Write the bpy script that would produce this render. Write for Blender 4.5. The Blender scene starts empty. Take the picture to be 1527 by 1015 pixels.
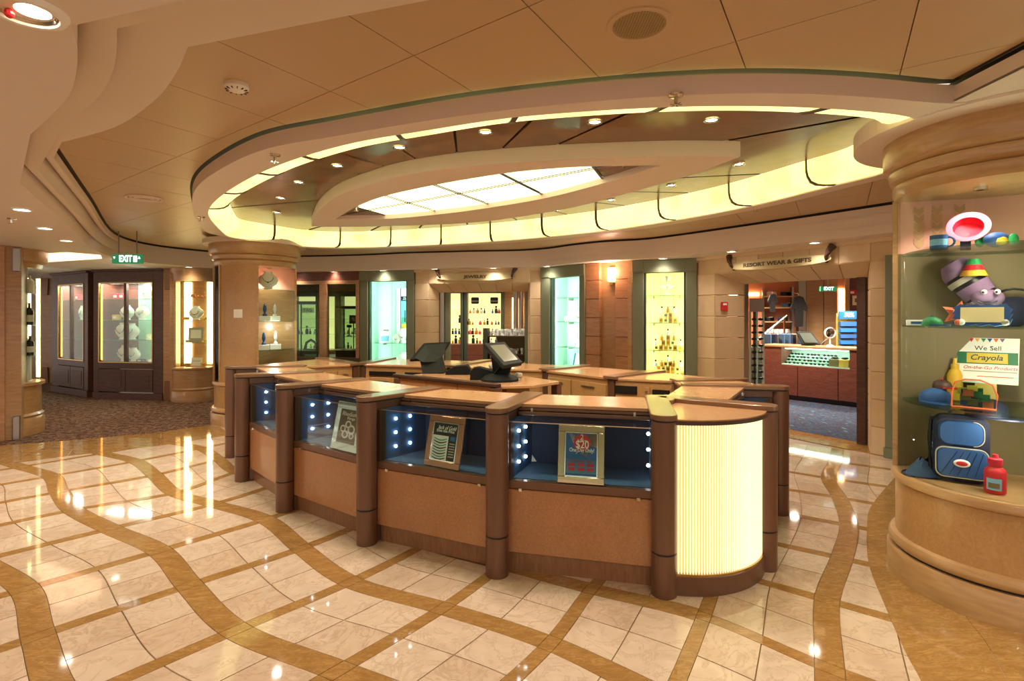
import bpy, bmesh, math, random
from mathutils import Vector, Matrix
from mathutils.geometry import delaunay_2d_cdt, tessellate_polygon
random.seed(7)
PI = math.pi
# ---------------------------------------------------------------- camera
F, CX, HOR, H = 800.0, 763.5, 471.0, 1.68      # focal length in pixels, centre column, horizon row, eye height
SC = bpy.context.scene
COL = SC.collection
cam_d = bpy.data.cameras.new('camera')
cam_d.sensor_width = 36.0
cam_d.lens = 36.0 * F / 1527.0
cam_d.shift_y = (HOR - 507.5) / 1527.0
cam_d.clip_start = 0.05
cam = bpy.data.objects.new('camera', cam_d)
COL.objects.link(cam)
cam.location = (0, 0, H)
cam.rotation_euler = (PI / 2, 0, 0)
SC.camera = cam
# ---------------------------------------------------------------- world, exposure
W = bpy.data.worlds.new('world'); SC.world = W; W.use_nodes = True
W.node_tree.nodes['Background'].inputs[0].default_value = (1.0, 0.84, 0.72, 1)
W.node_tree.nodes['Background'].inputs[1].default_value = 0.75
vs = SC.view_settings
vs.view_transform = 'Standard'; vs.look = 'None'; vs.gamma = 1.0; vs.use_curve_mapping = False
vs.exposure = 0.72
# ---------------------------------------------------------------- ray helpers: pixel of the 1527x1015 frame -> point
def G(x, y, z):
    d = F * (H - z) / (y - HOR)
    return Vector(((x - CX) * d / F, d, z))
def D(x, y, d):
    return Vector(((x - CX) * d / F, d, H - (y - HOR) * d / F))
def G2(x, y, z):
    p = G(x, y, z); return Vector((p.x, p.y))
def hitline(x, A, B):
    """where the view column x crosses the plan line A-B"""
    k = (x - CX) / F
    dx, dy = B[0] - A[0], B[1] - A[1]
    t = (k * A[1] - A[0]) / (dx - k * dy)
    return Vector((A[0] + dx * t, A[1] + dy * t))
# ---------------------------------------------------------------- colour and materials
def lin(c):
    if isinstance(c, str):
        c = c.lstrip('#'); c = [int(c[i:i + 2], 16) / 255 for i in (0, 2, 4)]
    return tuple((v / 12.92 if v <= 0.04045 else ((v + 0.055) / 1.055) ** 2.4) for v in c[:3]) + (1.0,)
MATS = {}
def newmat(name):
    m = bpy.data.materials.new(name); m.use_nodes = True
    MATS[name] = m
    return m, m.node_tree.nodes, m.node_tree.links, m.node_tree.nodes['Principled BSDF']
def setp(b, rough=.5, metal=0., spec=.5, coat=0.):
    b.inputs['Roughness'].default_value = rough
    b.inputs['Metallic'].default_value = metal
    b.inputs['Specular IOR Level'].default_value = spec
    b.inputs['Coat Weight'].default_value = coat
    b.inputs['Coat Roughness'].default_value = .08
def plain(name, c, rough=.5, metal=0., spec=.5, coat=0., vary=.06, scale=6.):
    """a plain surface with a slight procedural mottling"""
    m, N, L, b = newmat(name)
    setp(b, rough, metal, spec, coat)
    tc = N.new('ShaderNodeTexCoord'); nz = N.new('ShaderNodeTexNoise'); nz.inputs['Scale'].default_value = scale
    nz.inputs['Detail'].default_value = 3
    mx = N.new('ShaderNodeMix'); mx.data_type = 'RGBA'
    c = lin(c)
    mx.inputs[6].default_value = tuple(v * (1 - vary) for v in c[:3]) + (1,)
    mx.inputs[7].default_value = tuple(min(1, v * (1 + vary)) for v in c[:3]) + (1,)
    L.new(tc.outputs['Object'], nz.inputs['Vector']); L.new(nz.outputs['Fac'], mx.inputs[0])
    L.new(mx.outputs[2], b.inputs['Base Color'])
    return m
def ramp2(N, L, fac, stops):
    r = N.new('ShaderNodeValToRGB'); e = r.color_ramp.elements
    while len(e) > len(stops): e.remove(e[0])
    while len(e) < len(stops): e.new(.5)
    for k, (p, c) in enumerate(stops):
        e[k].position = p; e[k].color = lin(c)
    L.new(fac, r.inputs[0]); return r
def wood(name, c0, c1, scale=(1, 1, 12), rough=.35, coat=.25, dist=2., detail=5.):
    m, N, L, b = newmat(name)
    setp(b, rough, 0, .5, coat)
    tc = N.new('ShaderNodeTexCoord'); mp = N.new('ShaderNodeMapping'); mp.inputs['Scale'].default_value = scale
    nz = N.new('ShaderNodeTexNoise'); nz.inputs['Scale'].default_value = 4; nz.inputs['Detail'].default_value = detail
    nz.inputs['Distortion'].default_value = dist
    L.new(tc.outputs['Object'], mp.inputs['Vector']); L.new(mp.outputs[0], nz.inputs['Vector'])
    r = ramp2(N, L, nz.outputs['Fac'], [(.3, c0), (.7, c1)])
    L.new(r.outputs[0], b.inputs['Base Color'])
    return m
def burl(name, c0, c1, rough=.32, scale=26., coat=.3):
    m, N, L, b = newmat(name)
    setp(b, rough, 0, .5, coat)
    tc = N.new('ShaderNodeTexCoord'); mp = N.new('ShaderNodeMapping'); mp.inputs['Scale'].default_value = (1, 1, .75)
    mp.inputs['Rotation'].default_value = (.3, .9, .2)
    nz = N.new('ShaderNodeTexNoise'); nz.inputs['Scale'].default_value = scale; nz.inputs['Detail'].default_value = 6
    nz.inputs['Distortion'].default_value = 3.5
    n2 = N.new('ShaderNodeTexNoise'); n2.inputs['Scale'].default_value = 2.2
    L.new(tc.outputs['Object'], mp.inputs['Vector']); L.new(mp.outputs[0], nz.inputs['Vector']); L.new(tc.outputs['Object'], n2.inputs['Vector'])
    ad = N.new('ShaderNodeMath'); ad.operation = 'MULTIPLY_ADD'; ad.inputs[1].default_value = .45
    L.new(n2.outputs['Fac'], ad.inputs[0])
    sc = N.new('ShaderNodeMath'); sc.operation = 'MULTIPLY'; sc.inputs[1].default_value = .6
    L.new(nz.outputs['Fac'], sc.inputs[0]); L.new(sc.outputs[0], ad.inputs[2])
    r = ramp2(N, L, ad.outputs[0], [(.32, c0), (.68, c1)])
    L.new(r.outputs[0], b.inputs['Base Color'])
    return m
def marble(name, c0, c1, vein, rough=.07, vs=3.5, veinpos=.5, streak=(1, 1, 1), veinw=.035):
    m, N, L, b = newmat(name)
    setp(b, rough, 0, .5, 0)
    tc = N.new('ShaderNodeTexCoord'); mp = N.new('ShaderNodeMapping'); mp.inputs['Scale'].default_value = streak
    mp.inputs['Rotation'].default_value = (0, 0, -.72)
    L.new(tc.outputs['Object'], mp.inputs['Vector'])
    n1 = N.new('ShaderNodeTexNoise'); n1.inputs['Scale'].default_value = 5; n1.inputs['Detail'].default_value = 6; n1.inputs['Distortion'].default_value = 1.5
    L.new(mp.outputs[0], n1.inputs['Vector'])
    n2 = N.new('ShaderNodeTexNoise'); n2.inputs['Scale'].default_value = vs; n2.inputs['Detail'].default_value = 9; n2.inputs['Distortion'].default_value = 2.2
    n2.inputs['Roughness'].default_value = .62
    L.new(mp.outputs[0], n2.inputs['Vector'])
    r1 = ramp2(N, L, n1.outputs['Fac'], [(.3, c0), (.7, c1)])
    r2 = ramp2(N, L, n2.outputs['Fac'], [(veinpos - veinw, '#000000'), (veinpos, '#ffffff'), (veinpos + veinw, '#000000')])
    mt = N.new('ShaderNodeMath'); mt.operation = 'MULTIPLY'; mt.use_clamp = True
    L.new(r2.outputs[0], mt.inputs[0]); L.new(n1.outputs['Fac'], mt.inputs[1])
    mk = N.new('ShaderNodeMath'); mk.operation = 'MULTIPLY'; mk.inputs[1].default_value = .75; L.new(mt.outputs[0], mk.inputs[0])
    mx = N.new('ShaderNodeMix'); mx.data_type = 'RGBA'
    L.new(mk.outputs[0], mx.inputs[0]); L.new(r1.outputs[0], mx.inputs[6]); mx.inputs[7].default_value = lin(vein)
    L.new(mx.outputs[2], b.inputs['Base Color'])
    return m
def carpet(name, cols, scale=60., stretch=(1, 1, 1)):
    m, N, L, b = newmat(name)
    setp(b, .95, 0, .1)
    tc = N.new('ShaderNodeTexCoord'); mp = N.new('ShaderNodeMapping'); mp.inputs['Scale'].default_value = stretch
    L.new(tc.outputs['Object'], mp.inputs['Vector'])
    nz = N.new('ShaderNodeTexNoise'); nz.inputs['Scale'].default_value = scale; nz.inputs['Detail'].default_value = 4
    L.new(mp.outputs[0], nz.inputs['Vector'])
    n = len(cols)
    r = ramp2(N, L, nz.outputs['Fac'], [(.3 + .4 * k / (n - 1), c) for k, c in enumerate(cols)])
    L.new(r.outputs[0], b.inputs['Base Color'])
    bp = N.new('ShaderNodeBump'); bp.inputs['Strength'].default_value = .5; bp.inputs['Distance'].default_value = .01
    L.new(nz.outputs['Fac'], bp.inputs['Height']); L.new(bp.outputs[0], b.inputs['Normal'])
    return m
def glow(name, c, strength, mottle=None):
    m, N, L, b = newmat(name)
    setp(b, .4)
    b.inputs['Base Color'].default_value = lin(c)
    b.inputs['Emission Color'].default_value = lin(c)
    b.inputs['Emission Strength'].default_value = strength
    if mottle:
        tc = N.new('ShaderNodeTexCoord'); nz = N.new('ShaderNodeTexNoise'); nz.inputs['Scale'].default_value = 3; nz.inputs['Detail'].default_value = 6
        L.new(tc.outputs['Object'], nz.inputs['Vector'])
        r = ramp2(N, L, nz.outputs['Fac'], [(.3, mottle), (.6, c)])
        L.new(r.outputs[0], b.inputs['Emission Color'])
    return m
def glass(name, tint='#e8f4ee', refl=.5, rough=.0):
    """thin pane: clear with a Fresnel reflection"""
    m, N, L, b = newmat(name)
    N.remove(b)
    out = [n for n in N if n.type == 'OUTPUT_MATERIAL'][0]
    tr = N.new('ShaderNodeBsdfTransparent'); tr.inputs[0].default_value = lin(tint)
    gl = N.new('ShaderNodeBsdfGlossy'); gl.inputs['Roughness'].default_value = rough
    fr = N.new('ShaderNodeFresnel'); fr.inputs[0].default_value = 1.45
    mu = N.new('ShaderNodeMath'); mu.operation = 'MULTIPLY'; mu.inputs[1].default_value = refl
    mx = N.new('ShaderNodeMixShader')
    L.new(fr.outputs[0], mu.inputs[0]); L.new(mu.outputs[0], mx.inputs[0])
    L.new(tr.outputs[0], mx.inputs[1]); L.new(gl.outputs[0], mx.inputs[2]); L.new(mx.outputs[0], out.inputs[0])
    return m
# ---------------------------------------------------------------- mesh helpers
class MB:
    """collects faces for one mesh object (world coordinates)"""
    def __init__(s): s.v = []; s.f = []; s.sm = False
    def hexa(s, p):           # p: 4 bottom corners, 4 top corners
        n = len(s.v); s.v += [tuple(q) for q in p]
        s.f += [(n + 3, n + 2, n + 1, n), (n + 4, n + 5, n + 6, n + 7)] + [(n + k, n + (k + 1) % 4, n + 4 + (k + 1) % 4, n + 4 + k) for k in range(4)]
        return s
    def box(s, c, d, rz=0., rx=0.):
        M = Matrix.Translation(Vector(c)) @ Matrix.Rotation(rz, 4, 'Z') @ Matrix.Rotation(rx, 4, 'X')
        x, y, z = d[0] / 2, d[1] / 2, d[2] / 2
        return s.hexa([M @ Vector(q) for q in ((-x, -y, -z), (x, -y, -z), (x, y, -z), (-x, y, -z), (-x, -y, z), (x, -y, z), (x, y, z), (-x, y, z))])
    def prism(s, poly, z0, z1):
        n = len(s.v); k = len(poly)
        s.v += [(p[0], p[1], z0) for p in poly] + [(p[0], p[1], z1) for p in poly]
        s.f += [tuple(n + j for j in reversed(range(k))), tuple(n + k + j for j in range(k))]
        s.f += [(n + j, n + (j + 1) % k, n + k + (j + 1) % k, n + k + j) for j in range(k)]
        return s
    def grid(s, rows, closed=False, loop=False):   # rows of points, quads between; closed joins the ends of each row
        n = len(s.v); k = len(rows[0])
        for r in rows: s.v += [tuple(p) for p in r]
        R = len(rows)
        for a in range(R if loop else R - 1):
            b = (a + 1) % R
            for j in range(k if closed else k - 1):
                j2 = (j + 1) % k
                s.f.append((n + a * k + j, n + a * k + j2, n + b * k + j2, n + b * k + j))
        return s
    def lathe(s, prof, c=(0, 0), a0=0., a1=2 * PI, n=24, capz=True):
        full = abs(a1 - a0 - 2 * PI) < 1e-6
        A = [a0 + (a1 - a0) * k / n for k in range(n if full else n + 1)]
        s.grid([[(c[0] + r * math.cos(a), c[1] + r * math.sin(a), z) for a in A] for r, z in prof], closed=full)
        if capz and full:
            m = len(A); N0 = len(s.v) - m * len(prof)
            if prof[0][0] > 1e-5: s.f.append(tuple(N0 + j for j in reversed(range(m))))
            if prof[-1][0] > 1e-5: s.f.append(tuple(len(s.v) - m + j for j in range(m)))
        return s
    def tube(s, path, r, n=8, cap=True):
        P = [Vector(p) for p in path]; rows = []
        rr = r if isinstance(r, (list, tuple)) else [r] * len(P)
        up = Vector((0, 0, 1))
        for k, p in enumerate(P):
            t = (P[min(k + 1, len(P) - 1)] - P[max(k - 1, 0)]).normalized()
            a = t.cross(up)
            if a.length < .05: a = t.cross(Vector((1, 0, 0)))
            a.normalize(); b = a.cross(t)
            rows.append([p + (a * math.cos(2 * PI * j / n) + b * math.sin(2 * PI * j / n)) * rr[k] for j in range(n)])
        N0 = len(s.v); s.grid(rows, closed=True)
        if cap: s.f += [tuple(N0 + j for j in range(n)), tuple(len(s.v) - n + j for j in reversed(range(n)))]
        return s
    def ball(s, c, r, n=10, m=7, sc=(1, 1, 1)):
        rows = []
        for a in range(m + 1):
            t = -PI / 2 + PI * a / m
            rr = max(math.cos(t), .02)
            rows.append([(c[0] + r * sc[0] * rr * math.cos(2 * PI * j / n), c[1] + r * sc[1] * rr * math.sin(2 * PI * j / n), c[2] + r * sc[2] * math.sin(t)) for j in range(n)])
        N0 = len(s.v); s.grid(rows, closed=True)
        s.f += [tuple(N0 + j for j in reversed(range(n))), tuple(len(s.v) - n + j for j in range(n))]
        return s
    def face(s, pts):
        n = len(s.v); s.v += [tuple(p) for p in pts]; s.f.append(tuple(range(n, n + len(pts)))); return s
    def xf(s, M, start=0):
        s.v = s.v[:start] + [tuple(M @ Vector(p)) for p in s.v[start:]]; return s
def wloc(o):
    v = Vector((0, 0, 0))
    while o: v = v + o.location; o = o.parent
    return v
def finish(o, m, smooth=False, bevel=0., seg=1):
    if m is not None: o.data.materials.append(MATS[m] if isinstance(m, str) else m)
    if smooth:
        o.data.polygons.foreach_set('use_smooth', [True] * len(o.data.polygons))
        md = o.modifiers.new('split', 'EDGE_SPLIT'); md.split_angle = math.radians(38)
    if bevel:
        md = o.modifiers.new('bevel', 'BEVEL'); md.width = bevel; md.segments = seg; md.limit_method = 'ANGLE'; md.angle_limit = math.radians(40)
def obj(name, mb, m, parent=None, smooth=False, bevel=0., seg=1, kind=None):
    """ONE mesh object from an MB in world coordinates, parented without moving"""
    off = wloc(parent)
    me = bpy.data.meshes.new(name)
    me.from_pydata([(x - off.x, y - off.y, z - off.z) for x, y, z in mb.v], [], mb.f)
    bm = bmesh.new(); bm.from_mesh(me); bmesh.ops.recalc_face_normals(bm, faces=bm.faces); bm.to_mesh(me); bm.free()
    o = bpy.data.objects.new(name, me); COL.objects.link(o); o.parent = parent
    finish(o, m, smooth, bevel, seg)
    if kind: o['kind'] = kind
    return o
def tag(o, label, cat, group=None):
    o['label'] = label; o['category'] = cat
    if group: o['group'] = group
    return o
def thing(name, label, cat, loc=(0, 0, 0), group=None):
    o = bpy.data.objects.new(name, None); COL.objects.link(o); o.location = loc; o.empty_display_size = .1
    return tag(o, label, cat, group)
def struct(name, mb, m, parent=None, **k):
    return obj(name, mb, m, parent, kind='structure', **k)
def sempty(name, loc=(0, 0, 0), parent=None):
    o = bpy.data.objects.new(name, None); COL.objects.link(o); o.location = loc; o.parent = parent; o['kind'] = 'structure'
    return o
def dup(root, loc, rz=0., label=None, group=None, scale=None):
    """a copy of a thing with its parts and sub-parts"""
    def cp(o, par):
        c = o.copy(); COL.objects.link(c); c.parent = par
        for ch in list(o.children): cp(ch, c)
        return c
    r = cp(root, None); r.location = loc; r.rotation_euler = (0, 0, rz)
    if label: r['label'] = label
    if group: r['group'] = group
    if scale: r.scale = scale if hasattr(scale, '__len__') else (scale,) * 3
    return r
def text(name, body, size, m, parent, M, extrude=.001, ax='CENTER', bold=.0, shear=0., width=None):
    """flat lettering as mesh; M places the XY text plane in the world"""
    cu = bpy.data.curves.new(name, 'FONT'); cu.body = body; cu.size = size; cu.align_x = ax; cu.align_y = 'CENTER'
    cu.extrude = extrude; cu.offset = bold; cu.shear = shear; cu.resolution_u = 3
    t = bpy.data.objects.new('tmp_text', cu); COL.objects.link(t)
    dg = bpy.context.evaluated_depsgraph_get(); dg.update()
    me = bpy.data.meshes.new_from_object(t.evaluated_get(dg))
    bpy.data.objects.remove(t); bpy.data.curves.remove(cu)
    if width:
        xs = [v.co.x for v in me.vertices]; w = max(xs) - min(xs)
        if w > 0:
            for v in me.vertices: v.co.x *= width / w
    me.transform(M); me.transform(Matrix.Translation(-wloc(parent)))
    me.materials.clear(); me.materials.append(MATS[m])
    o = bpy.data.objects.new(name, me); COL.objects.link(o); o.parent = parent
    return o
def basis(o, xdir, ydir):
    """matrix whose X is xdir and Y is ydir, at o"""
    x = Vector(xdir).normalized(); y = Vector(ydir).normalized(); z = x.cross(y).normalized()
    return Matrix(((x.x, y.x, z.x, o[0]), (x.y, y.y, z.y, o[1]), (x.z, y.z, z.z, o[2]), (0, 0, 0, 1)))
class Fr:
    """a wall frame: s along A->B, d out of the wall toward the room (camera side), z up"""
    def __init__(s, A, B):
        s.A = Vector((A[0], A[1])); s.B = Vector((B[0], B[1])); e = s.B - s.A; s.L = e.length; s.t = e / s.L
        n = Vector((s.t.y, -s.t.x))
        if n.dot(-(s.A + s.B) / 2) < 0: n = -n
        s.n = n
    def P(s, a, d, z):
        q = s.A + s.t * a + s.n * d; return Vector((q.x, q.y, z))
    def s_at(s, x, d=0.):
        h = hitline(x, s.A + s.n * d, s.B + s.n * d); return (h - s.A - s.n * d).dot(s.t)
    def box(s, mb, a0, a1, d0, d1, z0, z1):
        return mb.hexa([s.P(a0, d0, z0), s.P(a1, d0, z0), s.P(a1, d1, z0), s.P(a0, d1, z0), s.P(a0, d0, z1), s.P(a1, d0, z1), s.P(a1, d1, z1), s.P(a0, d1, z1)])
    def M(s, a, d, z):
        """text plane facing the room"""
        x = s.t if s.t.x * 1.0 >= 0 else -s.t
        return basis(s.P(a, d, z), (x.x, x.y, 0), (0, 0, 1))
def catmull(P, n=8, closed=False):
    P = [Vector(p) for p in P]; out = []; k = len(P)
    for i in range(k if closed else k - 1):
        g = (lambda j: P[j % k]) if closed else (lambda j: P[max(0, min(k - 1, j))])
        a, b, c, d = g(i - 1), g(i), g(i + 1), g(i + 2)
        for q in range(n):
            t = q / n
            out.append(.5 * ((2 * b) + (c - a) * t + (2 * a - 5 * b + 4 * c - d) * t * t + (3 * b - a - 3 * c + d) * t ** 3))
    if not closed: out.append(P[-1])
    return out
def inside(p, poly):
    r = False; j = len(poly) - 1
    for i in range(len(poly)):
        a, b = poly[i], poly[j]
        if (a[1] > p[1]) != (b[1] > p[1]) and p[0] < (b[0] - a[0]) * (p[1] - a[1]) / (b[1] - a[1]) + a[0]: r = not r
        j = i
    return r
# ---------------------------------------------------------------- the palette
marble('marble_cream', '#c8b296', '#d8c4a8', '#a58a66', rough=.05)
marble('marble_cream_deep', '#c2a98c', '#d0b99c', '#9c7e5a', rough=.05, vs=4.3)
marble('marble_gold', '#98703a', '#b38c52', '#6f4c22', rough=.06, vs=7, streak=(1, 3, 1), veinw=.08)
plain('grout', '#8a6c45', .6)
carpet('carpet_brown', ['#2e1c18', '#6d5040', '#40281f', '#8c7058', '#543a38', '#a08468'], 13)
carpet('carpet_blue', ['#182030', '#3c5a74', '#4f3d48', '#2c4658', '#6f7a80'], 16, (1, .3, 1))
plain('white_paint', '#e2d2c2', .6, vary=.02)
plain('ceiling_tan', '#c6a880', .42, spec=.45, vary=.03, scale=1.5)
plain('seam', '#5a452b', .7)
plain('ceiling_gap', '#1d1a17', .7)
wood('wood_ceiling', '#6f4a30', '#8a6240', (1, 1, 1), .3, .3, 1.0, 3)
burl('burl', '#9a663c', '#b68356')
burl('burl_light', '#a87c48', '#bd9560', scale=18)
wood('wood_top', '#b98a5c', '#c39668', (2, 1, 1), .25, .4, .8, 3)
wood('wood_honey', '#aa8352', '#bc9866', (1, 1, 6), .34, .3, 1.2)
wood('wood_honey_dark', '#9c7549', '#b08a5e', (1, 1, 6), .36, .3, 1.2)
wood('wood_pilaster', '#a4744e', '#b98a60', (1, 1, 5), .36, .3, 1.)
wood('wood_dark', '#3f241a', '#57382c', (1, 1, 8), .5, .08)
wood('wood_kick', '#7d5434', '#946a48', (8, 8, 1), .35, .2)
wood('wood_red', '#5b2e1f', '#774233', (1, 1, 6), .4, .2)
plain('bronze', '#71503c', .34, .35, .5, .2, .03)
plain('bronze_cap', '#7e5c3e', .28, .2, .5, .4, .05)
plain('bronze_dark', '#4d3527', .4, .3)
plain('groove', '#15100e', .5)
plain('chrome', '#d8d4cc', .14, 1.)
plain('brass', '#b89a62', .25, 1.)
plain('steel', '#a8a49c', .3, 1.)
plain('copper_frame', '#b07a58', .25, .75)
plain('gold_frame', '#b9a27c', .22, .8)
plain('velvet', '#1d4a78', .75, 0, .3, 0, .12, 9)
plain('velvet_floor', '#34506e', .75, 0, .3, 0, .1, 9)
plain('velvet_dark', '#123250', .7, 0, .3)
plain('green_frame', '#7b8066', .45, vary=.04)
plain('green_dark', '#3d463a', .45)
plain('teal_panel', '#b9d8c6', .6)
plain('cream_panel', '#efe3ae', .6)
plain('cream_sign', '#c9b98c', .5)
plain('sandstone', '#d0b48c', .7, vary=.08, scale=10)
plain('sandstone_pale', '#dabf9a', .7, vary=.06, scale=10)
plain('black', '#121212', .4)
plain('black_plastic', '#121512', .6, spec=.2, vary=.04)
plain('olive_plastic', '#23271f', .6, spec=.2, vary=.04)
plain('screen_grey', '#6e6c52', .25)
plain('white', '#f2eee6', .5, vary=.02)
plain('bust_white', '#f4efe2', .45, vary=.03)
plain('paper_white', '#efece2', .7, vary=.02)
plain('red', '#c8202a', .4)
plain('red_cap', '#d01f3a', .6)
plain('pink', '#e04f6a', .6)
plain('navy', '#141c38', .7)
plain('blue', '#20508c', .6)
plain('blue_print', '#1f64a8', .5)
plain('sky_print', '#7db8d8', .5)
plain('green', '#1f8a4c', .5)
plain('green_print', '#1c6b40', .5)
plain('yellow', '#e0b030', .5)
plain('yellow_print', '#d8b83a', .5)
plain('orange', '#e06a3c', .6)
plain('purple_plush', '#8a6f90', .9, vary=.12, scale=40)
plain('grey_plush', '#b0aa98', .9)
plain('amber', '#c98a2a', .25, vary=.1)
plain('gold_box', '#d8b052', .35, vary=.1)
plain('cream_box', '#f2e2a8', .5)
plain('denim', '#35506c', .8, vary=.2, scale=20)
plain('letter_brown', '#5a4a32', .5)
plain('salmon_wall', '#c8815e', .6)
plain('grille_tan', '#a48c60', .6)
plain('grille_dot', '#7a6642', .6)
plain('khaki', '#7c6c48', .6)
plain('pink_art', '#e6ad96', .6, vary=.12, scale=4)
plain('leaf_art', '#c9a070', .6)
glass('glass_clear', '#f0f8f4', .3)
glass('glass_shelf', '#e8f6f0', .6)
glass('glass_tint', '#d4e6da', .8)
plain('glass_edge', '#5fae90', .15)
plain('crystal', '#e8eef0', .08, .0, .9)
plain('bottle_dark', '#20281c', .12)
glow('onyx', '#f9f2a4', .95, '#e8da78')
glow('light_panel', '#fdf7c0', 1.3)
glow('lamp', '#fff4e0', 12)
glow('lamp_soft', '#ffe9c8', 9)
glow('bulb', '#f2f6ff', 14)
glow('strip_warm', '#ffdf9a', 9)
glow('strip_white', '#f4fff2', 8)
glow('strip_amber', '#ff9a48', 4)
glow('case_light', '#ffe79a', 3.5)
glow('teal_light', '#d8fff0', 4.5)
glow('flute_glow', '#fff8cc', .5)
glow('flute_back', '#d8c060', .09)
glow('exit_green', '#1f7a4e', .5)
glow('exit_white', '#ffffff', 2.2)
glow('cove_pink', '#ffc8a0', 1.6)
glow('sconce_glow', '#ff9a70', 5)
glow('sconce_white', '#ffe0cc', 8)
# ================================================================ shared levels
ZS, ZT, ZR, ZW, ZL = 2.62, 2.93, 2.81, 3.05, 2.93    # soffit, tan ceiling, rim underside, timber ceiling, inner lens underside
COLR = Vector((3.06, 3.32)); COLL = Vector((-4.16, 8.72))
# ================================================================ lamps
def light_data(name, kind, energy, color, **k):
    d = bpy.data.lights.new(name, kind); d.energy = energy; d.color = color
    for a, b in k.items(): setattr(d, a, b)
    return d
def light_obj(name, data, loc, rot=(0, 0, 0), parent=None):
    o = bpy.data.objects.new(name, data); COL.objects.link(o); o.parent = parent
    o.location = Vector(loc) - wloc(parent); o.rotation_euler = rot
    return o
WARM = (1.0, .87, .755)
def make_downlight(name, r, data, m):
    t = thing(name, 'x', 'downlight')
    obj('bezel', MB().lathe([(r * .72, -.004), (r * .8, -.012), (r, -.01), (r * 1.04, 0)], n=20, capz=False), m, t, smooth=True)
    obj('lens', MB().lathe([(0.001, -.002), (r * .74, -.002)], n=20, capz=False), 'lamp', t)
    light_obj('lamp_light', data, (0, 0, -.03), parent=t)
    return t
DL_RING = light_data('ring_spot', 'SPOT', 48, WARM, spot_size=2.2, spot_blend=.8, shadow_soft_size=.05)
DL_SOFF = light_data('soffit_spot', 'SPOT', 95, WARM, spot_size=2.4, spot_blend=.9, shadow_soft_size=.06)
DL_BACK = light_data('wall_spot', 'SPOT', 17, WARM, spot_size=2.4, spot_blend=.9, shadow_soft_size=.06)
proto_ring = make_downlight('downlight', .055, DL_RING, 'chrome')
proto_soff = make_downlight('recessed_downlight', .075, DL_SOFF, 'white'); proto_back = make_downlight('wall_downlight', .075, DL_BACK, 'white')
_used = {}
def place(proto, loc, rz=0., label=None, group=None, scale=None):
    """the first call moves the prototype itself, later calls copy it"""
    if proto.name not in _used:
        _used[proto.name] = 1
        proto.location = loc; proto.rotation_euler = (0, 0, rz)
        if label: proto['label'] = label
        if group: proto['group'] = group
        if scale: proto.scale = scale if hasattr(scale, '__len__') else (scale,) * 3
        return proto
    return dup(proto, loc, rz, label, group, scale)
# ================================================================ floor
floor = struct('floor', MB().prism([(-16, -6), (16, -6), (16, 20), (-16, 20)], -.3, -.006), 'grout')
import numpy as np
KN = {(2, 1): (75.6, 709.6), (3, 1): (88, 733), (4, 1): (110, 759.5), (5, 1): (163.5, 788), (6, 1): (237, 821), (7, 1): (282, 872), (8, 1): (351.6, 939),
      (3, 2): (231, 708), (4, 2): (261.6, 735), (5, 2): (319, 751), (6, 2): (396.5, 774), (7, 2): (450, 817), (8, 2): (523, 867), (9, 2): (661, 906), (10, 2): (821, 959),
      (6, 0): (37, 878), (7, 0): (57, 947.5), (4, 3): (352, 703),
      (10, 3): (881, 878), (11, 3): (1050.6, 917.5), (12, 3): (1237, 997), (12, 4): (1232, 894), (12, 5): (1255.6, 832), (12, 6): (1267, 783.4), (12, 7): (1252, 741.4), (12, 8): (1234, 712.6), (12, 9): (1246, 688)}
NI, NJ, J0 = 17, 14, -3
def wv(i, j):
    m = max(0., min(1., (12 - i) / 2.))
    return np.array((.5, .85)) * (.10 * math.cos(PI * (i - 6) / 2) * m)
rows, rhs = [], []
ix = lambda i, j: i * NJ + (j - J0)
for i in range(NI):
    for j in range(J0, J0 + NJ):
        if 0 < i < NI - 1: rows.append({ix(i - 1, j): 1, ix(i, j): -2, ix(i + 1, j): 1}); rhs.append((0, 0))
        if J0 < j < J0 + NJ - 1: rows.append({ix(i, j - 1): 1, ix(i, j): -2, ix(i, j + 1): 1}); rhs.append((0, 0))
        if i < NI - 1 and j < J0 + NJ - 1: rows.append({ix(i, j): .7, ix(i + 1, j + 1): .7, ix(i + 1, j): -.7, ix(i, j + 1): -.7}); rhs.append((0, 0))
for (i, j), p in KN.items():
    q = G2(*p, 0); w = wv(i, j); rows.append({ix(i, j): 12}); rhs.append((12 * (q.x - w[0]), 12 * (q.y - w[1])))
A_ = np.zeros((len(rows), NI * NJ)); B_ = np.array(rhs, float)
for k, r in enumerate(rows):
    for c, v in r.items(): A_[k, c] = v
SOL = np.linalg.lstsq(A_, B_, rcond=None)[0]
def node(i, j):
    i = max(0, min(NI - 1, i)); j = max(J0, min(J0 + NJ - 1, j))
    return SOL[ix(i, j)] + wv(i, j)
def cr(a, b, c, d, t): return .5 * (2 * b + (c - a) * t + (2 * a - 5 * b + 4 * c - d) * t * t + (3 * b - a - 3 * c + d) * t ** 3)
def fpos(u, v):
    i, j = int(math.floor(u)), int(math.floor(v)); fu, fv = u - i, v - j
    q = [cr(*[node(i + a, j + b) for a in (-1, 0, 1, 2)], fu) for b in (-1, 0, 1, 2)]
    return Vector(cr(*q, fv))
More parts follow.
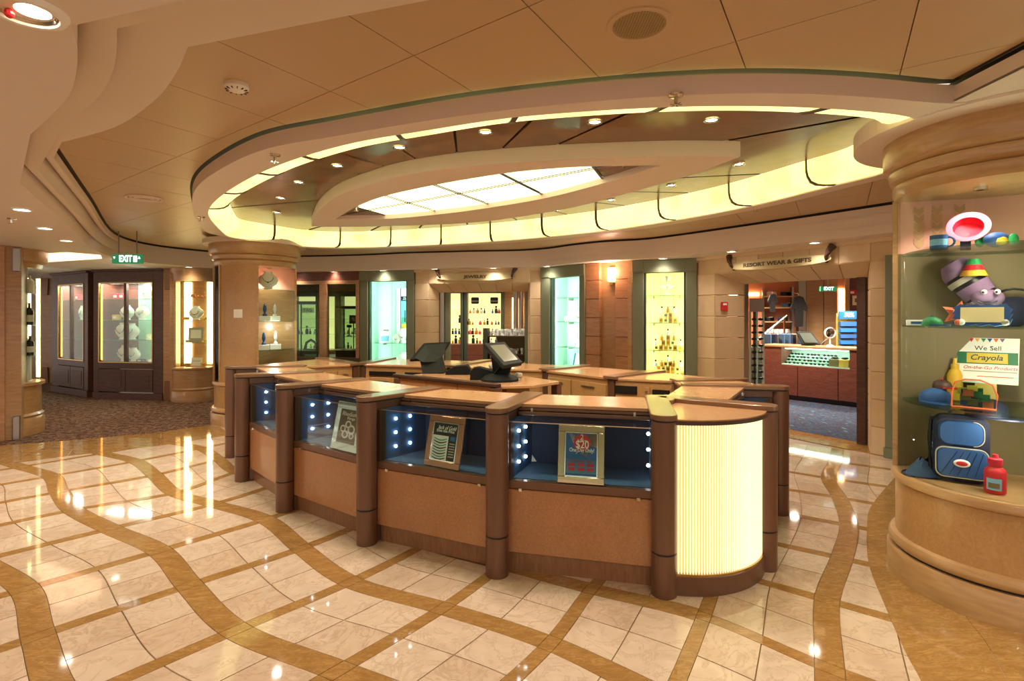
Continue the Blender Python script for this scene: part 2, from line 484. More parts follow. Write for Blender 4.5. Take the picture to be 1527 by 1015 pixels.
# kiosk outline (posts and the inner ends of the dividers)
def post_pt(x, y): 
    p = G2(x, y, 0); return p + p.normalized() * .07
POST = {1: post_pt(346, 683), 2: post_pt(362, 718.6), 3: post_pt(425, 764.5), 4: post_pt(547, 815), 5: post_pt(741.5, 863.5), 6: post_pt(990, 894), 7: post_pt(1141, 852.5), 8: post_pt(1162, 769)}
CT = 1.085
INN = {1: G2(453, 545, CT), 2: G2(480, 553, CT), 3: G2(544, 564, CT), 4: G2(648, 577, CT), 5: G2(795, 585, CT), 6: G2(978, 591, CT), 8: G2(1019, 572, CT), 10: G2(910, 561, CT), 11: G2(812, 550, CT), 13: G2(540, 541, CT)}
POST[9] = G2(1104, 566, CT) + Vector((.03, .1)); INN[9] = Vector((1.52, 5.02))
POST[10] = G2(982, 552, CT); POST[11] = G2(871, 544, CT)
POST[13] = G2(583, 533, CT)
POST[12] = (POST[11] + POST[13]) / 2 + Vector((.08, .14)); INN[12] = (INN[11] + INN[13]) / 2 + Vector((.02, .03))
POST[14] = G2(489, 533, CT) + Vector((-.1, 0)); INN[14] = Vector((INN[13].x - .06, INN[13].y - .05))
KIOSK = [POST[k] for k in (1, 2, 3, 4, 5, 6, 7, 8, 9, 10, 11, 12, 13, 14)]
kc = sum(KIOSK, Vector((0, 0))) / len(KIOSK)
KIN = [kc + (p - kc) * .96 for p in KIOSK]
CARPET_EDGE = [G2(-160, 690, 0), G2(0, 664, 0), G2(120, 655, 0), G2(240, 644, 0), G2(322, 632, 0)]
def tile(name, u0, u1, v0, v1, m, top=0.):
    n = 5; P = []
    for k in range(n): P.append(fpos(u0 + (u1 - u0) * k / n, v0))
    P.append(fpos(u1, v0)); P.append(fpos(u1, (v0 + v1) / 2))
    for k in range(n): P.append(fpos(u1 - (u1 - u0) * k / n, v1))
    P.append(fpos(u0, v1)); P.append(fpos(u0, (v0 + v1) / 2))
    c = sum(P, Vector((0, 0))) / len(P)
    if c.y < 1.9 or abs(c.x) > c.y * 1.12 + .3 or all(inside(p, KIN) for p in P): return None
    ce = CARPET_EDGE
    if c.x < ce[-1].x and c.x > ce[0].x:
        for a, b in zip(ce, ce[1:]):
            if a.x <= c.x <= b.x and c.y > a.y + (b.y - a.y) * (c.x - a.x) / (b.x - a.x) + .35: return None
    elif c.x <= ce[0].x: return None
    if c.y > 9.2 - .28 * max(0, c.x): return None
    TILES.setdefault(name, []).append((c.length, P, m))
TILES = {}
for i in range(0, NI - 1):
    for j in range(J0, J0 + NJ - 1):
        hb0 = .10 if i == 12 else .058; hb1 = .10 if i + 1 == 12 else .058
        hw = .095 if i <= 10 else .058
        g = .005
        for a, (u0, u1) in enumerate(((i + hb0 + g, i + .5 - g), (i + .5 + g, i + 1 - hb1 - g))):
            for b, (v0, v1) in enumerate(((j + hw + g, j + .5 - g), (j + .5 + g, j + 1 - hw - g))):
                tile('marble_tile', u0, u1, v0, v1, 'marble_cream' if (i * 3 + j * 5 + a + 2 * b) % 3 else 'marble_cream_deep')
        tile('border_strip', i + hb0 + g, i + 1 - hb1 - g, j - hw, j + hw, 'marble_gold')
        tile('border_strip', i - hb0, i + hb0, j + hw + g, j + 1 - hw - g, 'marble_gold')
        tile('corner_tile', i - hb0, i + hb0, j - hw, j + hw, 'marble_gold')
for nm, L_ in TILES.items():
    L_.sort(key=lambda q: q[0])
    for d_, P, m in L_[:290]: obj(nm, MB().prism(P, -.05, 0.), m, floor)
    rest = {}
    for d_, P, m in L_[290:]: rest.setdefault(m, MB()).prism(P, -.05, 0.)
    for m, mb in rest.items(): obj('distant_paving', mb, m, floor, kind='stuff')
# brown marble apron round the display column, edged by the pale tiles
ap = catmull([G2(1345, 700, 0), G2(1325.7, 721, 0), G2(1298, 756, 0), G2(1292.6, 787, 0), G2(1294.6, 838, 0), G2(1318, 900, 0), G2(1349, 970, 0), G2(1380, 1030, 0), G2(1420, 1150, 0)], 5)
apron_c = COLR + Vector((.5, .1))
rows_ = [[p.lerp(apron_c, t) for p in ap] for t in (0, .34, .62, 1.)]
for a in range(3):
    for k in range(0, len(ap) - 1, 4):
        k2 = min(k + 4, len(ap) - 1)
        poly = [rows_[a][q].lerp(rows_[a + 1][q], .004) for q in range(k, k2 + 1)] + [rows_[a + 1][q].lerp(rows_[a][q], .004) for q in range(k2, k - 1, -1)]
        obj('apron_slab', MB().prism(poly, -.04, .0025), 'marble_gold', floor)
ext = [G2(1420, 1150, 0), Vector((4.5, 1.2)), Vector((5.5, 3.5)), COLR + Vector((.5, .1))]
obj('apron_slab', MB().prism(ext, -.04, .002), 'marble_gold', floor)
# brown marble border before the carpet, then the carpet
ce = CARPET_EDGE; ci = [G2(-160, 730, 0), G2(0, 693, 0), G2(100, 680, 0), G2(240, 664, 0), G2(345, 648, 0)]
for k in range(4):
    poly = [ci[k].lerp(ci[k + 1], .004), ci[k + 1].lerp(ci[k], .004), ce[k + 1].lerp(ce[k], .004), ce[k].lerp(ce[k + 1], .004)]
    obj('border_slab', MB().prism(poly, -.04, .0025), 'marble_gold', floor)
car = MB().prism([ce[0], ce[1], ce[2], ce[3], ce[4], Vector((-3.9, 10.9)), Vector((-5.2, 12.5)), Vector((-15, 14)), Vector((-15, 5))], -.04, .008)
o = struct('floor_carpet', car, 'carpet_brown')
# brown threshold of the resort shop + its carpet
TH0, TH1 = G2(1165, 641, 0), G2(1296, 657, 0)
# ================================================================ ceiling: tan panel field in the recess
def pts(l, z): return [G2(x, y, z) for x, y in l]
near_in = pts([(340, 354), (316, 330), (312, 312), (337, 287), (401, 252), (510, 217), (640, 194), (759, 176), (880, 166), (993, 160), (1100, 158), (1195, 160), (1290, 166), (1365, 174)], ZR)
far_in = pts([(400, 362), (454, 368), (520, 369.5), (584, 368), (677, 364), (779, 357), (900, 345), (1014, 328), (1124, 307), (1253, 275), (1316, 261)], ZR)
near_out = pts([(310, 348), (294, 330), (287, 307), (291, 283), (319, 258), (390, 224), (500, 203), (677, 174), (855, 154), (1000, 143), (1142, 139), (1284, 144), (1418, 156)], ZR)
RIM_IN = catmull(near_in, 6) + [COLR + Vector((-.25, .2))] + list(reversed(catmull(far_in, 6)))
C0 = Vector((-.55, 5.75))
fo = [p + (p - C0).normalized() * .2 for p in catmull(far_in, 6)]
RIM_OUT = catmull(near_out, 6) + [COLR + Vector((.3, -.6)), COLR + Vector((.75, .2)), COLR + Vector((.1, .95))] + list(reversed(fo)) 
NA = 360
def polar(poly, c=C0, n=NA):
    """radius of a closed outline round c at n angles (outermost crossing)"""
    R = []
    for k in range(n):
        a = -PI + 2 * PI * k / n; dx, dy = math.cos(a), math.sin(a); best = 0
        for q in range(len(poly)):
            A, B = poly[q], poly[(q + 1) % len(poly)]
            ex, ey = B[0] - A[0], B[1] - A[1]; den = dx * ey - dy * ex
            if abs(den) < 1e-9: continue
            wx, wy = A[0] - c[0], A[1] - c[1]
            t = (wx * ey - wy * ex) / den; s = (wx * dy - wy * dx) / den
            if -1e-6 <= s <= 1 + 1e-6 and t > best: best = t
        R.append(best)
    return R
def smooth(R, it=3):
    for _ in range(it): R = [(R[k - 1] + 2 * R[k] + R[(k + 1) % len(R)]) / 4 for k in range(len(R))]
    return R
rin = smooth(polar(RIM_IN), 4); rout = smooth(polar(RIM_OUT), 2)
rout = [max(a, b + .08) for a, b in zip(rout, rin)]
def pol(R, k, d=0., z=None):
    k %= NA; a = -PI + 2 * PI * k / NA; r = R[k] + d
    p = C0 + Vector((math.cos(a), math.sin(a))) * r
    return p if z is None else (p.x, p.y, z)
def ang_of(p): return int(round((math.atan2(p.y - C0.y, p.x - C0.x) + PI) / (2 * PI) * NA)) % NA
RO = [pol(rout, k) for k in range(NA)]
arc = catmull(pts([(280, 70), (262, 110), (230, 150), (170, 190), (80, 215)], 2.83), 5)
left = catmull(pts([(80, 215), (117, 269.5), (136.5, 298), (163, 340), (193, 356), (241, 366), (315, 374), (380, 379), (439, 381), (536, 379), (600, 376), (650, 374.5), (712, 373), (770, 372), (815, 369), (850, 364), (900, 358.5), (960, 355), (1010, 349), (1073, 340), (1200, 321), (1337, 300)], ZT), 4)
a0 = arc[0]; st = G2(640, 0, 2.83); dv = (st - a0); xr = G2(1418, 156, ZR).x
near_r = a0 + dv * ((xr - a0.x) / dv.x)
# each entry: point, first ledge width, second ledge width
REC = [(Vector((xr, 2.95)), .9, 1.2), (near_r, .28, .56)] + [(p, .28, .56) for p in arc[:-1]] + [(p, .09, .18) for p in left] + [(Vector((4.4, 5.2)), .09, .18), (Vector((4.1, 4.0)), .3, .6), (Vector((3.3, 3.3)), .5, .8)]
RP = [r[0] for r in REC]
def offset(poly, w):
    out = []; n = len(poly)
    ar = sum(poly[k - 1].x * poly[k].y - poly[k].x * poly[k - 1].y for k in range(n)); sg = 1 if ar > 0 else -1
    for k in range(n):
        a, b, c = poly[k - 1], poly[k], poly[(k + 1) % n]
        e1, e2 = (b - a).normalized(), (c - b).normalized()
        n1, n2 = Vector((e1.y, -e1.x)) * sg, Vector((e2.y, -e2.x)) * sg
        m = n1 + n2; m = m / max(.55, m.length_squared / 2) if m.length > 1e-6 else n1
        out.append(b + m * w[k])
    return out
O1 = offset(RP, [r[1] for r in REC]); O2 = offset(RP, [r[2] for r in REC])
def resample(P, n):
    L_ = [0.]
    for a, b in zip(P, P[1:]): L_.append(L_[-1] + (b - a).length)
    out = []
    for k in range(n):
        s = L_[-1] * k / n; i = max(j for j in range(len(P) - 1) if L_[j] <= s + 1e-9); out.append(P[i].lerp(P[i + 1], (s - L_[i]) / max(1e-6, L_[i + 1] - L_[i])))
    return out
na = len(arc) - 1       # the two inner ledges of the near soffit sweep away from its edge
for O_, px_, z_ in ((O1, [(174, 42.5), (174, 74), (167, 110), (149, 142), (124, 165), (88, 200)], 2.725), (O2, [(106, 39), (115, 71), (114, 106), (103, 142), (71, 177), (40, 205)], ZS)):
    C_ = resample(catmull(pts(px_, z_), 5), na); O_[2:2 + na] = C_; O_[1] = C_[0] + dv * ((xr - C_[0].x) / dv.x)
def mixl(A, B, t): return [a.lerp(b, t) for a, b in zip(A, B)]
def closed_rows(*rows): return [[(p.x, p.y, z) for p in P] for P, z in rows]
trim1 = struct('trim_1', MB().grid(closed_rows((RP, ZT - .028), (RP, 2.83), (mixl(RP, O1, .4), 2.836), (mixl(RP, O1, .7), 2.855), (mixl(RP, O1, .88), 2.878), (O1, 2.905), (O1, 2.725), (mixl(O1, O2, .4), 2.731), (mixl(O1, O2, .7), 2.75), (mixl(O1, O2, .88), 2.773), (O2, 2.80), (O2, ZS)), closed=True), 'white_paint', smooth=True)
RG = offset(RP, [.03] * len(RP))
struct('shadow_gap', MB().grid(closed_rows((RP, ZT - .028), (RG, ZT - .028), (RG, ZT + .01)), closed=True), 'ceiling_gap', trim1)
O3 = offset(RP, [r[2] + .085 for r in REC])
outer = [Vector((-16, -6)), Vector((16, -6)), Vector((16, 20)), Vector((-16, 20))]
def ring_faces(mb, outer, holes, z):
    loops = [[Vector((p.x, p.y, 0)) for p in outer]] + [[Vector((p.x, p.y, 0)) for p in h] for h in holes]
    flat = [p for l in loops for p in l]; n = len(mb.v); mb.v += [(p.x, p.y, z) for p in flat]
    mb.f += [tuple(n + i for i in t) for t in tessellate_polygon(loops)]
    return mb
ceiling = struct('ceiling', ring_faces(MB(), outer, [O2], ZS), 'white_paint')
# backing of the panel field (dark joints and the shadow gap round the rim)
struct('ceiling_backing', ring_faces(MB(), offset(RP, [.06] * len(RP)), [[pol(rout, k, -.1) for k in range(0, NA, 3)]], ZT + .012), 'seam', ceiling)
struct('rim_shadow_gap', MB().grid([[pol(rout, k, -.06, ZT + .008) for k in range(NA)], [pol(rout, k, .022, ZT + .008) for k in range(NA)]], closed=True), 'ceiling_gap', ceiling)
e1 = Vector((.5195, .8545)); e2 = Vector((.797, -.605)); og = G2(617, 83, ZT); det = e2.x * e1.y - e2.y * e1.x
def ab(p): d = p - og; return (d.x * e1.y - d.y * e1.x) / det, (e2.x * d.y - e2.y * d.x) / det
SA, SB, GP = .675, .80, .005
field = offset(RP, [-.018] * len(RP)); hole = [pol(rout, k, .02) for k in range(0, NA, 2)]
V2, E2 = [], []
def addloop(l):
    n = len(V2); V2.extend(l); E2.extend((n + k, n + (k + 1) % len(l)) for k in range(len(l)))
addloop(field); addloop(hole)
for k in range(-14, 16):
    for s in (-1, 1):
        for (base, d) in ((og + e2 * (k * SA + s * GP / 2), e1), (og + e1 * (k * SB + s * GP / 2), e2)):
            n = len(V2); V2.extend([base - d * 16, base + d * 16]); E2.append((n, n + 1))
ov, oe, of, *_ = delaunay_2d_cdt(V2, E2, [], 0, 1e-5)
cells = {}
for f in of:
    c = sum((ov[i] for i in f), Vector((0, 0))) / 3
    if not inside(c, field) or inside(c, hole): continue
    a, b = ab(c); a /= SA; b /= SB
    if abs(a - round(a)) * SA < GP / 2 or abs(b - round(b)) * SB < GP / 2: continue
    cells.setdefault((math.floor(a), math.floor(b)), []).append(f)
for key, fs in cells.items():
    ids = {}; mb = MB()
    for f in fs:
        for i in f:
            if i not in ids: ids[i] = len(mb.v); mb.v.append((ov[i].x, ov[i].y, ZT))
        mb.f.append(tuple(ids[i] for i in f))
    n = len(mb.v); cnt = {}
    for f in mb.f:
        for k in range(3): e = (f[k], f[(k + 1) % 3]); cnt[tuple(sorted(e))] = cnt.get(tuple(sorted(e)), []) + [e]
    mb.v += [(x, y, z + .01) for x, y, z in mb.v]
    mb.f += [(e[0][0], e[0][1], e[0][1] + n, e[0][0] + n) for e in cnt.values() if len(e) == 1]
    obj('ceiling_panel', mb, 'ceiling_tan', ceiling)
# ================================================================ the great oval rim, the glowing cove and the timber ring
K = range(NA)
trim2 = struct('trim_2', MB().grid([[pol(rout, k, -.03, ZT - .02) for k in K], [pol(rout, k, 0, ZT - .02) for k in K], [pol(rout, k, 0, ZR) for k in K], [pol(rin, k, 0, ZR) for k in K], [pol(rin, k, 0, ZR + .02) for k in K], [pol(rin, k, .05, ZR + .02) for k in K]], closed=True), 'white_paint')
PROF = [(.0, 2.822), (.09, 2.824), (.15, 2.834), (.195, 2.86), (.22, 2.90), (.23, 2.95), (.232, ZW)]
ribs_px = [(437, 356), (497, 370), (577, 368), (657, 365.5), (737, 361), (818, 354), (908, 344), (1007, 329.5), (1122, 307.5), (1250, 276), (1235, 163), (995, 160), (770, 175), (590, 203), (455, 235), (385, 260), (335, 289), (313, 312)]
ribs = sorted(ang_of(G2(x, y, ZR)) for x, y in ribs_px)
for a, b in zip(ribs, ribs[1:] + [ribs[0] + NA]):
    ks = list(range(a, b + 1))
    obj('onyx_panel', MB().grid([[pol(rin, k, -d, z) for k in ks] for d, z in PROF]), 'onyx', trim2, smooth=True)
for a in ribs:
    c, a2 = pol(rin, a), -PI + 2 * PI * a / NA
    t = Vector((-math.sin(a2), math.cos(a2))) * .016
    rr = Vector((math.cos(a2), math.sin(a2)))
    L1, L2 = [], []
    for d, z in PROF:
        p = c - rr * (d + .004) ; zz = z - (.008 if d < .2 else .0)
        L1.append((p.x + t.x, p.y + t.y, zz)); L2.append((p.x - t.x, p.y - t.y, zz))
    up1 = [(x + rr.x * .012, y + rr.y * .012, z + .012) for x, y, z in L1]; up2 = [(x + rr.x * .012, y + rr.y * .012, z + .012) for x, y, z in L2]
    obj('cove_rib', MB().grid([L1, L2, up2, up1], loop=True), 'bronze_dark', trim2)
lens_near = pts([(464.5, 337), (475, 315), (500, 294), (540, 278), (589, 264), (660, 252), (748, 244), (820, 239), (890, 236), (1010, 232.5), (1104, 233.5)], ZL)
lens_far = pts([(464.5, 337), (500, 338), (600, 336.5), (713, 331), (819, 316), (880, 303), (950, 284), (1000, 269.5), (1039, 258), (1104, 233.5)], ZL)
li_near = pts([(500, 327), (530, 309), (571, 293), (649, 275.5), (748, 259), (820, 251.5), (886, 248), (986, 246.5)], ZL)
li_far = pts([(500, 327), (580, 326), (663, 318.5), (740, 308), (819, 294), (904, 272), (986, 246.5)], ZL)
LENS_O = catmull(lens_near, 5) + list(reversed(catmull(lens_far, 5)))[1:-1]
LENS_I = catmull(li_near, 5) + list(reversed(catmull(li_far, 5)))[1:-1]
C1 = Vector((-.55, 5.75))
rlo = polar(LENS_O)
WG = [a for a in ribs]
wood_top_r = [r - .232 for r in rin]
wg = []
for k in range(len(ribs)):
    a, b = ribs[k], (ribs[k + 1] if k + 1 < len(ribs) else ribs[0] + NA); wg.append((a + b) // 2)
struct('ceiling_void', MB().face([pol(wood_top_r, k, .05, ZW + .02) for k in range(0, NA, 2)]), 'ceiling_gap', ceiling)
for a, b in zip(wg, wg[1:] + [wg[0] + NA]):
    ks = [a + .35] + list(range(a + 1, b)) + [b - .35]
    f = lambda R, k: R[int(k) % NA] * (1 - (k - int(k))) + R[int(k + 1) % NA] * (k - int(k))
    def q(R, k, d): 
        an = -PI + 2 * PI * k / NA; p = C0 + Vector((math.cos(an), math.sin(an))) * (f(R, k) + d); return p
    loA = [q(wood_top_r, k, -.004) for k in ks]; loB = [q(rlo, k, .012) for k in ks]
    rowsA = [[(p.x, p.y, ZW) for p in loA], [(p.x, p.y, ZW) for p in loB], [(p.x, p.y, ZW + .015) for p in loB], [(p.x, p.y, ZW + .015) for p in loA]]
    obj('timber_panel', MB().grid(rowsA, loop=True), 'wood_ceiling', ceiling)
# inner lens: white rim with an outer face, flat soffit and inner face
def strip_between(mb, A, B, z):
    return ring_faces(mb, A, [B], z)
mb = ring_faces(MB(), LENS_O, [LENS_I], ZL)
mb.grid(closed_rows((LENS_O, ZL), (LENS_O, ZW + .01)), closed=True); mb.grid(closed_rows((LENS_I, ZL), (LENS_I, 3.0)), closed=True)
trim3 = struct('trim_3', mb, 'white_paint')
ZP = 2.985
def gl(a, b): return G2(*a, ZP), G2(*b, ZP)
lines = [gl((558.5, 311), (886.5, 250)), gl((578, 292), (663, 318)), gl((649, 275), (742, 308)), gl((748, 258), (819, 294)), gl((886, 249), (904, 272)), gl((533, 309), (585, 323))]
V2, E2 = [], []
lo = offset(LENS_I, [.01] * len(LENS_I)); addloop(lo)
for A, B in lines:
    d = (B - A).normalized(); nn = Vector((-d.y, d.x)) * .012
    for s in (-1, 1):
        n = len(V2); V2.extend([A - d * 6 + nn * s, A + d * 6 + nn * s]); E2.append((n, n + 1))
ov, oe, of, *_ = delaunay_2d_cdt(V2, E2, [], 0, 1e-5)
cells = {}
def side(c):
    r = []
    for A, B in lines:
        d = (B - A).normalized(); s = (c - A).x * -d.y + (c - A).y * d.x
        if abs(s) < .012: return None
        r.append(s > 0)
    return tuple(r)
for f in of:
    c = sum((ov[i] for i in f), Vector((0, 0))) / 3
    if not inside(c, lo): continue
    s = side(c)
    if s is None: s = 'mullion'
    cells.setdefault(s, []).append(f)
mid = side((lines[2][0] + lines[3][1]) / 2 + Vector((.05, .02)))
for key, fs in cells.items():
    mb = MB()
    for f in fs: mb.face([(ov[i].x, ov[i].y, ZP - (.012 if key == 'mullion' else 0)) for i in f])
    if key == 'mullion': obj('mullion_grid', mb, 'bronze_dark', trim3); continue
    ends = key[4] != mid[4] or key[5] != mid[5]
    obj('end_panel' if ends else 'light_panel', mb, 'wood_ceiling' if ends else 'light_panel', trim3)
cpts = [COLR + Vector((math.cos(a), math.sin(a))) * .79 for a in [math.radians(d) for d in range(-150, 95, 12)]]
struct('trim_7', ring_faces(MB(), [Vector((xr, .6)), Vector((xr, 2.9))] + cpts + [Vector((4.4, 5.0)), Vector((7, 5)), Vector((7, .6))], [], ZR + .007), 'white_paint')
# downlights in the timber ring
for k, (x, y) in enumerate([(413, 316), (419, 294.5), (446, 271), (503, 246), (596, 219), (724, 196), (887, 181), (1061, 178), (1102, 244), (1001, 275.5), (911, 297.5), (829, 313)]):
    p = G2(x, y, ZW); place(proto_ring, (p.x, p.y, ZW), label='small chrome downlight in the timber ring of the oval ceiling', group='downlights in the timber ring')
# downlights in the lower soffit; those beyond the frame are added to light the near floor
SOFF = [(99, 358, 'beside the long dark shadow line'), (33, 311.5, 'next to the soffit sprinkler'), (67, 339.5, 'over the carpet before the pillar'), (172, 378, 'before the exit sign'), (282, 392, 'over the curved bay showcase'), (437, 401, 'over the first pane of the dark window'), (498, 402, 'over the second pane of the dark window'), (571, 399, 'over the teal poster showcase'), (648, 398, 'at one end of the jewelry sign'), (736, 395, 'past the last letter of the jewelry sign'), (815, 393, 'over the pale green showcase'), (989, 382, 'over the yellow showcase'), (1091, 371, 'at the first horn of the resort wear sign'), (1215, 356, 'at the second horn of the resort wear sign')]
for x, y, note in SOFF:
    p = G2(x, y, ZS)
    while inside(p, O3): p = p + p.normalized() * .04
    place(proto_back if p.y > 6 else proto_soff, (p.x, p.y, ZS), label='round white downlight in the lower soffit ' + note, group='downlights in the lower soffit')
for (x, y) in [(-1.6, -1.2), (0, -1.6), (1.6, -1.2), (3.2, -.6), (-3.4, -.2), (-3.2, 1.2), (1.0, .2), (3.6, 1.0)]:  # unseen lamps added as fill light around the camera
    place(proto_soff, (x, y, ZS), label='round white downlight added out of view in the broad soffit as fill light', group='added fill downlights out of view')
# the large gimbal downlight at the corner of the near soffit
p = G2(38, 14, ZS); t = thing('gimbal_downlight', 'large white gimbal downlight with a bright tilted reflector in the near soffit', 'downlight', (p.x, p.y, ZS))
M = Matrix.Translation((p.x, p.y, ZS))
obj('bezel', MB().lathe([(.078, -.004), (.082, -.016), (.1, -.014), (.108, 0)], n=28, capz=False).xf(M), 'white', t, smooth=True)
obj('reflector', MB().lathe([(.075, -.008), (.05, .035), (.02, .05)], n=28, capz=False).xf(M), 'chrome', t, smooth=True)
obj('lamp_disc', MB().lathe([(.001, -.004), (.045, -.004)], n=20, capz=False).xf(M @ Matrix.Translation((.012, .012, .004))), 'lamp', t)
obj('red_dot', MB().ball((p.x - .05, p.y + .0, ZS - .012), .014), 'red', t)
# ================================================================ the sales kiosk
def v3(p, z): return Vector((p.x, p.y, z))
FL = {k: (INN[k] - POST[k]).length for k in INN}
INN[7] = INN[6] + Vector((.05, -.0)); FL[7] = (INN[7] - POST[7]).length
DIV_NOTE = {1: 'behind the round showcase column', 2: 'beside the narrow blue-lined case', 3: 'between the narrow case and the ring advert', 4: 'between the ring advert and the bracelet advert',
            5: 'between the bracelet advert and the red starburst advert', 6: 'at the red starburst advert beside the glowing drum', 7: 'on the far edge of the glowing drum', 8: 'next after the glowing drum toward the resort wear shop',
            9: 'facing the resort wear doorway', 10: 'in front of the yellow perfume showcase', 11: 'in front of the pale green showcase', 12: 'in front of the jewelry doorway', 13: 'in front of the teal watch poster showcase', 14: 'in front of the dark shop window'}
def divider(k):
    A, B = POST[k], INN[k]; e = (B - A); L = e.length; e = e / L; n = Vector((-e.y, e.x))
    t = thing('counter_divider', 'bronze kiosk divider with round post ' + DIV_NOTE[k], 'counter divider', (A.x, A.y, 0), 'kiosk dividers')
    obj('post', MB().lathe([(.075, 0), (.075, .252), (.071, .254), (.071, .264), (.075, .266), (.075, 1.046)], (A.x, A.y), n=28), 'bronze', t, smooth=True)
    obj('post_groove', MB().lathe([(.0735, .254), (.0735, .264)], (A.x, A.y), n=28, capz=False), 'groove', t)
    h = .036
    P = lambda s, w: A + e * s + n * w
    obj('side_panel', MB().prism([P(.02, -h), P(L - .01, -h), P(L - .01, h), P(.02, h)], .0, 1.046), 'bronze', t, bevel=.004)
    def stadium(w, ext):
        a0 = math.atan2(-e.y, -e.x); pp = [A + Vector((math.cos(a), math.sin(a))) * w for a in [a0 - PI / 2 + PI * q / 12 for q in range(13)]]
        return pp + [P(L + ext, -w), P(L + ext, w)]
    obj('cap_groove', MB().prism(stadium(.071, 0), 1.046, 1.056), 'groove', t)
    obj('cap', MB().prism(stadium(.079, .015), 1.056, 1.09), 'bronze_cap', t, bevel=.006, seg=2)
    return t
for k in range(1, 15): divider(k)
class Unit:
    """the space between dividers a and b: u across (0..1), d inward along the dividers"""
    def __init__(s, a, b, inset=.045):
        s.A, s.B = POST[a], POST[b]; s.eA = (INN[a] - s.A).normalized(); s.eB = (INN[b] - s.B).normalized(); s.LA, s.LB = FL[a], FL[b]; s.ins = inset
    def Q(s, u, d, z):
        """d in metres for d<5, otherwise 10 = the inner edge"""
        f = lambda e, L: e * (L + d - 10 if d > 5 else d)
        a = s.A + f(s.eA, s.LA); b = s.B + f(s.eB, s.LB); w = (b - a); l = w.length
        p = a + w * ((s.ins + u * (l - 2 * s.ins)) / l); return Vector((p.x, p.y, z))
    def box(s, mb, u0, u1, d0, d1, z0, z1):
        return mb.hexa([s.Q(u0, d0, z0), s.Q(u1, d0, z0), s.Q(u1, d1, z0), s.Q(u0, d1, z0), s.Q(u0, d0, z1), s.Q(u1, d0, z1), s.Q(u1, d1, z1), s.Q(u0, d1, z1)])
def bx(U, name, m, t, u0, u1, d0, d1, z0, z1, **k): return obj(name, U.box(MB(), u0, u1, d0, d1, z0, z1), m, t, **k)
def inner_face(U, t, spec):
    """doors, drawers and slots on the staff side"""
    for kind, u0, u1, z0, z1 in spec:
        if kind in ('door', 'drawer'):
            p = bx(U, kind, 'burl_light', t, u0 + .012, u1 - .012, 9.985, 10.004, z0, z1, bevel=.003)
            um = (u0 + u1) / 2; wd = .18 * (u1 - u0)
            bx(U, 'handle', 'steel', p, um - wd, um + wd, 10.012, 10.022, z1 - .05, z1 - .038)
        elif kind == 'slot':
            bx(U, 'slot', 'black', t, u0, u1, 9.9, 10.003, z0, z1)
def case_base(a, b, label, inner):
    U = Unit(a, b); c = U.Q(.5, .1, 0)
    t = thing('display_counter', label, 'display counter', (c.x, c.y, 0), 'kiosk counters')
    bx(U, 'kick_plate', 'wood_kick', t, 0, 1, .085, .13, 0, .125)
    bx(U, 'front_panel', 'burl', t, .0, 1, .05, .085, .13, .545, bevel=.004)
    return U, t
def display_case(a, b, label, bulbs_l=True, bulbs_r=True, inner=()):
    U, t = case_base(a, b, label, inner)
    bx(U, 'sill_rail', 'bronze', t, 0, 1, .045, .1, .55, .602, bevel=.004)
    for u in (.09, .88): bx(U, 'clip', 'chrome', t, u, u + .022, .035, .05, .538, .556)
    bx(U, 'case_floor', 'velvet_floor', t, .0, 1, .1, .52, .57, .605)
    bx(U, 'case_back', 'velvet_dark', t, .0, 1, .5, .53, .605, .985)
    bx(U, 'case_divider', 'velvet_dark', t, .48, .5, .47, .5, .61, .97)
    for s, nm in ((0, 1), (1, 1)):
        w = bx(U, 'case_side', 'velvet', t, s * .975, s * .975 + .025, .1, .52, .605, .985)
        if (s == 0 and bulbs_l) or (s == 1 and bulbs_r):
            for d in ((.19, .33) if s == 0 else (.3,)):
                for z in (.69, .795, .90):
                    p = U.Q(.035 + s * .93, d, z)
                    obj('bulb', MB().ball(p, .0115, 10, 6), 'bulb', w, smooth=True)
    bx(U, 'jamb', 'bronze_dark', t, -.005, .03, .05, .1, .602, .985); bx(U, 'jamb', 'bronze_dark', t, .97, 1.005, .05, .1, .602, .985)
    bx(U, 'front_glass', 'glass_clear', t, .03, .97, .06, .066, .602, .985)
    bx(U, 'top_glass', 'glass_clear', t, .0, 1, .05, .285, .985, .993)
    bx(U, 'glass_rail', 'chrome', t, .0, 1, .048, .055, .984, .99)
    r1 = bx(U, 'lower_rail', 'bronze', t, 0, 1, .265, .32, .993, 1.02, bevel=.003); r2 = bx(U, 'upper_rail', 'bronze', t, 0, 1, .275, .33, 1.024, 1.046, bevel=.003)
    for u in (.1, .86):
        bx(U, 'clip', 'chrome', r2, u, u + .016, .262, .277, 1.018, 1.044)
    bx(U, 'counter_top', 'wood_top', t, -.01, 1.01, .27, 10.0, 1.048, 1.074, bevel=.004)
    bx(U, 'cabinet_body', 'burl_light', t, 0, 1, .55, 9.985, .0, 1.046)
    inner_face(U, t, inner)
    return U
def plain_case(a, b, label, inner=()):
    U, t = case_base(a, b, label, inner)
    bx(U, 'upper_panel', 'burl', t, 0, 1, .05, .085, .55, 1.04, bevel=.004)
    bx(U, 'counter_top', 'wood_top', t, -.01, 1.01, .06, 10.01, 1.048, 1.074, bevel=.004)
    bx(U, 'cabinet_body', 'burl_light', t, 0, 1, .1, 9.985, .0, 1.046)
    inner_face(U, t, inner)
    return U
two = [('door', 0, .5, .12, 1.0), ('door', .5, 1, .12, 1.0)]
U12 = display_case(1, 2, 'burl kiosk counter with a slim blue-lined vitrine beside the round showcase column', inner=two)
U23 = display_case(2, 3, 'burl kiosk counter with an empty blue vitrine showing three bulbs', inner=two)
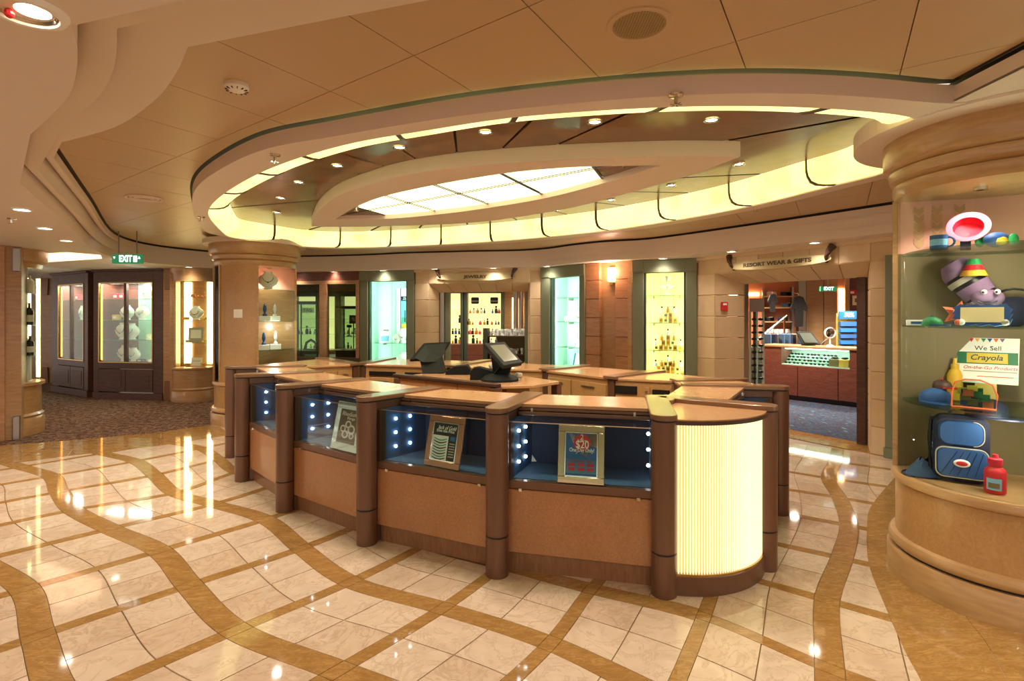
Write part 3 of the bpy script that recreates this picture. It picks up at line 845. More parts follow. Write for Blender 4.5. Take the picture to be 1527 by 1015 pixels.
U34 = display_case(3, 4, 'burl kiosk counter with a blue vitrine holding the dark ring advert', inner=two)
U45 = display_case(4, 5, 'burl kiosk counter with a blue vitrine holding the white bracelet advert', inner=two)
U56 = display_case(5, 6, 'burl kiosk counter with a blue vitrine holding the red starburst advert', inner=two)
U78 = display_case(7, 8, 'burl kiosk counter with glass top between the drum and the resort wear side', inner=two)
plain_case(8, 9, 'short burl kiosk counter facing the resort wear doorway', two)
plain_case(9, 10, 'burl kiosk counter with a black slot in front of the yellow showcase', [('slot', .02, .3, .62, .98), ('door', .34, .44, .1, 1.0), ('door', .46, 1, .1, .9), ('slot', .6, .98, .92, 1.0)])
plain_case(10, 11, 'burl kiosk counter with a handled door in front of the pale green showcase', [('door', .0, .56, .12, 1.0), ('door', .57, 1, .12, 1.0)])
plain_case(11, 12, 'plain burl kiosk counter in front of the jewelry doorway', [('door', 0, .3, .1, 1.0), ('slot', .3, .65, .5, .95), ('door', .65, 1, .1, 1.0)])
plain_case(12, 13, 'burl kiosk counter with letter slots in front of the teal showcase', [('slot', .12, .5, .93, .985), ('slot', .62, .95, .93, .985), ('door', .0, .55, .1, .91), ('door', .56, 1., .1, .91)])
plain_case(14, 1, 'long burl kiosk counter with a drawer below the dark shop window', [('drawer', .0, .35, .8, 1.0), ('door', .36, .7, .1, 1.), ('drawer', .71, 1, .8, 1.)])
# ---------------------------------------------------------------- glowing drum between posts 6 and 7
A, B = POST[6], POST[7]; ch = B - A; Lc = ch.length; mid_ = (A + B) / 2; nrm = Vector((ch.y, -ch.x)).normalized()
if nrm.y > 0: nrm = -nrm
sag = .17; Rd = (Lc * Lc / 4 + sag * sag) / (2 * sag); cd = mid_ - nrm * (Rd - sag)
t = thing('light_drum', 'glowing curved drum of fluted glass with a timber top at the kiosk end', 'light drum', (mid_.x, mid_.y, 0))
aA = math.atan2(A.y - cd.y, A.x - cd.x); aB = math.atan2(B.y - cd.y, B.x - cd.x)
mg = .06 / Rd
def dpt(f, r): 
    a = (aA + mg) + (aB - aA - 2 * mg) * f; return cd + Vector((math.cos(a), math.sin(a))) * r
arcp = lambda r, n=24: [dpt(k / n, r) for k in range(n + 1)]
apex = INN[6] + Vector((.06, -.06))
obj('base_plinth', MB().prism(arcp(Rd) + [apex], 0, .115), 'bronze', t, bevel=.004)
obj('base_trim', MB().grid([[v3(p, .115) for p in arcp(Rd - .004)], [v3(p, .128) for p in arcp(Rd - .004)], [v3(p, .128) for p in arcp(Rd - .05)]]), 'brass', t)
obj('glow_back', MB().grid([[v3(p, .12) for p in arcp(Rd - .035)], [v3(p, 1.03) for p in arcp(Rd - .035)]]), 'flute_back', t, smooth=True)
NF = 46; fl0 = None
w_ = (aB - aA - 2 * mg) * Rd / NF
for k in range(NF):
    p = dpt((k + .5) / NF, Rd - .02)
    if fl0 is None:
        fl0 = obj('flute', MB().lathe([(abs(w_) * .30, .128), (abs(w_) * .30, 1.026)], n=8, capz=False), 'flute_glow', t, smooth=True)
        fl0.location = Vector((p.x, p.y, 0)) - wloc(t); fl0.data.transform(Matrix.Translation(wloc(t)))
        fl0.location = Vector((p.x, p.y, 0)) - wloc(t)
    else:
        c = fl0.copy(); COL.objects.link(c); c.location = Vector((p.x, p.y, 0)) - wloc(t)
obj('drum_top', MB().prism(arcp(Rd + .02) + [apex], 1.028, 1.05), 'bronze_dark', t)
obj('drum_inlay', MB().prism(arcp(Rd + .012) + [apex], 1.05, 1.06), 'wood_top', t, bevel=.002)
# rounded web joining the two caps behind the drum top
w0 = INN[6]; web = [w0 + Vector((-.06, .05)), w0 + Vector((-.045, -.16)), w0 + Vector((.06, -.2)), w0 + Vector((.11, -.12)), w0 + Vector((.2, -.1)), w0 + Vector((.2, .03))]
obj('cap_web', MB().prism(catmull(web, 4, True), 1.057, 1.0895), 'bronze_cap', t, bevel=.004)
# ---------------------------------------------------------------- island desk inside the kiosk
DA, DB = G2(590, 558, 1.05), G2(738, 573, 1.05)
dn = Vector((-(DB - DA).y, (DB - DA).x)).normalized(); de = (DB - DA).normalized()
if dn.y < 0: dn = -dn
dq = lambda s, d: DA + de * s + dn * d
LD = (DB - DA).length
t = thing('service_desk', 'long burl service desk with bronze capped front inside the kiosk', 'desk', (DA.x, DA.y, 0))
for k in range(3):
    s0, s1 = LD * (.02 + .32 * k), LD * (.02 + .32 * k + .315)
    obj('front_panel', MB().prism([dq(s0, 0), dq(s1, 0), dq(s1, .03), dq(s0, .03)], .1, 1.02), 'burl', t, bevel=.003)
obj('kick_plate', MB().prism([dq(.04, .03), dq(LD - .04, .03), dq(LD - .04, .06), dq(.04, .06)], 0, .1), 'bronze_dark', t)
obj('front_cap', MB().prism([dq(-.03, -.02), dq(LD + .03, -.02), dq(LD + .03, .06), dq(-.03, .06)], 1.022, 1.055), 'bronze_dark', t, bevel=.006, seg=2)
for s in (-.02, LD - .06): obj('end_post', MB().prism([dq(s, -.015), dq(s + .09, -.015), dq(s + .09, .075), dq(s, .075)], 0, 1.02), 'bronze', t, bevel=.01, seg=2)
obj('desk_top', MB().prism([dq(.04, .06), dq(LD, .06), dq(LD + .22, .3), dq(LD + .25, .7), dq(LD - .2, .84), dq(.0, .74)], 1.0, 1.03), 'wood_top', t, bevel=.004)
obj('desk_body', MB().prism([dq(.06, .3), dq(LD - .1, .3), dq(LD - .1, .68), dq(.06, .68)], 0, 1.0), 'burl_light', t)
obj('open_shelf', MB().prism([dq(LD - .02, .12), dq(LD + .2, .32), dq(LD + .2, .7), dq(LD - .1, .8)], .62, .65), 'wood_dark', t)
obj('shelf_post', MB().prism([dq(LD + .17, .68), dq(LD + .24, .68), dq(LD + .24, .76), dq(LD + .17, .76)], 0, 1.0), 'bronze', t)
ZD = 1.03
def slab(mb, c, th):
    """slab from four corners with thickness th away from its normal"""
    c = [Vector(p) for p in c]; n = (c[1] - c[0]).cross(c[3] - c[0]).normalized()
    return mb.hexa([p - n * th for p in c] + c)
# touch-screen till facing the shopper side
q = G(742, 569, ZD); t = thing('touch_till', 'dark olive touch-screen till with a pale screen tilted up and a printer beside it', 'cash register', q)
dT = q.y
c = [D(752, 545, dT - .12), D(780, 540, dT + .05), D(752.5, 509, dT + .22), D(722, 511, dT + .06)]
n = (c[1] - c[0]).cross(c[3] - c[0]).normalized()
obj('monitor', slab(MB(), c, .05), 'olive_plastic', t, bevel=.006)
cc = sum(c, Vector((0, 0, 0))) / 4
s_ = [cc + (p - cc) * .72 + n * .003 for p in c]
obj('screen', slab(MB(), s_, .002), 'screen_grey', t)
b = [cc + (p - cc) * .62 - n * .05 for p in c]; foot = Vector((q.x + .02, q.y + .1, ZD + .06))
mb = MB(); ft = [foot + Vector(v) for v in ((-.07, -.05, 0), (.09, -.05, 0), (.09, .08, 0), (-.07, .08, 0))]
mb.hexa(ft + b); obj('neck', mb, 'black_plastic', t, bevel=.004)
obj('base_disc', MB().lathe([(.19, 0), (.19, .02), (.15, .05), (.1, .07)], (q.x + .02, q.y + .1), n=28).xf(Matrix.Translation((0, 0, ZD))), 'black_plastic', t, smooth=True)
pr = G(716, 566, ZD)
mb = MB(); L_ = .25
prof = [(0, 0), (0, .08), (.03, .12), (.09, .13), (.2, .10), (.26, .075), (.26, 0)]
mb.grid([[(pr.x - .1 + a, pr.y - .05 + w, ZD + z) for a, z in prof] for w in (0, .17)], closed=False)
mb.face([(pr.x - .1 + a, pr.y - .05, ZD + z) for a, z in prof]); mb.face([(pr.x - .1 + a, pr.y + .12, ZD + z) for a, z in prof])
prn = obj('printer', mb, 'black_plastic', t, bevel=.004)
obj('paper_roll', MB().tube([(pr.x + .1, pr.y + .1, ZD + .11), (pr.x + .18, pr.y + .13, ZD + .15)], .035, 10), 'grey_plush', prn)
hx = G(772, 566, ZD)
sc_ = thing('barcode_scanner', 'cream hand scanner lying beside the dark till', 'scanner', hx)
obj('head', MB().tube([(hx.x - .03, hx.y, ZD + .03), (hx.x + .0, hx.y, ZD + .045), (hx.x + .04, hx.y + .01, ZD + .04)], [.02, .032, .03], 10), 'grey_plush', sc_, smooth=True)
obj('grip', MB().tube([(hx.x - .03, hx.y, ZD + .03), (hx.x - .1, hx.y + .02, ZD + .018)], [.018, .016], 8), 'grey_plush', sc_, smooth=True)
# the other till, seen from behind
q = G(645, 557, ZD); dT = q.y
t = thing('till_terminal', 'dark till terminal turned away with its housing to the shoppers', 'cash register', q)
c = [D(611, 536, dT + .02), D(632, 511, dT + .2), D(672, 509, dT + .3), D(656, 535, dT + .12)]
obj('monitor', slab(MB(), [c[0], c[3], c[2], c[1]], .045), 'black_plastic', t, bevel=.006)
cc = sum(c, Vector((0, 0, 0))) / 4; n = Vector((.12, -1, -.25)).normalized()
back = [cc + (p - cc) * .8 for p in c]; bk2 = [cc + (p - cc) * .55 + Vector((.05, -.1, -.07)) for p in c]
obj('back_housing', MB().hexa([back[0], back[3], back[2], back[1], bk2[0], bk2[3], bk2[2], bk2[1]]), 'olive_plastic', t, bevel=.005)
mb = MB(); mb.hexa([D(x, y, d_) for x, y, d_ in ((630, 557, dT), (661, 556, dT), (666, 554, dT + .18), (634, 554, dT + .18))] + [D(x, y, d_) for x, y, d_ in ((626, 537, dT + .05), (655, 533, dT + .05), (660, 530, dT + .16), (630, 531, dT + .16))])
obj('neck', mb, 'olive_plastic', t, bevel=.004)
g = G(682, 557, ZD); mb = MB()
mb.grid([[(g.x - .12 + a, g.y + w, ZD + z) for a, z in [(0, 0), (0, .03), (.1, .09), (.24, .1), (.27, .06), (.27, 0)]] for w in (-.12, .06)])
for w in (-.12, .06): mb.face([(g.x - .12 + a, g.y + w, ZD + z) for a, z in [(0, 0), (0, .03), (.1, .09), (.24, .1), (.27, .06), (.27, 0)]])
obj('printer', mb, 'black_plastic', t, bevel=.004)
# ---------------------------------------------------------------- framed adverts in the vitrines
def advert(bl, br, hpx, m, label, lean=.22, z=.607):
    a, b = G(*bl, z), G(*br, z); x = (b - a).normalized(); w = (b - a).length
    back = Vector((-x.y, x.x, 0)); back = back if back.y > 0 else -back
    y = (Vector((0, 0, 1)) * math.cos(lean) + back * math.sin(lean)).normalized()
    h = hpx * a.y / F / math.cos(lean) / .97
    n = x.cross(y)
    t = thing('advert_frame', label, 'framed advert', a, 'adverts in the kiosk vitrines')
    P = lambda u, v, d=0.: a + x * u + y * v + n * d
    fr = .14 * w
    for (u0, u1, v0, v1) in ((0, w, 0, fr), (0, w, h - fr, h), (0, fr, fr, h - fr), (w - fr, w, fr, h - fr)):
        obj('frame_bar', MB().hexa([P(u0, v0, -.012), P(u1, v0, -.012), P(u1, v1, -.012), P(u0, v1, -.012), P(u0, v0, .006), P(u1, v0, .006), P(u1, v1, .006), P(u0, v1, .006)]), m, t, bevel=.003)
    for (u0, u1, v0, v1) in ((fr, fr + .008, fr, h - fr), (w - fr - .008, w - fr, fr, h - fr), (fr, w - fr, fr, fr + .008), (fr, w - fr, h - fr - .008, h - fr)):
        obj('inner_bead', MB().hexa([P(u0, v0, -.004), P(u1, v0, -.004), P(u1, v1, -.004), P(u0, v1, -.004), P(u0, v0, .004), P(u1, v0, .004), P(u1, v1, .004), P(u0, v1, .004)]), 'chrome', t)
    obj('easel_back', MB().hexa([P(w * .4, h * .1, -.012), P(w * .6, h * .1, -.012), P(w * .6, h * .75, -.014), P(w * .4, h * .75, -.014), a + x * w * .4 + back * .16 + Vector((0, 0, .0)), a + x * w * .6 + back * .16, P(w * .6, h * .8, -.02), P(w * .4, h * .8, -.02)]), 'black', t)
    iw, ih = w - 2 * fr - .016, h - 2 * fr - .016; o = P(fr + .008, fr + .008, 0)
    R_ = lambda u0, u1, v0, v1, d=.001: MB().face([o + x * (u * iw) + y * (v * ih) + n * d for u, v in ((u0, v0), (u1, v0), (u1, v1), (u0, v1))])
    Mt = lambda u, v, d=.002: basis(o + x * (u * iw) + y * (v * ih) + n * d, x, y)
    return t, R_, Mt, iw, ih, (lambda u, v, d=.0015: o + x * (u * iw) + y * (v * ih) + n * d)
t, R_, Mt, iw, ih, PT = advert((493, 667), (533, 677), 66, 'chrome', 'chrome framed dark advert showing rings in a blue vitrine')
pg = obj('poster', R_(0, 1, 0, 1), 'bronze_dark', t)
text('headline', 'Rhodium', .05, 'white', pg, Mt(.5, .86), width=iw * .8); text('headline', 'Rings', .03, 'white', pg, Mt(.6, .74), width=iw * .4)
for u, v, s in ((.5, .56, .16), (.25, .42, .15), (.7, .42, .2), (.4, .26, .17), (.75, .24, .13)):
    obj('ring_picture', MB().grid([[PT(u + s * rr * math.cos(q * PI / 8), v + s * rr * .7 * math.sin(q * PI / 8)) for q in range(16)] for rr in (.6, 1.)], closed=True), 'white', pg)
t, R_, Mt, iw, ih, PT = advert((632, 692), (684, 702), 70, 'copper_frame', 'copper framed advert picturing a fan of white bracelets')
pg = obj('poster', R_(0, 1, 0, 1), 'black', t)
text('headline', 'Jack of Gold', .04, 'white', pg, Mt(.55, .88), width=iw * .8, shear=.3); text('headline', 'Love this Price', .03, 'white', pg, Mt(.5, .79), width=iw * .75)
obj('picture', R_(.0, .66, .0, .66, .0012), 'paper_white', pg)
for q in range(8):
    v = .60 - q * .075
    obj('bracelet_picture', MB().grid([[PT(.05 + .55 * k / 8, v - .05 * math.sin(PI * k / 8) - .0, .002) for k in range(9)], [PT(.05 + .55 * k / 8, v - .03 - .06 * math.sin(PI * k / 8), .002) for k in range(9)]]), 'green_dark' if q % 2 else 'glass_edge', pg)
for q in range(6): obj('text_line', R_(.72, .95, .1 + q * .07, .13 + q * .07, .0015), 'grey_plush', pg)
obj('blue_photo', R_(.74, .94, .54, .66, .0015), 'blue_print', pg)
t, R_, Mt, iw, ih, PT = advert((831, 719), (901, 724), 80, 'gold_frame', 'gold framed advert with a red starburst and a blue price table')
pg = obj('poster', R_(0, 1, 0, 1), 'blue_print', t)
obj('photo', MB().face([PT(.08, 1, .001), PT(.3, 1, .001), PT(.4, .55, .001)]), 'white', pg)
obj('photo', MB().face([PT(.7, 1, .001), PT(1, 1, .001), PT(1, .68, .001), PT(.75, .72, .001)]), 'gold_box', pg)
obj('photo', MB().face([PT(.3, .52, .001), PT(.35, .5, .001), PT(.5, .66, .001)]), 'white', pg); obj('photo', MB().face([PT(.45, .52, .001), PT(.75, .42, .001), PT(.72, .62, .001)]), 'cream_box', pg)
obj('starburst', MB().face([PT(.52 + (.31 if q % 2 else .26) * math.cos(q * PI / 14) , .78 + (.22 if q % 2 else .185) * math.sin(q * PI / 14), .0018) for q in range(28)]), 'red', pg)
text('lettering', '2', .045, 'white', pg, Mt(.52, .91, .003)); text('lettering', 'T-Shirts', .02, 'white', pg, Mt(.52, .83, .003), width=iw * .3)
text('lettering', '$20', .07, 'white', pg, Mt(.53, .73, .003), width=iw * .42, bold=.0008); text('lettering', 'One Day Only!', .035, 'white', pg, Mt(.52, .6, .003), width=iw * .8, bold=.0006)
obj('price_table', R_(.0, 1, .05, .39, .001), 'sky_print', pg)
text('lettering', 'Gift Shop Sale', .02, 'red', pg, Mt(.5, .34, .003), width=iw * .7)
for a in range(3):
    for b in range(2): obj('price_cell', R_(.08 + a * .31, .3 + a * .31, .12 + b * .1, .19 + b * .1, .0016), 'red', pg)
tg = thing('price_ticket', 'small cream paper ticket standing in the blue vitrine of the starburst advert', 'ticket', G(800, 692, .607))
tq = G(800, 692, .607)
obj('card', MB().box((tq.x, tq.y + .06, tq.z + .03), (.085, .004, .05), .05, -.2), 'paper_white', tg)
# ================================================================ back wall line: eight stretches under the soffit
WP = {k: G2(x, y, ZS) for k, (x, y) in {0: (428, 406.5), 1: (537, 404.3), 2: (618, 402.6), 3: (808, 399), 4: (873, 392.8), 5: (943, 388), 6: (1039, 384.6), 7: (1335, 352)}.items()}
FRW = {k: Fr(WP[k], WP[k + 1]) for k in range(7)}
wall_back = sempty('wall_back')
def fbox(fr, name, m, par, a0, a1, d0, d1, z0, z1, **k): return obj(name, fr.box(MB(), a0, a1, d0, d1, z0, z1), m, par, **k)
# ---------------------------------------------------------------- lit showcases let into the wall
def wallcase(fr, x0, x1, zb, zt, dep, back, label, shelves, lamp, energy, tint, stile='green_frame'):
    s0, s1 = fr.s_at(x0), fr.s_at(x1); c = fr.P((s0 + s1) / 2, 0, 0)
    t = thing('wall_showcase', label, 'showcase', (c.x, c.y, 0), 'lit showcases in the back wall')
    L = fr.L
    fbox(fr, 'stile', stile, t, 0, s0, -.12, .03, 0, ZS - .22, bevel=.006); fbox(fr, 'stile', stile, t, s1, L, -.12, .03, 0, ZS - .22, bevel=.006)
    fbox(fr, 'header', stile, t, 0, L, -.12, .03, ZS - .22, ZS, bevel=.006)
    for a in (0, L - (L - s1)): fbox(fr, 'corner_block', stile, t, a, (s0 if a == 0 else L), .03, .045, ZS - .2, ZS - .01, bevel=.004)
    w = .035
    for q in ((s0 - .0, s0 + w, zb, zt), (s1 - w, s1, zb, zt), (s0, s1, zt, ZS - .2)):
        fbox(fr, 'reveal', 'green_dark', t, q[0], q[1], -.1, .0, q[2], q[3])
    fbox(fr, 'base_panel', stile, t, s0, s1, -.1, .02, 0, zb, bevel=.004)
    fbox(fr, 'back_panel', back, t, s0 - .05, s1 + .05, -dep - .03, -dep, zb - .05, zt + .05)
    for k in range(1, 3): fbox(fr, 'panel_joint', stile, t, s0 + (s1 - s0) * k / 3 - .003, s0 + (s1 - s0) * k / 3 + .003, -dep, -dep + .002, zb, zt)
    fbox(fr, 'side_panel', back, t, s0 - .05, s0 - .02, -dep, -.1, zb - .05, zt + .05); fbox(fr, 'side_panel', back, t, s1 + .02, s1 + .05, -dep, -.1, zb - .05, zt + .05)
    fbox(fr, 'case_floor', back, t, s0 - .02, s1 + .02, -dep, -.1, zb - .04, zb); fbox(fr, 'case_ceiling', back, t, s0 - .02, s1 + .02, -dep, -.1, zt + .03, zt + .05)
    for a in (s0 - .018, s1 + .008): fbox(fr, 'light_strip', lamp, t, a, a + .01, -.14, -.115, zb + .02, zt)
    fbox(fr, 'top_lamp', lamp, t, s0 + .05, s1 - .05, -dep * .6, -dep * .4, zt + .02, zt + .03)
    d = light_data('case_lamp', 'AREA', energy * .5, tint, shape='RECTANGLE', size=.05, size_y=zt - zb - .1)
    for a, sg in ((s0 + .0, 1), (s1 - .0, -1)):
        dr = (-fr.n * .75 + fr.t * sg).normalized(); zv = Vector((-dr.x, -dr.y, 0)); yv = Vector((0, 0, 1)); xv = yv.cross(zv)
        light_obj('lamp_light', d, fr.P(a, -.13, (zb + zt) / 2), Matrix((xv, yv, zv)).transposed().to_euler(), t)
    fbox(fr, 'glass_front', 'glass_clear', t, s0 + w, s1 - w, -.05, -.045, zb, zt)
    for z in shelves:
        sh = fbox(fr, 'shelf', 'glass_shelf', t, s0 - .02, s1 + .02, -dep + .005, -.14, z - .008, z)
        fbox(fr, 'shelf_edge', 'glass_edge', sh, s0 - .02, s1 + .02, -.14, -.137, z - .008, z)
        for a in (.18, .82): fbox(fr, 'bracket', 'steel', sh, s0 + (s1 - s0) * a, s0 + (s1 - s0) * a + .012, -dep, -dep + .16, z - .05, z - .009)
    return t, (lambda u, d_, z: fr.P(s0 + (s1 - s0) * u, -dep * d_, z)), s1 - s0
T1, C1P, C1W = wallcase(FRW[1], 549, 608, .58, 2.40, .5, 'teal_panel', 'olive framed wall showcase with pale teal lining and a watch poster', [1.11], 'teal_light', 13, (.8, 1, .92))
T2, C2P, C2W = wallcase(FRW[3], 820.5, 866, .72, 2.42, .5, 'teal_panel', 'olive framed wall showcase with pale green lining and three glass shelves', [1.09, 1.57, 2.03], 'teal_light', 18, (.85, 1, .9))
T3, C3P, C3W = wallcase(FRW[5], 960, 1023, .66, 2.40, .45, 'cream_panel', 'olive framed wall showcase glowing yellow with stacked perfume boxes', [1.10, 1.565, 2.03], 'case_light', 13, (1, .88, .5))
# ---------------------------------------------------------------- items: jewellery bust, boxes, bottles
def make_bust():
    t = thing('necklace_bust', 'x', 'jewelry bust')
    rows = []
    for z, w, d in ((0, .06, .05), (.015, .062, .05), (.025, .05, .04), (.04, .07, .045), (.08, .118, .055), (.13, .135, .06), (.18, .115, .055), (.215, .07, .045), (.235, .05, .04), (.255, .055, .042)):
        rows.append([(w * math.cos(a * PI / 8), d * math.sin(a * PI / 8) - (.03 if z < .03 else 0) * 0, z) for a in range(16)])
    mb = MB().grid(rows, closed=True); mb.face(rows[0]); mb.face(rows[-1])
    obj('bust_form', mb, 'bust_white', t, smooth=True)
    P = [(.07 * math.cos(a), -.062, .17 - .07 * math.sin(a)) for a in [PI * k / 10 for k in range(11)]]
    n = obj('necklace', MB().tube(P, .004, 6), 'gold_frame', t)
    obj('pendant', MB().ball((0, -.066, .095), .011, 8, 6), 'blue', n)
    return t
bust0 = make_bust()
def box_thing(name, label, cat, p, d, m, lid, group, rz=0.):
    t = thing(name, label, cat, p, group)
    M = Matrix.Translation(Vector(p)) @ Matrix.Rotation(rz, 4, 'Z')
    obj('carton', MB().box((0, 0, d[2] / 2), d).xf(M), m, t, bevel=.002)
    obj('label_panel', MB().box((0, -d[1] / 2 - .001, d[2] * .5), (d[0] * .6, .002, d[2] * .45)).xf(M), lid, t)
    return t
def make_bottle(m, cap, h=.11, w=.03):
    t = thing('perfume_bottle', 'x', 'perfume bottle')
    obj('flask', MB().lathe([(w * .9, 0), (w, .01), (w, h * .5), (w * .8, h * .6), (w * .3, h * .66), (w * .3, h * .72)], n=12), m, t, smooth=True)
    obj('stopper', MB().ball((0, 0, h * .86), h * .15, 10, 6), cap, t, smooth=True)
    return t
def card(name, label, cat, p, w, h, rz, lean, m, par_m='white', group=None):
    """a thin upright printed card with thickness, returns thing and a face placer"""
    t = thing(name, label, cat, p, group)
    M = Matrix.Translation(Vector(p)) @ Matrix.Rotation(rz, 4, 'Z') @ Matrix.Rotation(-lean, 4, 'X')
    pg = obj('board', MB().box((0, 0, h / 2), (w, .006, h)).xf(M), m, t)
    def patch(nm, u0, u1, v0, v1, mm): return obj(nm, MB().box((w * ((u0 + u1) / 2 - .5), -.0045, h * (v0 + v1) / 2), (w * (u1 - u0), .002, h * (v1 - v0))).xf(M), mm, pg)
    def tm(u, v): return M @ Matrix.Translation((w * (u - .5), -.0062, h * v)) @ Matrix.Rotation(PI / 2, 4, 'X')
    return t, patch, tm, pg
rz1 = math.atan2(FRW[1].t.y, FRW[1].t.x); rz2 = math.atan2(FRW[3].t.y, FRW[3].t.x); rz3 = math.atan2(FRW[5].t.y, FRW[5].t.x)
# watch showcase
t, patch, tm, pg = card('watch_poster', 'tall poster of people on a beach hanging in the teal showcase', 'poster', C1P(.72, .92, 1.30), .42, .98, rz1, 0, 'paper_white')
patch('spine', .0, .18, 0, 1, 'white'); patch('sky', .26, 1, .35, .78, 'sky_print'); patch('sea', .26, 1, .22, .36, 'glass_edge'); patch('sand', .26, 1, .03, .22, 'yellow_print'); patch('band', .24, 1, .72, .82, 'navy'); patch('blue_edge', .2, .25, 0, 1, 'blue_print')
text('lettering', '25% OFF', .08, 'white', pg, tm(.66, .77), width=.26); text('lettering', 'SPRING TIME', .05, 'blue_print', pg, tm(.09, .4) @ Matrix.Rotation(PI / 2, 4, 'Z'))
for u, v in ((.42, .36), (.62, .33)): patch('figure', u, u + .08, v - .1, v + .15, 'black')
t, patch, tm, pg = card('watch_card', 'small white watch advert card on the teal showcase shelf', 'card', C1P(.28, .5, 1.11), .23, .33, rz1, .12, 'paper_white')
patch('photo', .1, .9, .1, .45, 'sky_print'); text('lettering', 'OMEGA', .05, 'black', pg, tm(.5, .8), width=.16)
for k, (u, d_, z, s) in enumerate(((.58, .55, 1.11, .75), (.74, .6, 1.11, 1.2), (.92, .5, 1.11, .8), (.76, .5, .58, 1.3), (.95, .5, .58, .8))):
    place(bust0, C1P(u, d_, z), rz1, ['small white bust low beside the watch card', 'tall white bust before the beach poster', 'short white bust at the poster edge', 'large white bust on the floor of the teal showcase', 'small white bust on the floor of the teal showcase'][k], 'jewelry busts', s)
place(bust0, C1P(.3, .5, .58), rz1, 'squat white bust on the teal showcase floor beneath the card', 'jewelry busts', .5)
# pale green showcase
t, patch, tm, pg = card('shop_notice', 'small dark teal notice card on the top shelf of the pale green showcase', 'notice', C2P(.68, .8, 2.03), .13, .15, rz2, .1, 'green_print')
patch('band', .1, .9, .35, .65, 'sky_print'); text('lettering', 'SALE', .03, 'white', pg, tm(.5, .78), width=.08)
for k, (u, d_, z, s) in enumerate(((.25, .5, 1.57, .45), (.62, .6, 1.57, .8), (.85, .5, 1.57, 1.1), (.6, .5, 1.09, .6), (.8, .6, 1.09, .9), (.95, .5, 1.09, .6))):
    place(bust0, C2P(u, d_, z), rz2, ['tiny white bust alone at the mullion side of the pale green showcase', 'white bust in the middle of the pale green showcase', 'tallest white bust on the middle shelf of the pale green showcase', 'low white bust on the bottom glass shelf', 'white bust between two low ones on the bottom glass shelf', 'low white bust at the wood pilaster end of the glass shelf'][k], 'jewelry busts', s)
t, patch, tm, pg = card('watch_folder', 'white and blue leaflet leaning on the floor of the pale green showcase', 'leaflet', C2P(.62, .5, .72), .26, .26, rz2, .25, 'paper_white')
patch('stripe', 0, .14, 0, 1, 'blue_print'); patch('dial', .7, .9, .6, .8, 'black')
# perfume pyramid
bA = make_bottle('amber', 'chrome'); bB = make_bottle('crystal', 'black')
rr = random.Random(3)
for si, z in enumerate((1.565, 1.10, .66)):
    nm = ('upper shelf', 'middle shelf', 'floor')[si]
    for row, n in enumerate(((4, 2, 0), (6, 3, 1), (7, 5, 2))[si]):
        for k in range(n):
            u = .5 + (k - (n - 1) / 2) * .115 + (0 if n > 1 else -.0); w = .062; zz = z + row * .085
            m = ('gold_box', 'cream_box', 'amber')[(k + row + si) % 3]
            box_thing('perfume_box', '%s perfume box in row %s on the %s of the yellow showcase' % ({'gold_box': 'gold', 'cream_box': 'cream', 'amber': 'amber'}[m], ('one', 'two', 'three')[row], nm), 'perfume box', C3P(u + .06, .5 + .0 * row, zz), (w, .06, .084), m, 'gold_frame' if m != 'gold_box' else 'amber', 'perfume boxes in the yellow showcase', rz3)
    for k in range((3, 5, 5)[si]):
        n = (3, 5, 5)[si]; u = .56 + (k - (n - 1) / 2) * .15
        rowtop = ((2, 2, 2), (1, 2, 3, 2, 1), (2, 2, 3, 2, 2))[1 if si == 1 else (2 if si == 2 else 0)][k] if si else 2
        place(bA if k % 2 else bB, C3P(u, .42, z + (.085 * (rowtop - (0 if si else 0)) if True else 0)), rz3, '%s bottle with round stopper over boxes on yellow showcase %s' % ('amber' if k % 2 else 'clear glass', nm), 'perfume bottles in the yellow showcase')
p = C3P(.53, .5, 2.03)
t = thing('crystal_decanter', 'tall clear crystal decanter on the top shelf of the yellow showcase', 'decanter', p)
obj('body', MB().lathe([(.06, 0), (.065, .02), (.03, .05), (.02, .08), (.11, .14), (.12, .155), (.1, .17), (.03, .2), (.02, .23)], (p.x, p.y), n=20).xf(Matrix.Translation((0, 0, p.z))), 'crystal', t, smooth=True)
obj('stopper', MB().lathe([(.02, .23), (.055, .25), (.06, .3), (.05, .33), (.01, .345)], (p.x, p.y), n=16).xf(Matrix.Translation((0, 0, p.z))), 'crystal', t, smooth=True)
# ---------------------------------------------------------------- dark shop window beside the column
fr = FRW[0]; L = fr.L; zb, zt = .78, 2.40
win = sempty('window_1', fr.P(L / 2, 0, 0)); 
sm0, sm1 = fr.s_at(478), fr.s_at(489); se = fr.s_at(532)
fbox(fr, 'window_header', 'wood_red', win, -.6, L, -.06, .04, 2.42, ZS); fbox(fr, 'window_rail', 'wood_pilaster', win, -.6, L, -.05, .05, 2.36, 2.43)
fbox(fr, 'window_mullion', 'wood_pilaster', win, sm0, sm1, -.05, .05, 0, 2.38, bevel=.005); fbox(fr, 'window_stile', 'wood_pilaster', win, se, L - .01, -.05, .05, 0, 2.38, bevel=.005)
fbox(fr, 'window_sill', 'wood_dark', win, -.6, L, -.06, .08, .70, .80); fbox(fr, 'wall_panel', 'wood_pilaster', win, -.6, L, -.05, .03, 0, .70)
fbox(fr, 'pane', 'glass_tint', win, -.6, sm0, -.01, .0, .8, 2.36); fbox(fr, 'pane', 'glass_tint', win, sm1, se, -.01, .0, .8, 2.36)
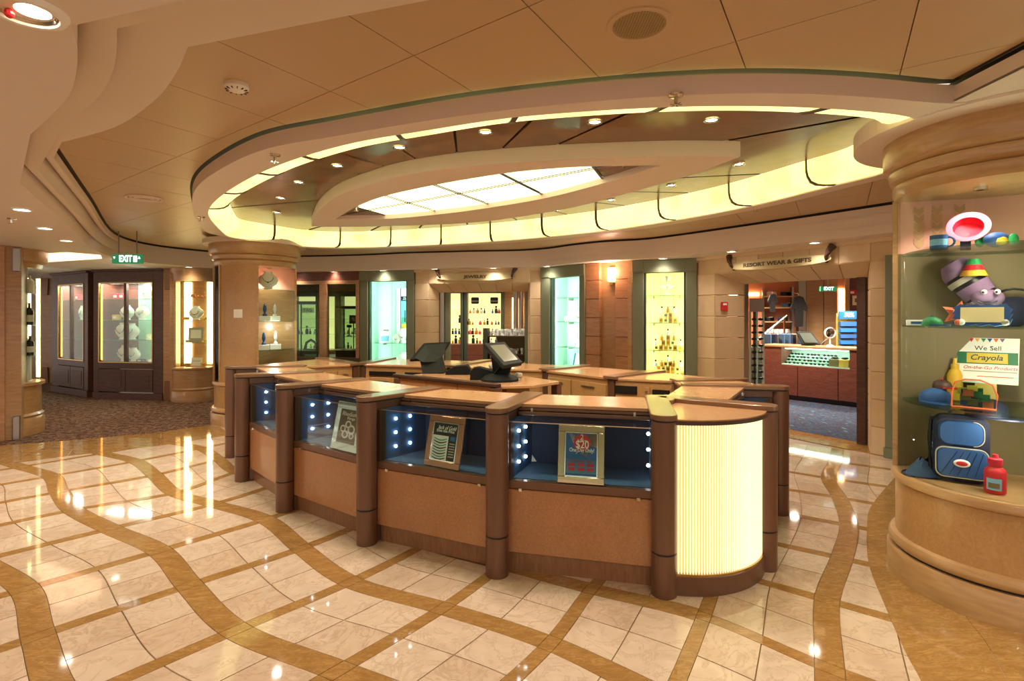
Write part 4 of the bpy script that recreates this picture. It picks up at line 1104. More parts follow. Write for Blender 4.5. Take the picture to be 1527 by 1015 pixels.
# ---------------------------------------------------------------- sandstone portals
def portal(fr, xo0, xo1, xi0, xi1, zo, sp, name):
    """blocks: flat face to xo, splayed reveal to xi (at depth sp), lintel above zo"""
    s0, s1 = fr.s_at(xo0), fr.s_at(xo1); i0, i1 = fr.s_at(xi0, -sp), fr.s_at(xi1, -sp); L = fr.L; BH = .335; g = .004
    back = MB(); fr.box(back, .02, s0, -.3, -.012, 0, ZS); fr.box(back, s1, L - .02, -.3, -.012, 0, ZS); fr.box(back, s0, s1, -.3, -.012, zo + .16, ZS)
    wl = struct('wall_' + name, back, 'sandstone', wall_back)
    z = 0; k = 0
    while z < zo + .16:
        z1 = min(z + BH, zo + .17)
        for a0, a1 in ((.0, s0), (s1, L)):
            fbox(fr, 'stone_block', 'sandstone_pale' if k % 3 == 0 else 'sandstone', wl, a0 + (.01 if a0 == 0 else g), a1 - g, -.2, 0, z + g, z1 - g, bevel=.006)
        for a, b in ((s0, i0), (s1, i1)):
            sg = 1 if b > a else -1
            P = [(a, 0), (b, -sp), (b - sg * .06, -sp - .02), (a - sg * .02, -.06)]
            obj('stone_block', MB().prism([fr.P(s, d, 0).to_2d() for s, d in P], z + g, z1 - g), 'sandstone', wl, bevel=.006)
        z = z1; k += 1
    n = 6
    for k in range(n):
        a0, a1 = s0 + (s1 - s0) * k / n, s0 + (s1 - s0) * (k + 1) / n; b0, b1 = i0 + (i1 - i0) * k / n, i0 + (i1 - i0) * (k + 1) / n
        obj('lintel_stone', MB().hexa([fr.P(b0 + g, -sp, zo), fr.P(b1 - g, -sp, zo), fr.P(b1 - g, -sp - .05, zo + .05), fr.P(b0 + g, -sp - .05, zo + .05), fr.P(a0 + g, 0, zo + .17), fr.P(a1 - g, 0, zo + .17), fr.P(a1 - g, -.05, zo + .22), fr.P(a0 + g, -.05, zo + .22)]), 'sandstone', wl, bevel=.004)
        fbox(fr, 'lintel_stone', 'sandstone_pale' if k % 2 else 'sandstone', wl, a0 + g, a1 - g, -.2, 0, zo + .175, ZS - .002, bevel=.005)
    fbox(fr, 'cornice_fillet', 'sandstone_pale', wl, 0, L, 0, .03, ZS - .05, ZS)
    return i0, i1
J0_, J1_ = portal(FRW[2], 639, 790, 655, 787, 2.17, .35, 'jewelry')
R0_, R1_ = portal(FRW[6], 1066, 1298, 1110, 1294, 2.18, .42, 'resort')
def sign(fr, x, y, xw, hh, body, label, d=.05):
    s = fr.s_at(x, d); p = fr.P(s, d, 0); z = H - (y - HOR) * p.y / F; w = abs(fr.s_at(x + xw / 2, d) - fr.s_at(x - xw / 2, d))
    t = thing('shop_sign', label, 'sign', fr.P(s, d, z), 'hanging shop signs')
    pl = [(w / 2 * math.cos(a) , hh / 2 * (math.copysign(abs(math.sin(a)) ** .8, math.sin(a)))) for a in [2 * PI * k / 40 for k in range(40)]]
    obj('plate', MB().grid([[fr.P(s + u, dd, z + v) for u, v in pl] for dd in (d - .012, d + .012)], closed=True).face([fr.P(s + u, d - .012, z + v) for u, v in pl]).face([fr.P(s + u, d + .012, z + v) for u, v in pl]), 'cream_sign', t)
    text('lettering', body, hh * .5, 'letter_brown', t, fr.M(s, d + .014, z), .002, bold=.003, width=w * .66 if len(body) > 8 else w * .3)
    for q in (-1, 1):
        b = s + q * w * .45
        path = [fr.P(b - q * .0, d - .02, z - .03), fr.P(b + q * .015, d + .03, z + .02), fr.P(b + q * .045, d + .03, z + .09), fr.P(b + q * .075, d - .02, z + .16)]
        path = [Vector((p_.x, p_.y, min(p_.z, ZS - .003))) for p_ in path]
        br = obj('horn_bracket', MB().tube(path, [.022, .024, .035, .05], 12), 'wood_dark', t, smooth=True)
        obj('bracket_tip', MB().ball(path[0], .026, 10, 7), 'bronze_dark', br, smooth=True)
    return t
sign(FRW[2], 709, 412.5, 118, .155, 'JEWELRY', 'cream oval hanging sign lettered jewelry over the narrower stone doorway')
sign(FRW[6], 1157, 392, 152, .15, 'RESORT WEAR & GIFTS', 'cream oval hanging sign lettered resort wear and gifts over the wide doorway')
# ---------------------------------------------------------------- block pilasters with a wall sconce
fr = FRW[4]; L = fr.L
pil = struct('wall_pilaster', fr.box(MB(), 0, L, -.4, -.12, 0, ZS), 'wood_pilaster', wall_back)
for x0, x1, dd in ((873, 894, 0), (917, 937, 0)):
    a0, a1 = max(.0, fr.s_at(x0)), fr.s_at(x1)
    z = 0
    while z < ZS - .02:
        z1 = min(ZS, z + .33); fbox(fr, 'timber_block', 'wood_pilaster', pil, a0 + .003, a1, -.12, dd, z + .003, z1 - .003, bevel=.006); z = z1
fbox(fr, 'centre_panel', 'wood_honey_dark', pil, fr.s_at(894), fr.s_at(917), -.13, -.09, 0, ZS)
fbox(fr, 'edge_strip', 'wood_honey', pil, fr.s_at(937), L, -.12, .02, 0, ZS)
s = fr.s_at(909, .05); t = thing('wall_sconce', 'square pink glowing wall sconce between the timber block pilasters', 'wall lamp', fr.P(s, -.05, 2.3))
fbox(fr, 'back_plate', 'brass', t, s - .05, s + .05, -.09, -.07, 2.22, 2.56); fbox(fr, 'shade', 'sconce_white', t, s - .055, s + .055, -.07, .02, 2.28, 2.52, bevel=.01)
fbox(fr, 'cross_bar', 'brass', t, s - .06, s + .06, -.072, .025, 2.39, 2.4); fbox(fr, 'foot', 'brass', t, s - .03, s + .03, -.07, .0, 2.22, 2.27)
light_obj('lamp_light', light_data('sconce_lamp', 'POINT', 9, (1, .55, .38), shadow_soft_size=.05), fr.P(s, .12, 2.44), parent=t)
s = FRW[6].s_at(1079, -.2); q = FRW[6].P(s, -.18, 0); z = H - (457 - HOR) * q.y / F
t = thing('fire_alarm', 'small red fire alarm box on the splayed stone reveal', 'fire alarm', FRW[6].P(s, -.18, z - .05))
FRR = Fr(FRW[6].P(FRW[6].s_at(1066), 0, 0).to_2d(), FRW[6].P(R0_, -.42, 0).to_2d()); s = FRR.s_at(1079)
fbox(FRR, 'housing', 'red', t, s - .05, s + .05, 0, .05, z - .07, z + .07, bevel=.006); fbox(FRR, 'label_plate', 'white', t, s - .03, s + .03, .05, .052, z + .02, z + .05)
# right-hand end of the back wall and the olive jamb next to the column
fr = Fr(WP[7], WP[7] + Vector((1.6, -1.9)))
struct('wall_right', fr.box(MB(), -.0, 3.5, -.3, -.05, 0, ZS), 'sandstone', None)
fr = FRW[6]; fbox(fr, 'jamb_board', 'green_frame', wall_back, fr.L - .09, fr.L + .06, -.02, .05, .12, 2.4, bevel=.006); fbox(fr, 'jamb_plinth', 'green_frame', wall_back, fr.L - .1, fr.L + .08, -.02, .06, 0, .12)
# ---------------------------------------------------------------- shop behind the dark window and the jewelry shop
def room_wall(name, A, B, m, z0=0, z1=ZS, th=.1):
    fr = Fr(A, B); return struct(name, fr.box(MB(), 0, fr.L, -th, 0, z0, z1), m), fr
wsb, frb = room_wall('wall_shop_back', G2(395, 486, 1.48) * 1.0 if False else Vector((-7.5, 14.6)), Vector((2.6, 14.2)), 'wood_honey_dark')
wsr, frr = room_wall('wall_shop_right', Vector((1.0, 11.6)), Vector((1.2, 14.3)), 'salmon_wall')
struct('wall_shop_divider', MB().prism([Vector((-2.6, 12.0)), Vector((-2.45, 12.0)), Vector((-2.4, 14.5)), Vector((-2.55, 14.5))], 0, ZS), 'wood_honey_dark')
def strip_case(fr, x0, x1, z0, z1, mat, label, shelves):
    s0, s1 = fr.s_at(x0), fr.s_at(x1); c = fr.P((s0 + s1) / 2, .2, 0)
    t = thing('shop_cabinet', label, 'cabinet', (c.x, c.y, 0), 'lit cabinets inside the shops')
    fbox(fr, 'glow_back', mat, t, s0, s1, .03, .05, z0, z1)
    for a in (s0 - .08, s1): fbox(fr, 'stile', 'green_dark', t, a, a + .08, .0, .34, 0, z1 + .12)
    fbox(fr, 'header', 'green_dark', t, s0 - .08, s1 + .08, .0, .34, z1, z1 + .14)
    for k in range(3):
        dw = fbox(fr, 'drawer', 'wood_red', t, s0, s1, .05, .33, .05 + k * (z0 - .05) / 3, .04 + (k + 1) * (z0 - .05) / 3, bevel=.004)
        fbox(fr, 'knob', 'brass', dw, s1 - .12, s1 - .1, .33, .345, .05 + (k + .5) * (z0 - .05) / 3, .07 + (k + .5) * (z0 - .05) / 3)
    for z in shelves: fbox(fr, 'shelf', 'glass_shelf', t, s0, s1, .06, .3, z - .008, z)
    return t, (lambda u, d, z: fr.P(s0 + (s1 - s0) * u, .06 + d * .24, z)), s1 - s0
glow('cab_glow', '#ffe9a0', .75)
_, K1, _w = strip_case(frb, 664, 689, .95, 2.28, 'cab_glow', 'narrow lit green cabinet of bottles beside the jewelry shop jamb', [1.2, 1.5, 1.85])
_, K2, _w = strip_case(frb, 699, 748, .95, 2.28, 'cab_glow', 'wide lit green cabinet of bottles facing the jewelry doorway', [1.2, 1.45, 1.75])
_, K3, _w = strip_case(frb, 447, 478, .8, 2.2, 'cab_glow', 'lit cabinet with watch lettering behind the dark shop window', [1.2, 1.6])
_, K4, _w = strip_case(frb, 489, 506, .8, 2.2, 'cab_glow', 'narrow lit cabinet behind the window mullion', [1.2, 1.6])
_, K5, _w = strip_case(frb, 515, 537, .8, 2.2, 'cab_glow', 'lit cabinet behind the window next to the teal showcase', [1.2, 1.6])
s = frb.s_at(467); sg = thing('brand_plaque', 'white plaque with dark watch lettering in the shop behind the window', 'plaque', frb.P(s, .36, 1.75))
fbox(frb, 'plate', 'cream_box', sg, s - .17, s + .17, .35, .36, 1.76, 1.9); text('lettering', 'TAG', .12, 'black', sg, frb.M(s, .363, 1.83), .001)
bC = make_bottle('bottle_dark', 'black', .15, .028); bD = make_bottle('blue', 'chrome', .13, .026); bE = make_bottle('pink', 'white', .1, .03)
rr = random.Random(11)
for (KK, nm, n, zs) in ((K1, 'narrow lit cabinet by the jamb', 5, (.96, 1.2, 1.5)), (K2, 'wide lit cabinet of the jewelry shop', 9, (.96, 1.2, 1.45, 1.75)), (K5, 'lit cabinet behind the shop window', 4, (.82, 1.2)), (K3, 'watch lettering cabinet', 5, (.82, 1.2))):
    for zi, z in enumerate(zs):
        for k in range(n):
            if rr.random() < .12: continue
            b_, c_ = rr.choice(((bC, 'dark'), (bD, 'blue'), (bE, 'pink'), (bB, 'clear'), (bA, 'amber')))
            place(b_, KK((k + .5 + rr.uniform(-.2, .2)) / n, .7, z), 0, '%s bottle on shelf %s of the %s' % (c_, ('one', 'two', 'three', 'four')[zi], nm), 'bottles in the shop cabinets', rr.uniform(.8, 1.5))
for k, x in enumerate((710, 738)):
    p = frb.P(frb.s_at(x, .3), .28, 0); t = thing('gift_pouch', ('dark pouch at the jamb end' if k == 0 else 'dark pouch at the brick end') + ' of the top of the wide lit cabinet', 'pouch', (p.x, p.y, 1.98))
    fbox(frb, 'pouch_body', 'navy', t, frb.s_at(x) - .1, frb.s_at(x) + .1, .2, .3, 2.0, 2.17, bevel=.02); fbox(frb, 'tie_band', 'grey_plush', t, frb.s_at(x) - .102, frb.s_at(x) + .102, .198, .302, 2.06, 2.08)
    fbox(frb, 'hanger', 'steel', t, frb.s_at(x) - .004, frb.s_at(x) + .004, .06, .25, 2.16, 2.17)
# jewelry counter with glassware
A_, B_ = G2(722, 500, 1.22), Vector((.95, 11.9))
A_ = Vector((-.55, 12.3)); fc = Fr(A_, Vector((.72, 11.75)))
t = thing('glass_counter', 'dark shop counter crowded with glassware inside the jewelry doorway', 'counter', fc.P(.6, 0, 0))
fbox(fc, 'plinth', 'black', t, 0, fc.L, -.5, 0, 0, .12); fbox(fc, 'front', 'wood_dark', t, 0, fc.L, -.5, 0, .12, .55); fbox(fc, 'lower_shelf', 'wood_dark', t, 0, fc.L, -.5, 0, .8, .83)
fbox(fc, 'back_board', 'khaki', t, 0, fc.L, -.5, -.47, .55, 1.2); fbox(fc, 'counter_top', 'wood_dark', t, -.02, fc.L + .02, -.52, .02, 1.2, 1.235, bevel=.004)
fbox(fc, 'corner_post', 'green_dark', t, -.12, 0, -.1, .02, 0, 1.4); fbox(fc, 'corner_post', 'green_dark', t, fc.L - .06, fc.L, -.1, .0, 0, 1.22)
g0 = thing('glass_goblet', 'x', 'goblet')
obj('bowl', MB().lathe([(.03, 0), (.028, .006), (.006, .01), (.006, .05), (.02, .06), (.032, .09), (.03, .13)], n=10, capz=False), 'crystal', g0, smooth=True)
g1 = thing('crystal_tumbler', 'x', 'tumbler'); obj('cup', MB().lathe([(.03, 0), (.036, .09), (.03, .09), (.026, .02)], n=10), 'crystal', g1, smooth=True)
for zi, (z, rows_) in enumerate(((1.235, 4), (.83, 2), (.55, 1))):
    for r in range(rows_):
        for k in range(13):
            p = fc.P((k + .5 + rr.uniform(-.2, .2)) / 13 * fc.L, -.06 - r * .11, z)
            place(g0 if (k + r) % 2 else g1, p, 0, ('stemmed glass goblet' if (k + r) % 2 else 'glass tumbler') + ' standing %s of the dark jewelry shop counter' % ('on the top', 'on the middle shelf', 'on the low shelf')[zi], 'glassware on the dark counter', rr.uniform(.8, 1.2))
p = fc.P(.95, -.3, 1.235); t, patch, tm, pg = card('framed_picture', 'small framed oval picture standing among the glassware', 'picture', p + Vector((0, -.1, 0)), .24, .2, -.3, .1, 'grey_plush'); patch('picture', .12, .88, .12, .88, 'paper_white'); patch('subject', .3, .7, .3, .7, 'khaki')
p = fc.P(.1, -.3, 1.235)
# jamb post, pillars, brick strip of the jewelry shop
s0 = FRW[2].s_at(660, -.5)
fbox(FRW[2], 'shutter_track', 'steel', wall_back, FRW[2].s_at(656, -.42), FRW[2].s_at(663, -.42), -.46, -.38, 0, 2.2); fbox(FRW[2], 'shutter_post', 'green_frame', wall_back, FRW[2].s_at(663, -.5), FRW[2].s_at(671, -.5), -.56, -.46, 0, 2.3); fbox(FRW[2], 'shutter_track', 'green_frame', wall_back, FRW[2].s_at(783, -.42), FRW[2].s_at(787, -.42), -.46, -.38, 0, 2.2)
for x in (769, 777):
    q = D(x, 430, 12.9); struct('trim_pillar', MB().lathe([(.055, 0), (.055, ZS)], (q.x, q.y), n=14), 'steel', wsr, smooth=True)
q0, q1 = D(779.5, 430, 13.0), D(788, 430, 12.6); fq = Fr(q0.to_2d(), q1.to_2d()); bw = struct('wall_brick', fq.box(MB(), 0, fq.L, -.1, -.02, 0, ZS), 'sandstone', wsr)
for k in range(30):
    for c_ in range(2): fbox(fq, 'brick', 'salmon_wall', bw, c_ * fq.L / 2 + .004, (c_ + 1) * fq.L / 2 - .004, -.03, .0, k * .085 + .005, (k + 1) * .085 - .005)
q = D(763.5, 470, 13.2); struct('trim_lightstrip', MB().box((q.x + .05, q.y, 1.75), (.1, .04, .75)), 'strip_warm', wsr)
# shop ceilings carry their own lamps
DL_SHOP = light_data('shop_spot', 'SPOT', 70, (1, .9, .72), spot_size=2.5, spot_blend=.9, shadow_soft_size=.08)
proto_shop = make_downlight('shop_downlight', .08, DL_SHOP, 'white')
for (x, y) in ((-1.2, 12.0), (-.2, 12.9), (-1.6, 13.4), (.4, 12.2), (-4.0, 12.6), (-3.2, 13.4), (-5.2, 13.2)): place(proto_shop, (x, y, ZS), label='white downlight in the ceiling of the shops behind the back wall', group='shop downlights')
# tower vitrines behind the window
def tower(x0, x1, ytop, d, zb, label, dark):
    a, b = D(x0, ytop, d), D(x1, ytop, d); w = b.x - a.x; c = ((a.x + b.x) / 2, d + w / 2); t = thing('tower_vitrine', label, 'vitrine', (c[0], c[1], 0), 'tower vitrines in the watch shop')
    zt_ = a.z
    obj('base', MB().box((c[0], c[1], zb / 2), (w, w, zb)), dark, t, bevel=.01); obj('top', MB().box((c[0], c[1], zt_ - .03), (w, w, .06)), dark, t, bevel=.005)
    for sx in (-1, 1):
        for sy in (-1, 1): obj('corner_post', MB().box((c[0] + sx * (w / 2 - .015), c[1] + sy * (w / 2 - .015), (zb + zt_) / 2), (.025, .025, zt_ - zb - .06)), 'black', t)
    for k, z in enumerate((zb + (zt_ - zb) * .3, zb + (zt_ - zb) * .62)):
        sh = obj('shelf', MB().box((c[0], c[1], z), (w - .05, w - .05, .01)), 'glass_shelf', t)
    obj('glass_front', MB().box((c[0], c[1] - w / 2 + .004, (zb + zt_) / 2), (w - .06, .006, zt_ - zb - .06)), 'glass_tint', t)
    return c, w, zb, zt_
c, w, zb, z1 = tower(432, 474, 449, 11.9, .45, 'tall black framed glass tower with silver bag behind the dark window', 'black')
p = (c[0] + .1, c[1] - .15, zb + (z1 - zb) * .3 + .006); t = thing('display_watch_stand', 'black arched watch stand inside the tall glass tower', 'watch stand', p)
obj('arch', MB().tube([(p[0] - .14, p[1], p[2] + .02), (p[0] - .1, p[1], p[2] + .16), (p[0], p[1], p[2] + .22), (p[0] + .1, p[1], p[2] + .16), (p[0] + .14, p[1], p[2] + .02)], .03, 8), 'black', t, smooth=True); obj('foot', MB().box((p[0], p[1], p[2] + .01), (.32, .12, .02)), 'black', t)
t, patch, tm, pg = card('price_board', 'white price board on the floor of the tall glass tower', 'price board', (c[0] + .12, c[1] - .2, zb), .3, .34, 0, .15, 'paper_white'); patch('photo', .1, .9, .5, .9, 'bronze_dark'); patch('line', .1, .8, .2, .3, 'black')
c, w, zb, z1 = tower(500, 540, 456, 11.9, .92, 'glass tower on a broad black base behind the window beside the teal showcase', 'black')
p = (c[0] - .05, c[1] - .1, zb + (z1 - zb) * .3 + .006); t = thing('silver_watch_stand', 'silver watch stand inside the glass tower with the broad black base', 'watch stand', p)
obj('stem', MB().lathe([(.06, 0), (.06, .02), (.015, .03), (.015, .2)], p[:2], n=12).xf(Matrix.Translation((0, 0, p[2]))), 'steel', t, smooth=True); obj('ring', MB().lathe([(.05, .2), (.06, .23), (.05, .26), (.04, .23), (.05, .2)], p[:2], n=14, capz=False).xf(Matrix.Translation((0, 0, p[2]))), 'black', t, smooth=True)
t, patch, tm, pg = card('red_ticket', 'red price ticket with white figures in the shop behind the window', 'ticket', (c[0] - .1, c[1] + .4, 1.5), .2, .2, 0, 0, 'red'); text('lettering', '%', .12, 'white', pg, tm(.5, .5))
tk = thing('ticket_stand', 'thin black stand carrying the red price ticket', 'stand', (c[0] - .1, c[1] + .4, 0)); obj('pole', MB().box((c[0] - .1, c[1] + .41, .75), (.02, .02, 1.5)), 'black', tk); obj('foot', MB().box((c[0] - .1, c[1] + .41, .01), (.2, .2, .02)), 'black', tk)
t = thing('watch_counter', 'low wooden watch counter with pale front panels behind the dark window', 'counter', (-4.3, 13.5, 0)); obj('body', MB().box((-4.3, 13.6, .4), (2.6, .5, .8)), 'wood_pilaster', t); obj('counter_top', MB().box((-4.3, 13.6, .82), (2.7, .55, .04)), 'wood_honey_dark', t)
for k in range(3): obj('front_card', MB().box((-4.9 + k * .6, 13.34, .55), (.5, .01, .35)), 'paper_white', t)
# ================================================================ round display columns
def ring(c, prof, a0, a1, n): return MB().lathe(prof, (c.x, c.y), a0, a1, n, capz=True)
def column(c, R, name, label, solid, glassy, back_pts, backs, shelves):
    """solid and glassy: angle ranges (degrees, 0 = facing the camera, + = image right)"""
    phi = math.atan2(-c.y, -c.x); rad = lambda a: phi + math.radians(a)
    t = thing(name, label, 'display column', (c.x, c.y, 0), 'round display columns')
    obj('plinth', ring(c, [(R * 1.085, 0), (R * 1.085, .17), (R * 1.07, .185)], 0, 2 * PI, 64), 'wood_honey', t, smooth=True)
    obj('plinth_groove', ring(c, [(R * 1.03, .185), (R * 1.03, .205)], 0, 2 * PI, 64), 'groove', t)
    obj('base_moulding', ring(c, [(R * 1.05, .2), (R * 1.07, .215), (R * 1.07, .24), (R * 1.05, .262), (R * 1.015, .27)], 0, 2 * PI, 64), 'wood_honey', t, smooth=True)
    obj('lower_drum', ring(c, [(R, .265), (R, .60)], 0, 2 * PI, 64), 'burl_light', t, smooth=True)
    obj('sill_moulding', ring(c, [(R, .60), (R * 1.04, .615), (R * 1.045, .64), (R * 1.02, .665), (R * .9, .668)], 0, 2 * PI, 64), 'wood_honey', t, smooth=True)
    obj('capital', ring(c, [(R * .9, 2.45), (R * 1.0, 2.452), (R * 1.03, 2.48), (R * 1.03, 2.53), (R * 1.0, 2.535), (R * 1.055, 2.56), (R * 1.07, 2.60), (R * 1.07, 2.615), (R * 1.045, 2.62), (R * 1.115, 2.64), (R * 1.125, 2.65), (R * 1.125, ZR)], 0, 2 * PI, 64), 'wood_honey', t, smooth=True)
    for a, b in solid:
        obj('shaft_panel', MB().lathe([(R, .66), (R, 2.456)], (c.x, c.y), rad(a), rad(b), max(3, int((b - a) / 4))), 'burl_light', t, smooth=True)
        for q in (a, b): obj('edge_strip', MB().box((c.x + R * 1.0 * math.cos(rad(q)), c.y + R * 1.0 * math.sin(rad(q)), 1.56), (.03, .03, 1.79), rad(q)), 'wood_honey', t)
    for a, b in glassy:
        obj('curved_glass', MB().lathe([(R * .985, .668), (R * .985, 2.452)], (c.x, c.y), rad(a), rad(b), max(4, int((b - a) / 4))), 'glass_clear', t, smooth=True)
    P = lambda a, r: Vector((c.x + r * math.cos(rad(a)), c.y + r * math.sin(rad(a))))
    bp = [P(a, r) for a, r in back_pts]
    for (z0, z1, m) in backs:
        for A, B in zip(bp, bp[1:]): obj('back_panel', MB().hexa([v3(A, z0), v3(B, z0), v3(B + (B - c) * .04, z0), v3(A + (A - c) * .04, z0), v3(A, z1), v3(B, z1), v3(B + (B - c) * .04, z1), v3(A + (A - c) * .04, z1)]), m, t)
    obj('case_floor', MB().lathe([(.0, .669), (R * .96, .669)], (c.x, c.y), 0, 2 * PI, 40, capz=False), 'wood_honey_dark', t)
    arcs = [P(a, R * .93) for a in [back_pts[0][0] + (back_pts[-1][0] - back_pts[0][0]) * k / 20 for k in range(21)]]
    for z in shelves:
        sh = obj('shelf', MB().prism(arcs + [p for p in reversed(bp[1:-1])], z - .012, z), 'glass_shelf', t)
        obj('shelf_edge', MB().grid([[v3(p, z - .012) for p in arcs], [v3(p, z) for p in arcs]]), 'glass_edge', sh)
    return t, P
tR, PR = column(COLR, .56, 'display_column', 'large round honey timber column with curved glass full of toys', [(80, 276)], [(-84, 80)], [(-84, .53), (-130, .2), (140, .25), (84, .53)], [(.669, 2.10, 'khaki'), (2.10, 2.452, 'pink_art')], [1.133, 1.62, 2.09])
struct('trim_4', MB().lathe([(.5, ZR + .1), (.80, ZR + .1), (.80, ZR - .008), (.5, ZR - .008)], (COLR.x, COLR.y), n=64, capz=False), 'white_paint')
sp = light_data('column_spot', 'SPOT', 14, (1, .76, .66), spot_size=1.9, spot_blend=.6, shadow_soft_size=.02)
q = D(1462, 300, 3.2); ls = thing('column_spotlight', 'small spotlight set in the top of the large toy column', 'spotlight', (q.x, q.y, 2.44))
obj('bezel', MB().lathe([(.02, 2.43), (.035, 2.43), (.035, 2.452)], (q.x, q.y), n=16, capz=False), 'chrome', ls); light_obj('lamp_light', sp, (q.x, q.y, 2.42), (.25, 0, 0), ls)
sp2 = light_data('column_fill', 'POINT', 5, (1, .85, .65), shadow_soft_size=.05)
for z in (2.0, 1.55, 1.08): light_obj('lamp_light', sp2, (COLR.x - .22, COLR.y - .3, z), parent=ls)
# tall painted leaves on the column's back panel, and glowing beads imitating reflected bulbs
pa = [PR(-84, .53), PR(-130, .2)]
for k, u in enumerate((.25, .5, .8)):
    A = pa[0].lerp(pa[1], u); e_ = (pa[1] - pa[0]).normalized(); nn = Vector((e_.y, -e_.x)); nn = nn if nn.dot(-A) > 0 else -nn
    for m in range(5):
        z = 2.13 + m * .055; c_ = A + nn * .003
        obj('painted_leaf', MB().face([(c_.x, c_.y, z), (c_.x - e_.x * .03, c_.y - e_.y * .03, z + .03), (c_.x - e_.x * .028, c_.y - e_.y * .028, z + .07), (c_.x, c_.y, z + .045), (c_.x + e_.x * .028, c_.y + e_.y * .028, z + .07), (c_.x + e_.x * .03, c_.y + e_.y * .03, z + .03)]), 'leaf_art', tR)
for (x, y) in ((1363, 617), (1363, 638), (1362, 655), (1371, 634), (1371, 652), (1381, 638), (1381, 658), (1371, 672), (1382, 679)):
    q = D(x, y, 3.62); obj('bulb_reflection', MB().ball(q, .006, 8, 5), 'bulb', tR)  # bulb reflections put in as small glowing balls
# second column beside the kiosk
tL, PL = column(COLL, .60, 'showcase_column', 'round honey timber column with a plain panel between two glass showcases', [(-56, 2), (82, 276)], [(-84, -56), (2, 82)], [(2, .56), (20, .12), (84, .56)], [(.669, 2.1, 'wood_honey_dark'), (2.1, 2.452, 'pink_art')], [1.15, 1.6, 2.1])
bpl = [PL(-84, .5), PL(-70, .38), PL(-56, .5)]
obj('side_art', MB().grid([[v3(p, .67) for p in bpl], [v3(p, 2.45) for p in bpl]]), 'navy', tL)
for k in range(7):
    zc = .8 + k * .24; obj('art_swirl', MB().tube([v3(PL(-80 + 4 * j, .50 - .06 * math.sin(j)), zc + .1 * math.sin(j * 1.3)) for j in range(6)], .02, 6), ('grey_plush', 'blue', 'grey_plush', 'bronze_cap')[k % 4], tL)
struct('trim_5', MB().lathe([(.5, ZR + .06), (.76, ZR + .06), (.76, ZR - .008), (.5, ZR - .008)], (COLL.x, COLL.y), n=48, capz=False), 'white_paint')
q = PL(-24, .605); sw = thing('switch_plate', 'square white switch plate on the plain panel of the round column', 'switch', (q.x, q.y, 1.67)); z = H - (467.5 - HOR) * q.y / F
an = math.atan2(q.y - COLL.y, q.x - COLL.x) + PI / 2
obj('plate', MB().box((q.x, q.y, z), (.13, .012, .13), an), 'white', sw, bevel=.003); obj('rocker', MB().box((q.x * 1.0, q.y - .007, z), (.05, .006, .07), an), 'paper_white', sw)
q = PL(40, .3); ls = thing('showcase_spotlight', 'small spotlight set in the top of the column beside the kiosk', 'spotlight', (q.x, q.y, 2.44))
obj('bezel', MB().lathe([(.02, 2.43), (.035, 2.43), (.035, 2.452)], (q.x, q.y), n=16, capz=False), 'chrome', ls); light_obj('lamp_light', light_data('col_spot', 'SPOT', 20, (1, .75, .62), spot_size=2.0, spot_blend=.6, shadow_soft_size=.03), (q.x, q.y, 2.42), parent=ls)
light_obj('lamp_light', light_data('col_fill', 'POINT', 4, (.95, .95, .8), shadow_soft_size=.05), (q.x + .12, q.y - .1, 1.5), parent=ls)
place(bust0, v3(PL(24, .42), 2.1), .4, 'glowing white dress bust on the top shelf of the round column', 'jewelry busts', 1.1)
for k, (z, a, r, s) in enumerate(((1.6, 18, .4, .5), (1.6, 40, .42, .45), (1.15, 15, .42, .55), (1.15, 45, .4, .7), (.67, 28, .4, .6))):
    p = v3(PL(a, r), z)
    t = thing('crystal_figure', ['small crystal figure on a white block', 'crystal figure on the far white block', 'dark crystal flower on the lower shelf', 'pale crystal vase on the lower shelf', 'crystal swan on the case floor'][k] + ' in the round column', 'figurine', p, 'crystal figures in the round column')
    obj('block', MB().box((p.x, p.y, p.z + .04), (.16, .12, .08), .4), 'white', t, bevel=.004); obj('figure', MB().lathe([(.03, .08), (.035, .1), (.012, .13), (.03, .18), (.02, .22 + .05 * s), (.004, .25 + .05 * s)], (p.x, p.y), n=10).xf(Matrix.Translation((0, 0, p.z))), 'crystal' if k % 2 else 'blue', t, smooth=True)
# ================================================================ toys in the large column
def xyz(x, y, d): return D(x, y, d)
z1, z2, z3, z4 = 2.09, 1.62, 1.133, .669
def at_z(x, z, d): return Vector(((x - CX) * d / F, d, z))
vdir = Vector((-COLR.x, -COLR.y, 0)).normalized(); rgt = Vector((-vdir.y, vdir.x, 0)); rzc = math.atan2(rgt.y, rgt.x)
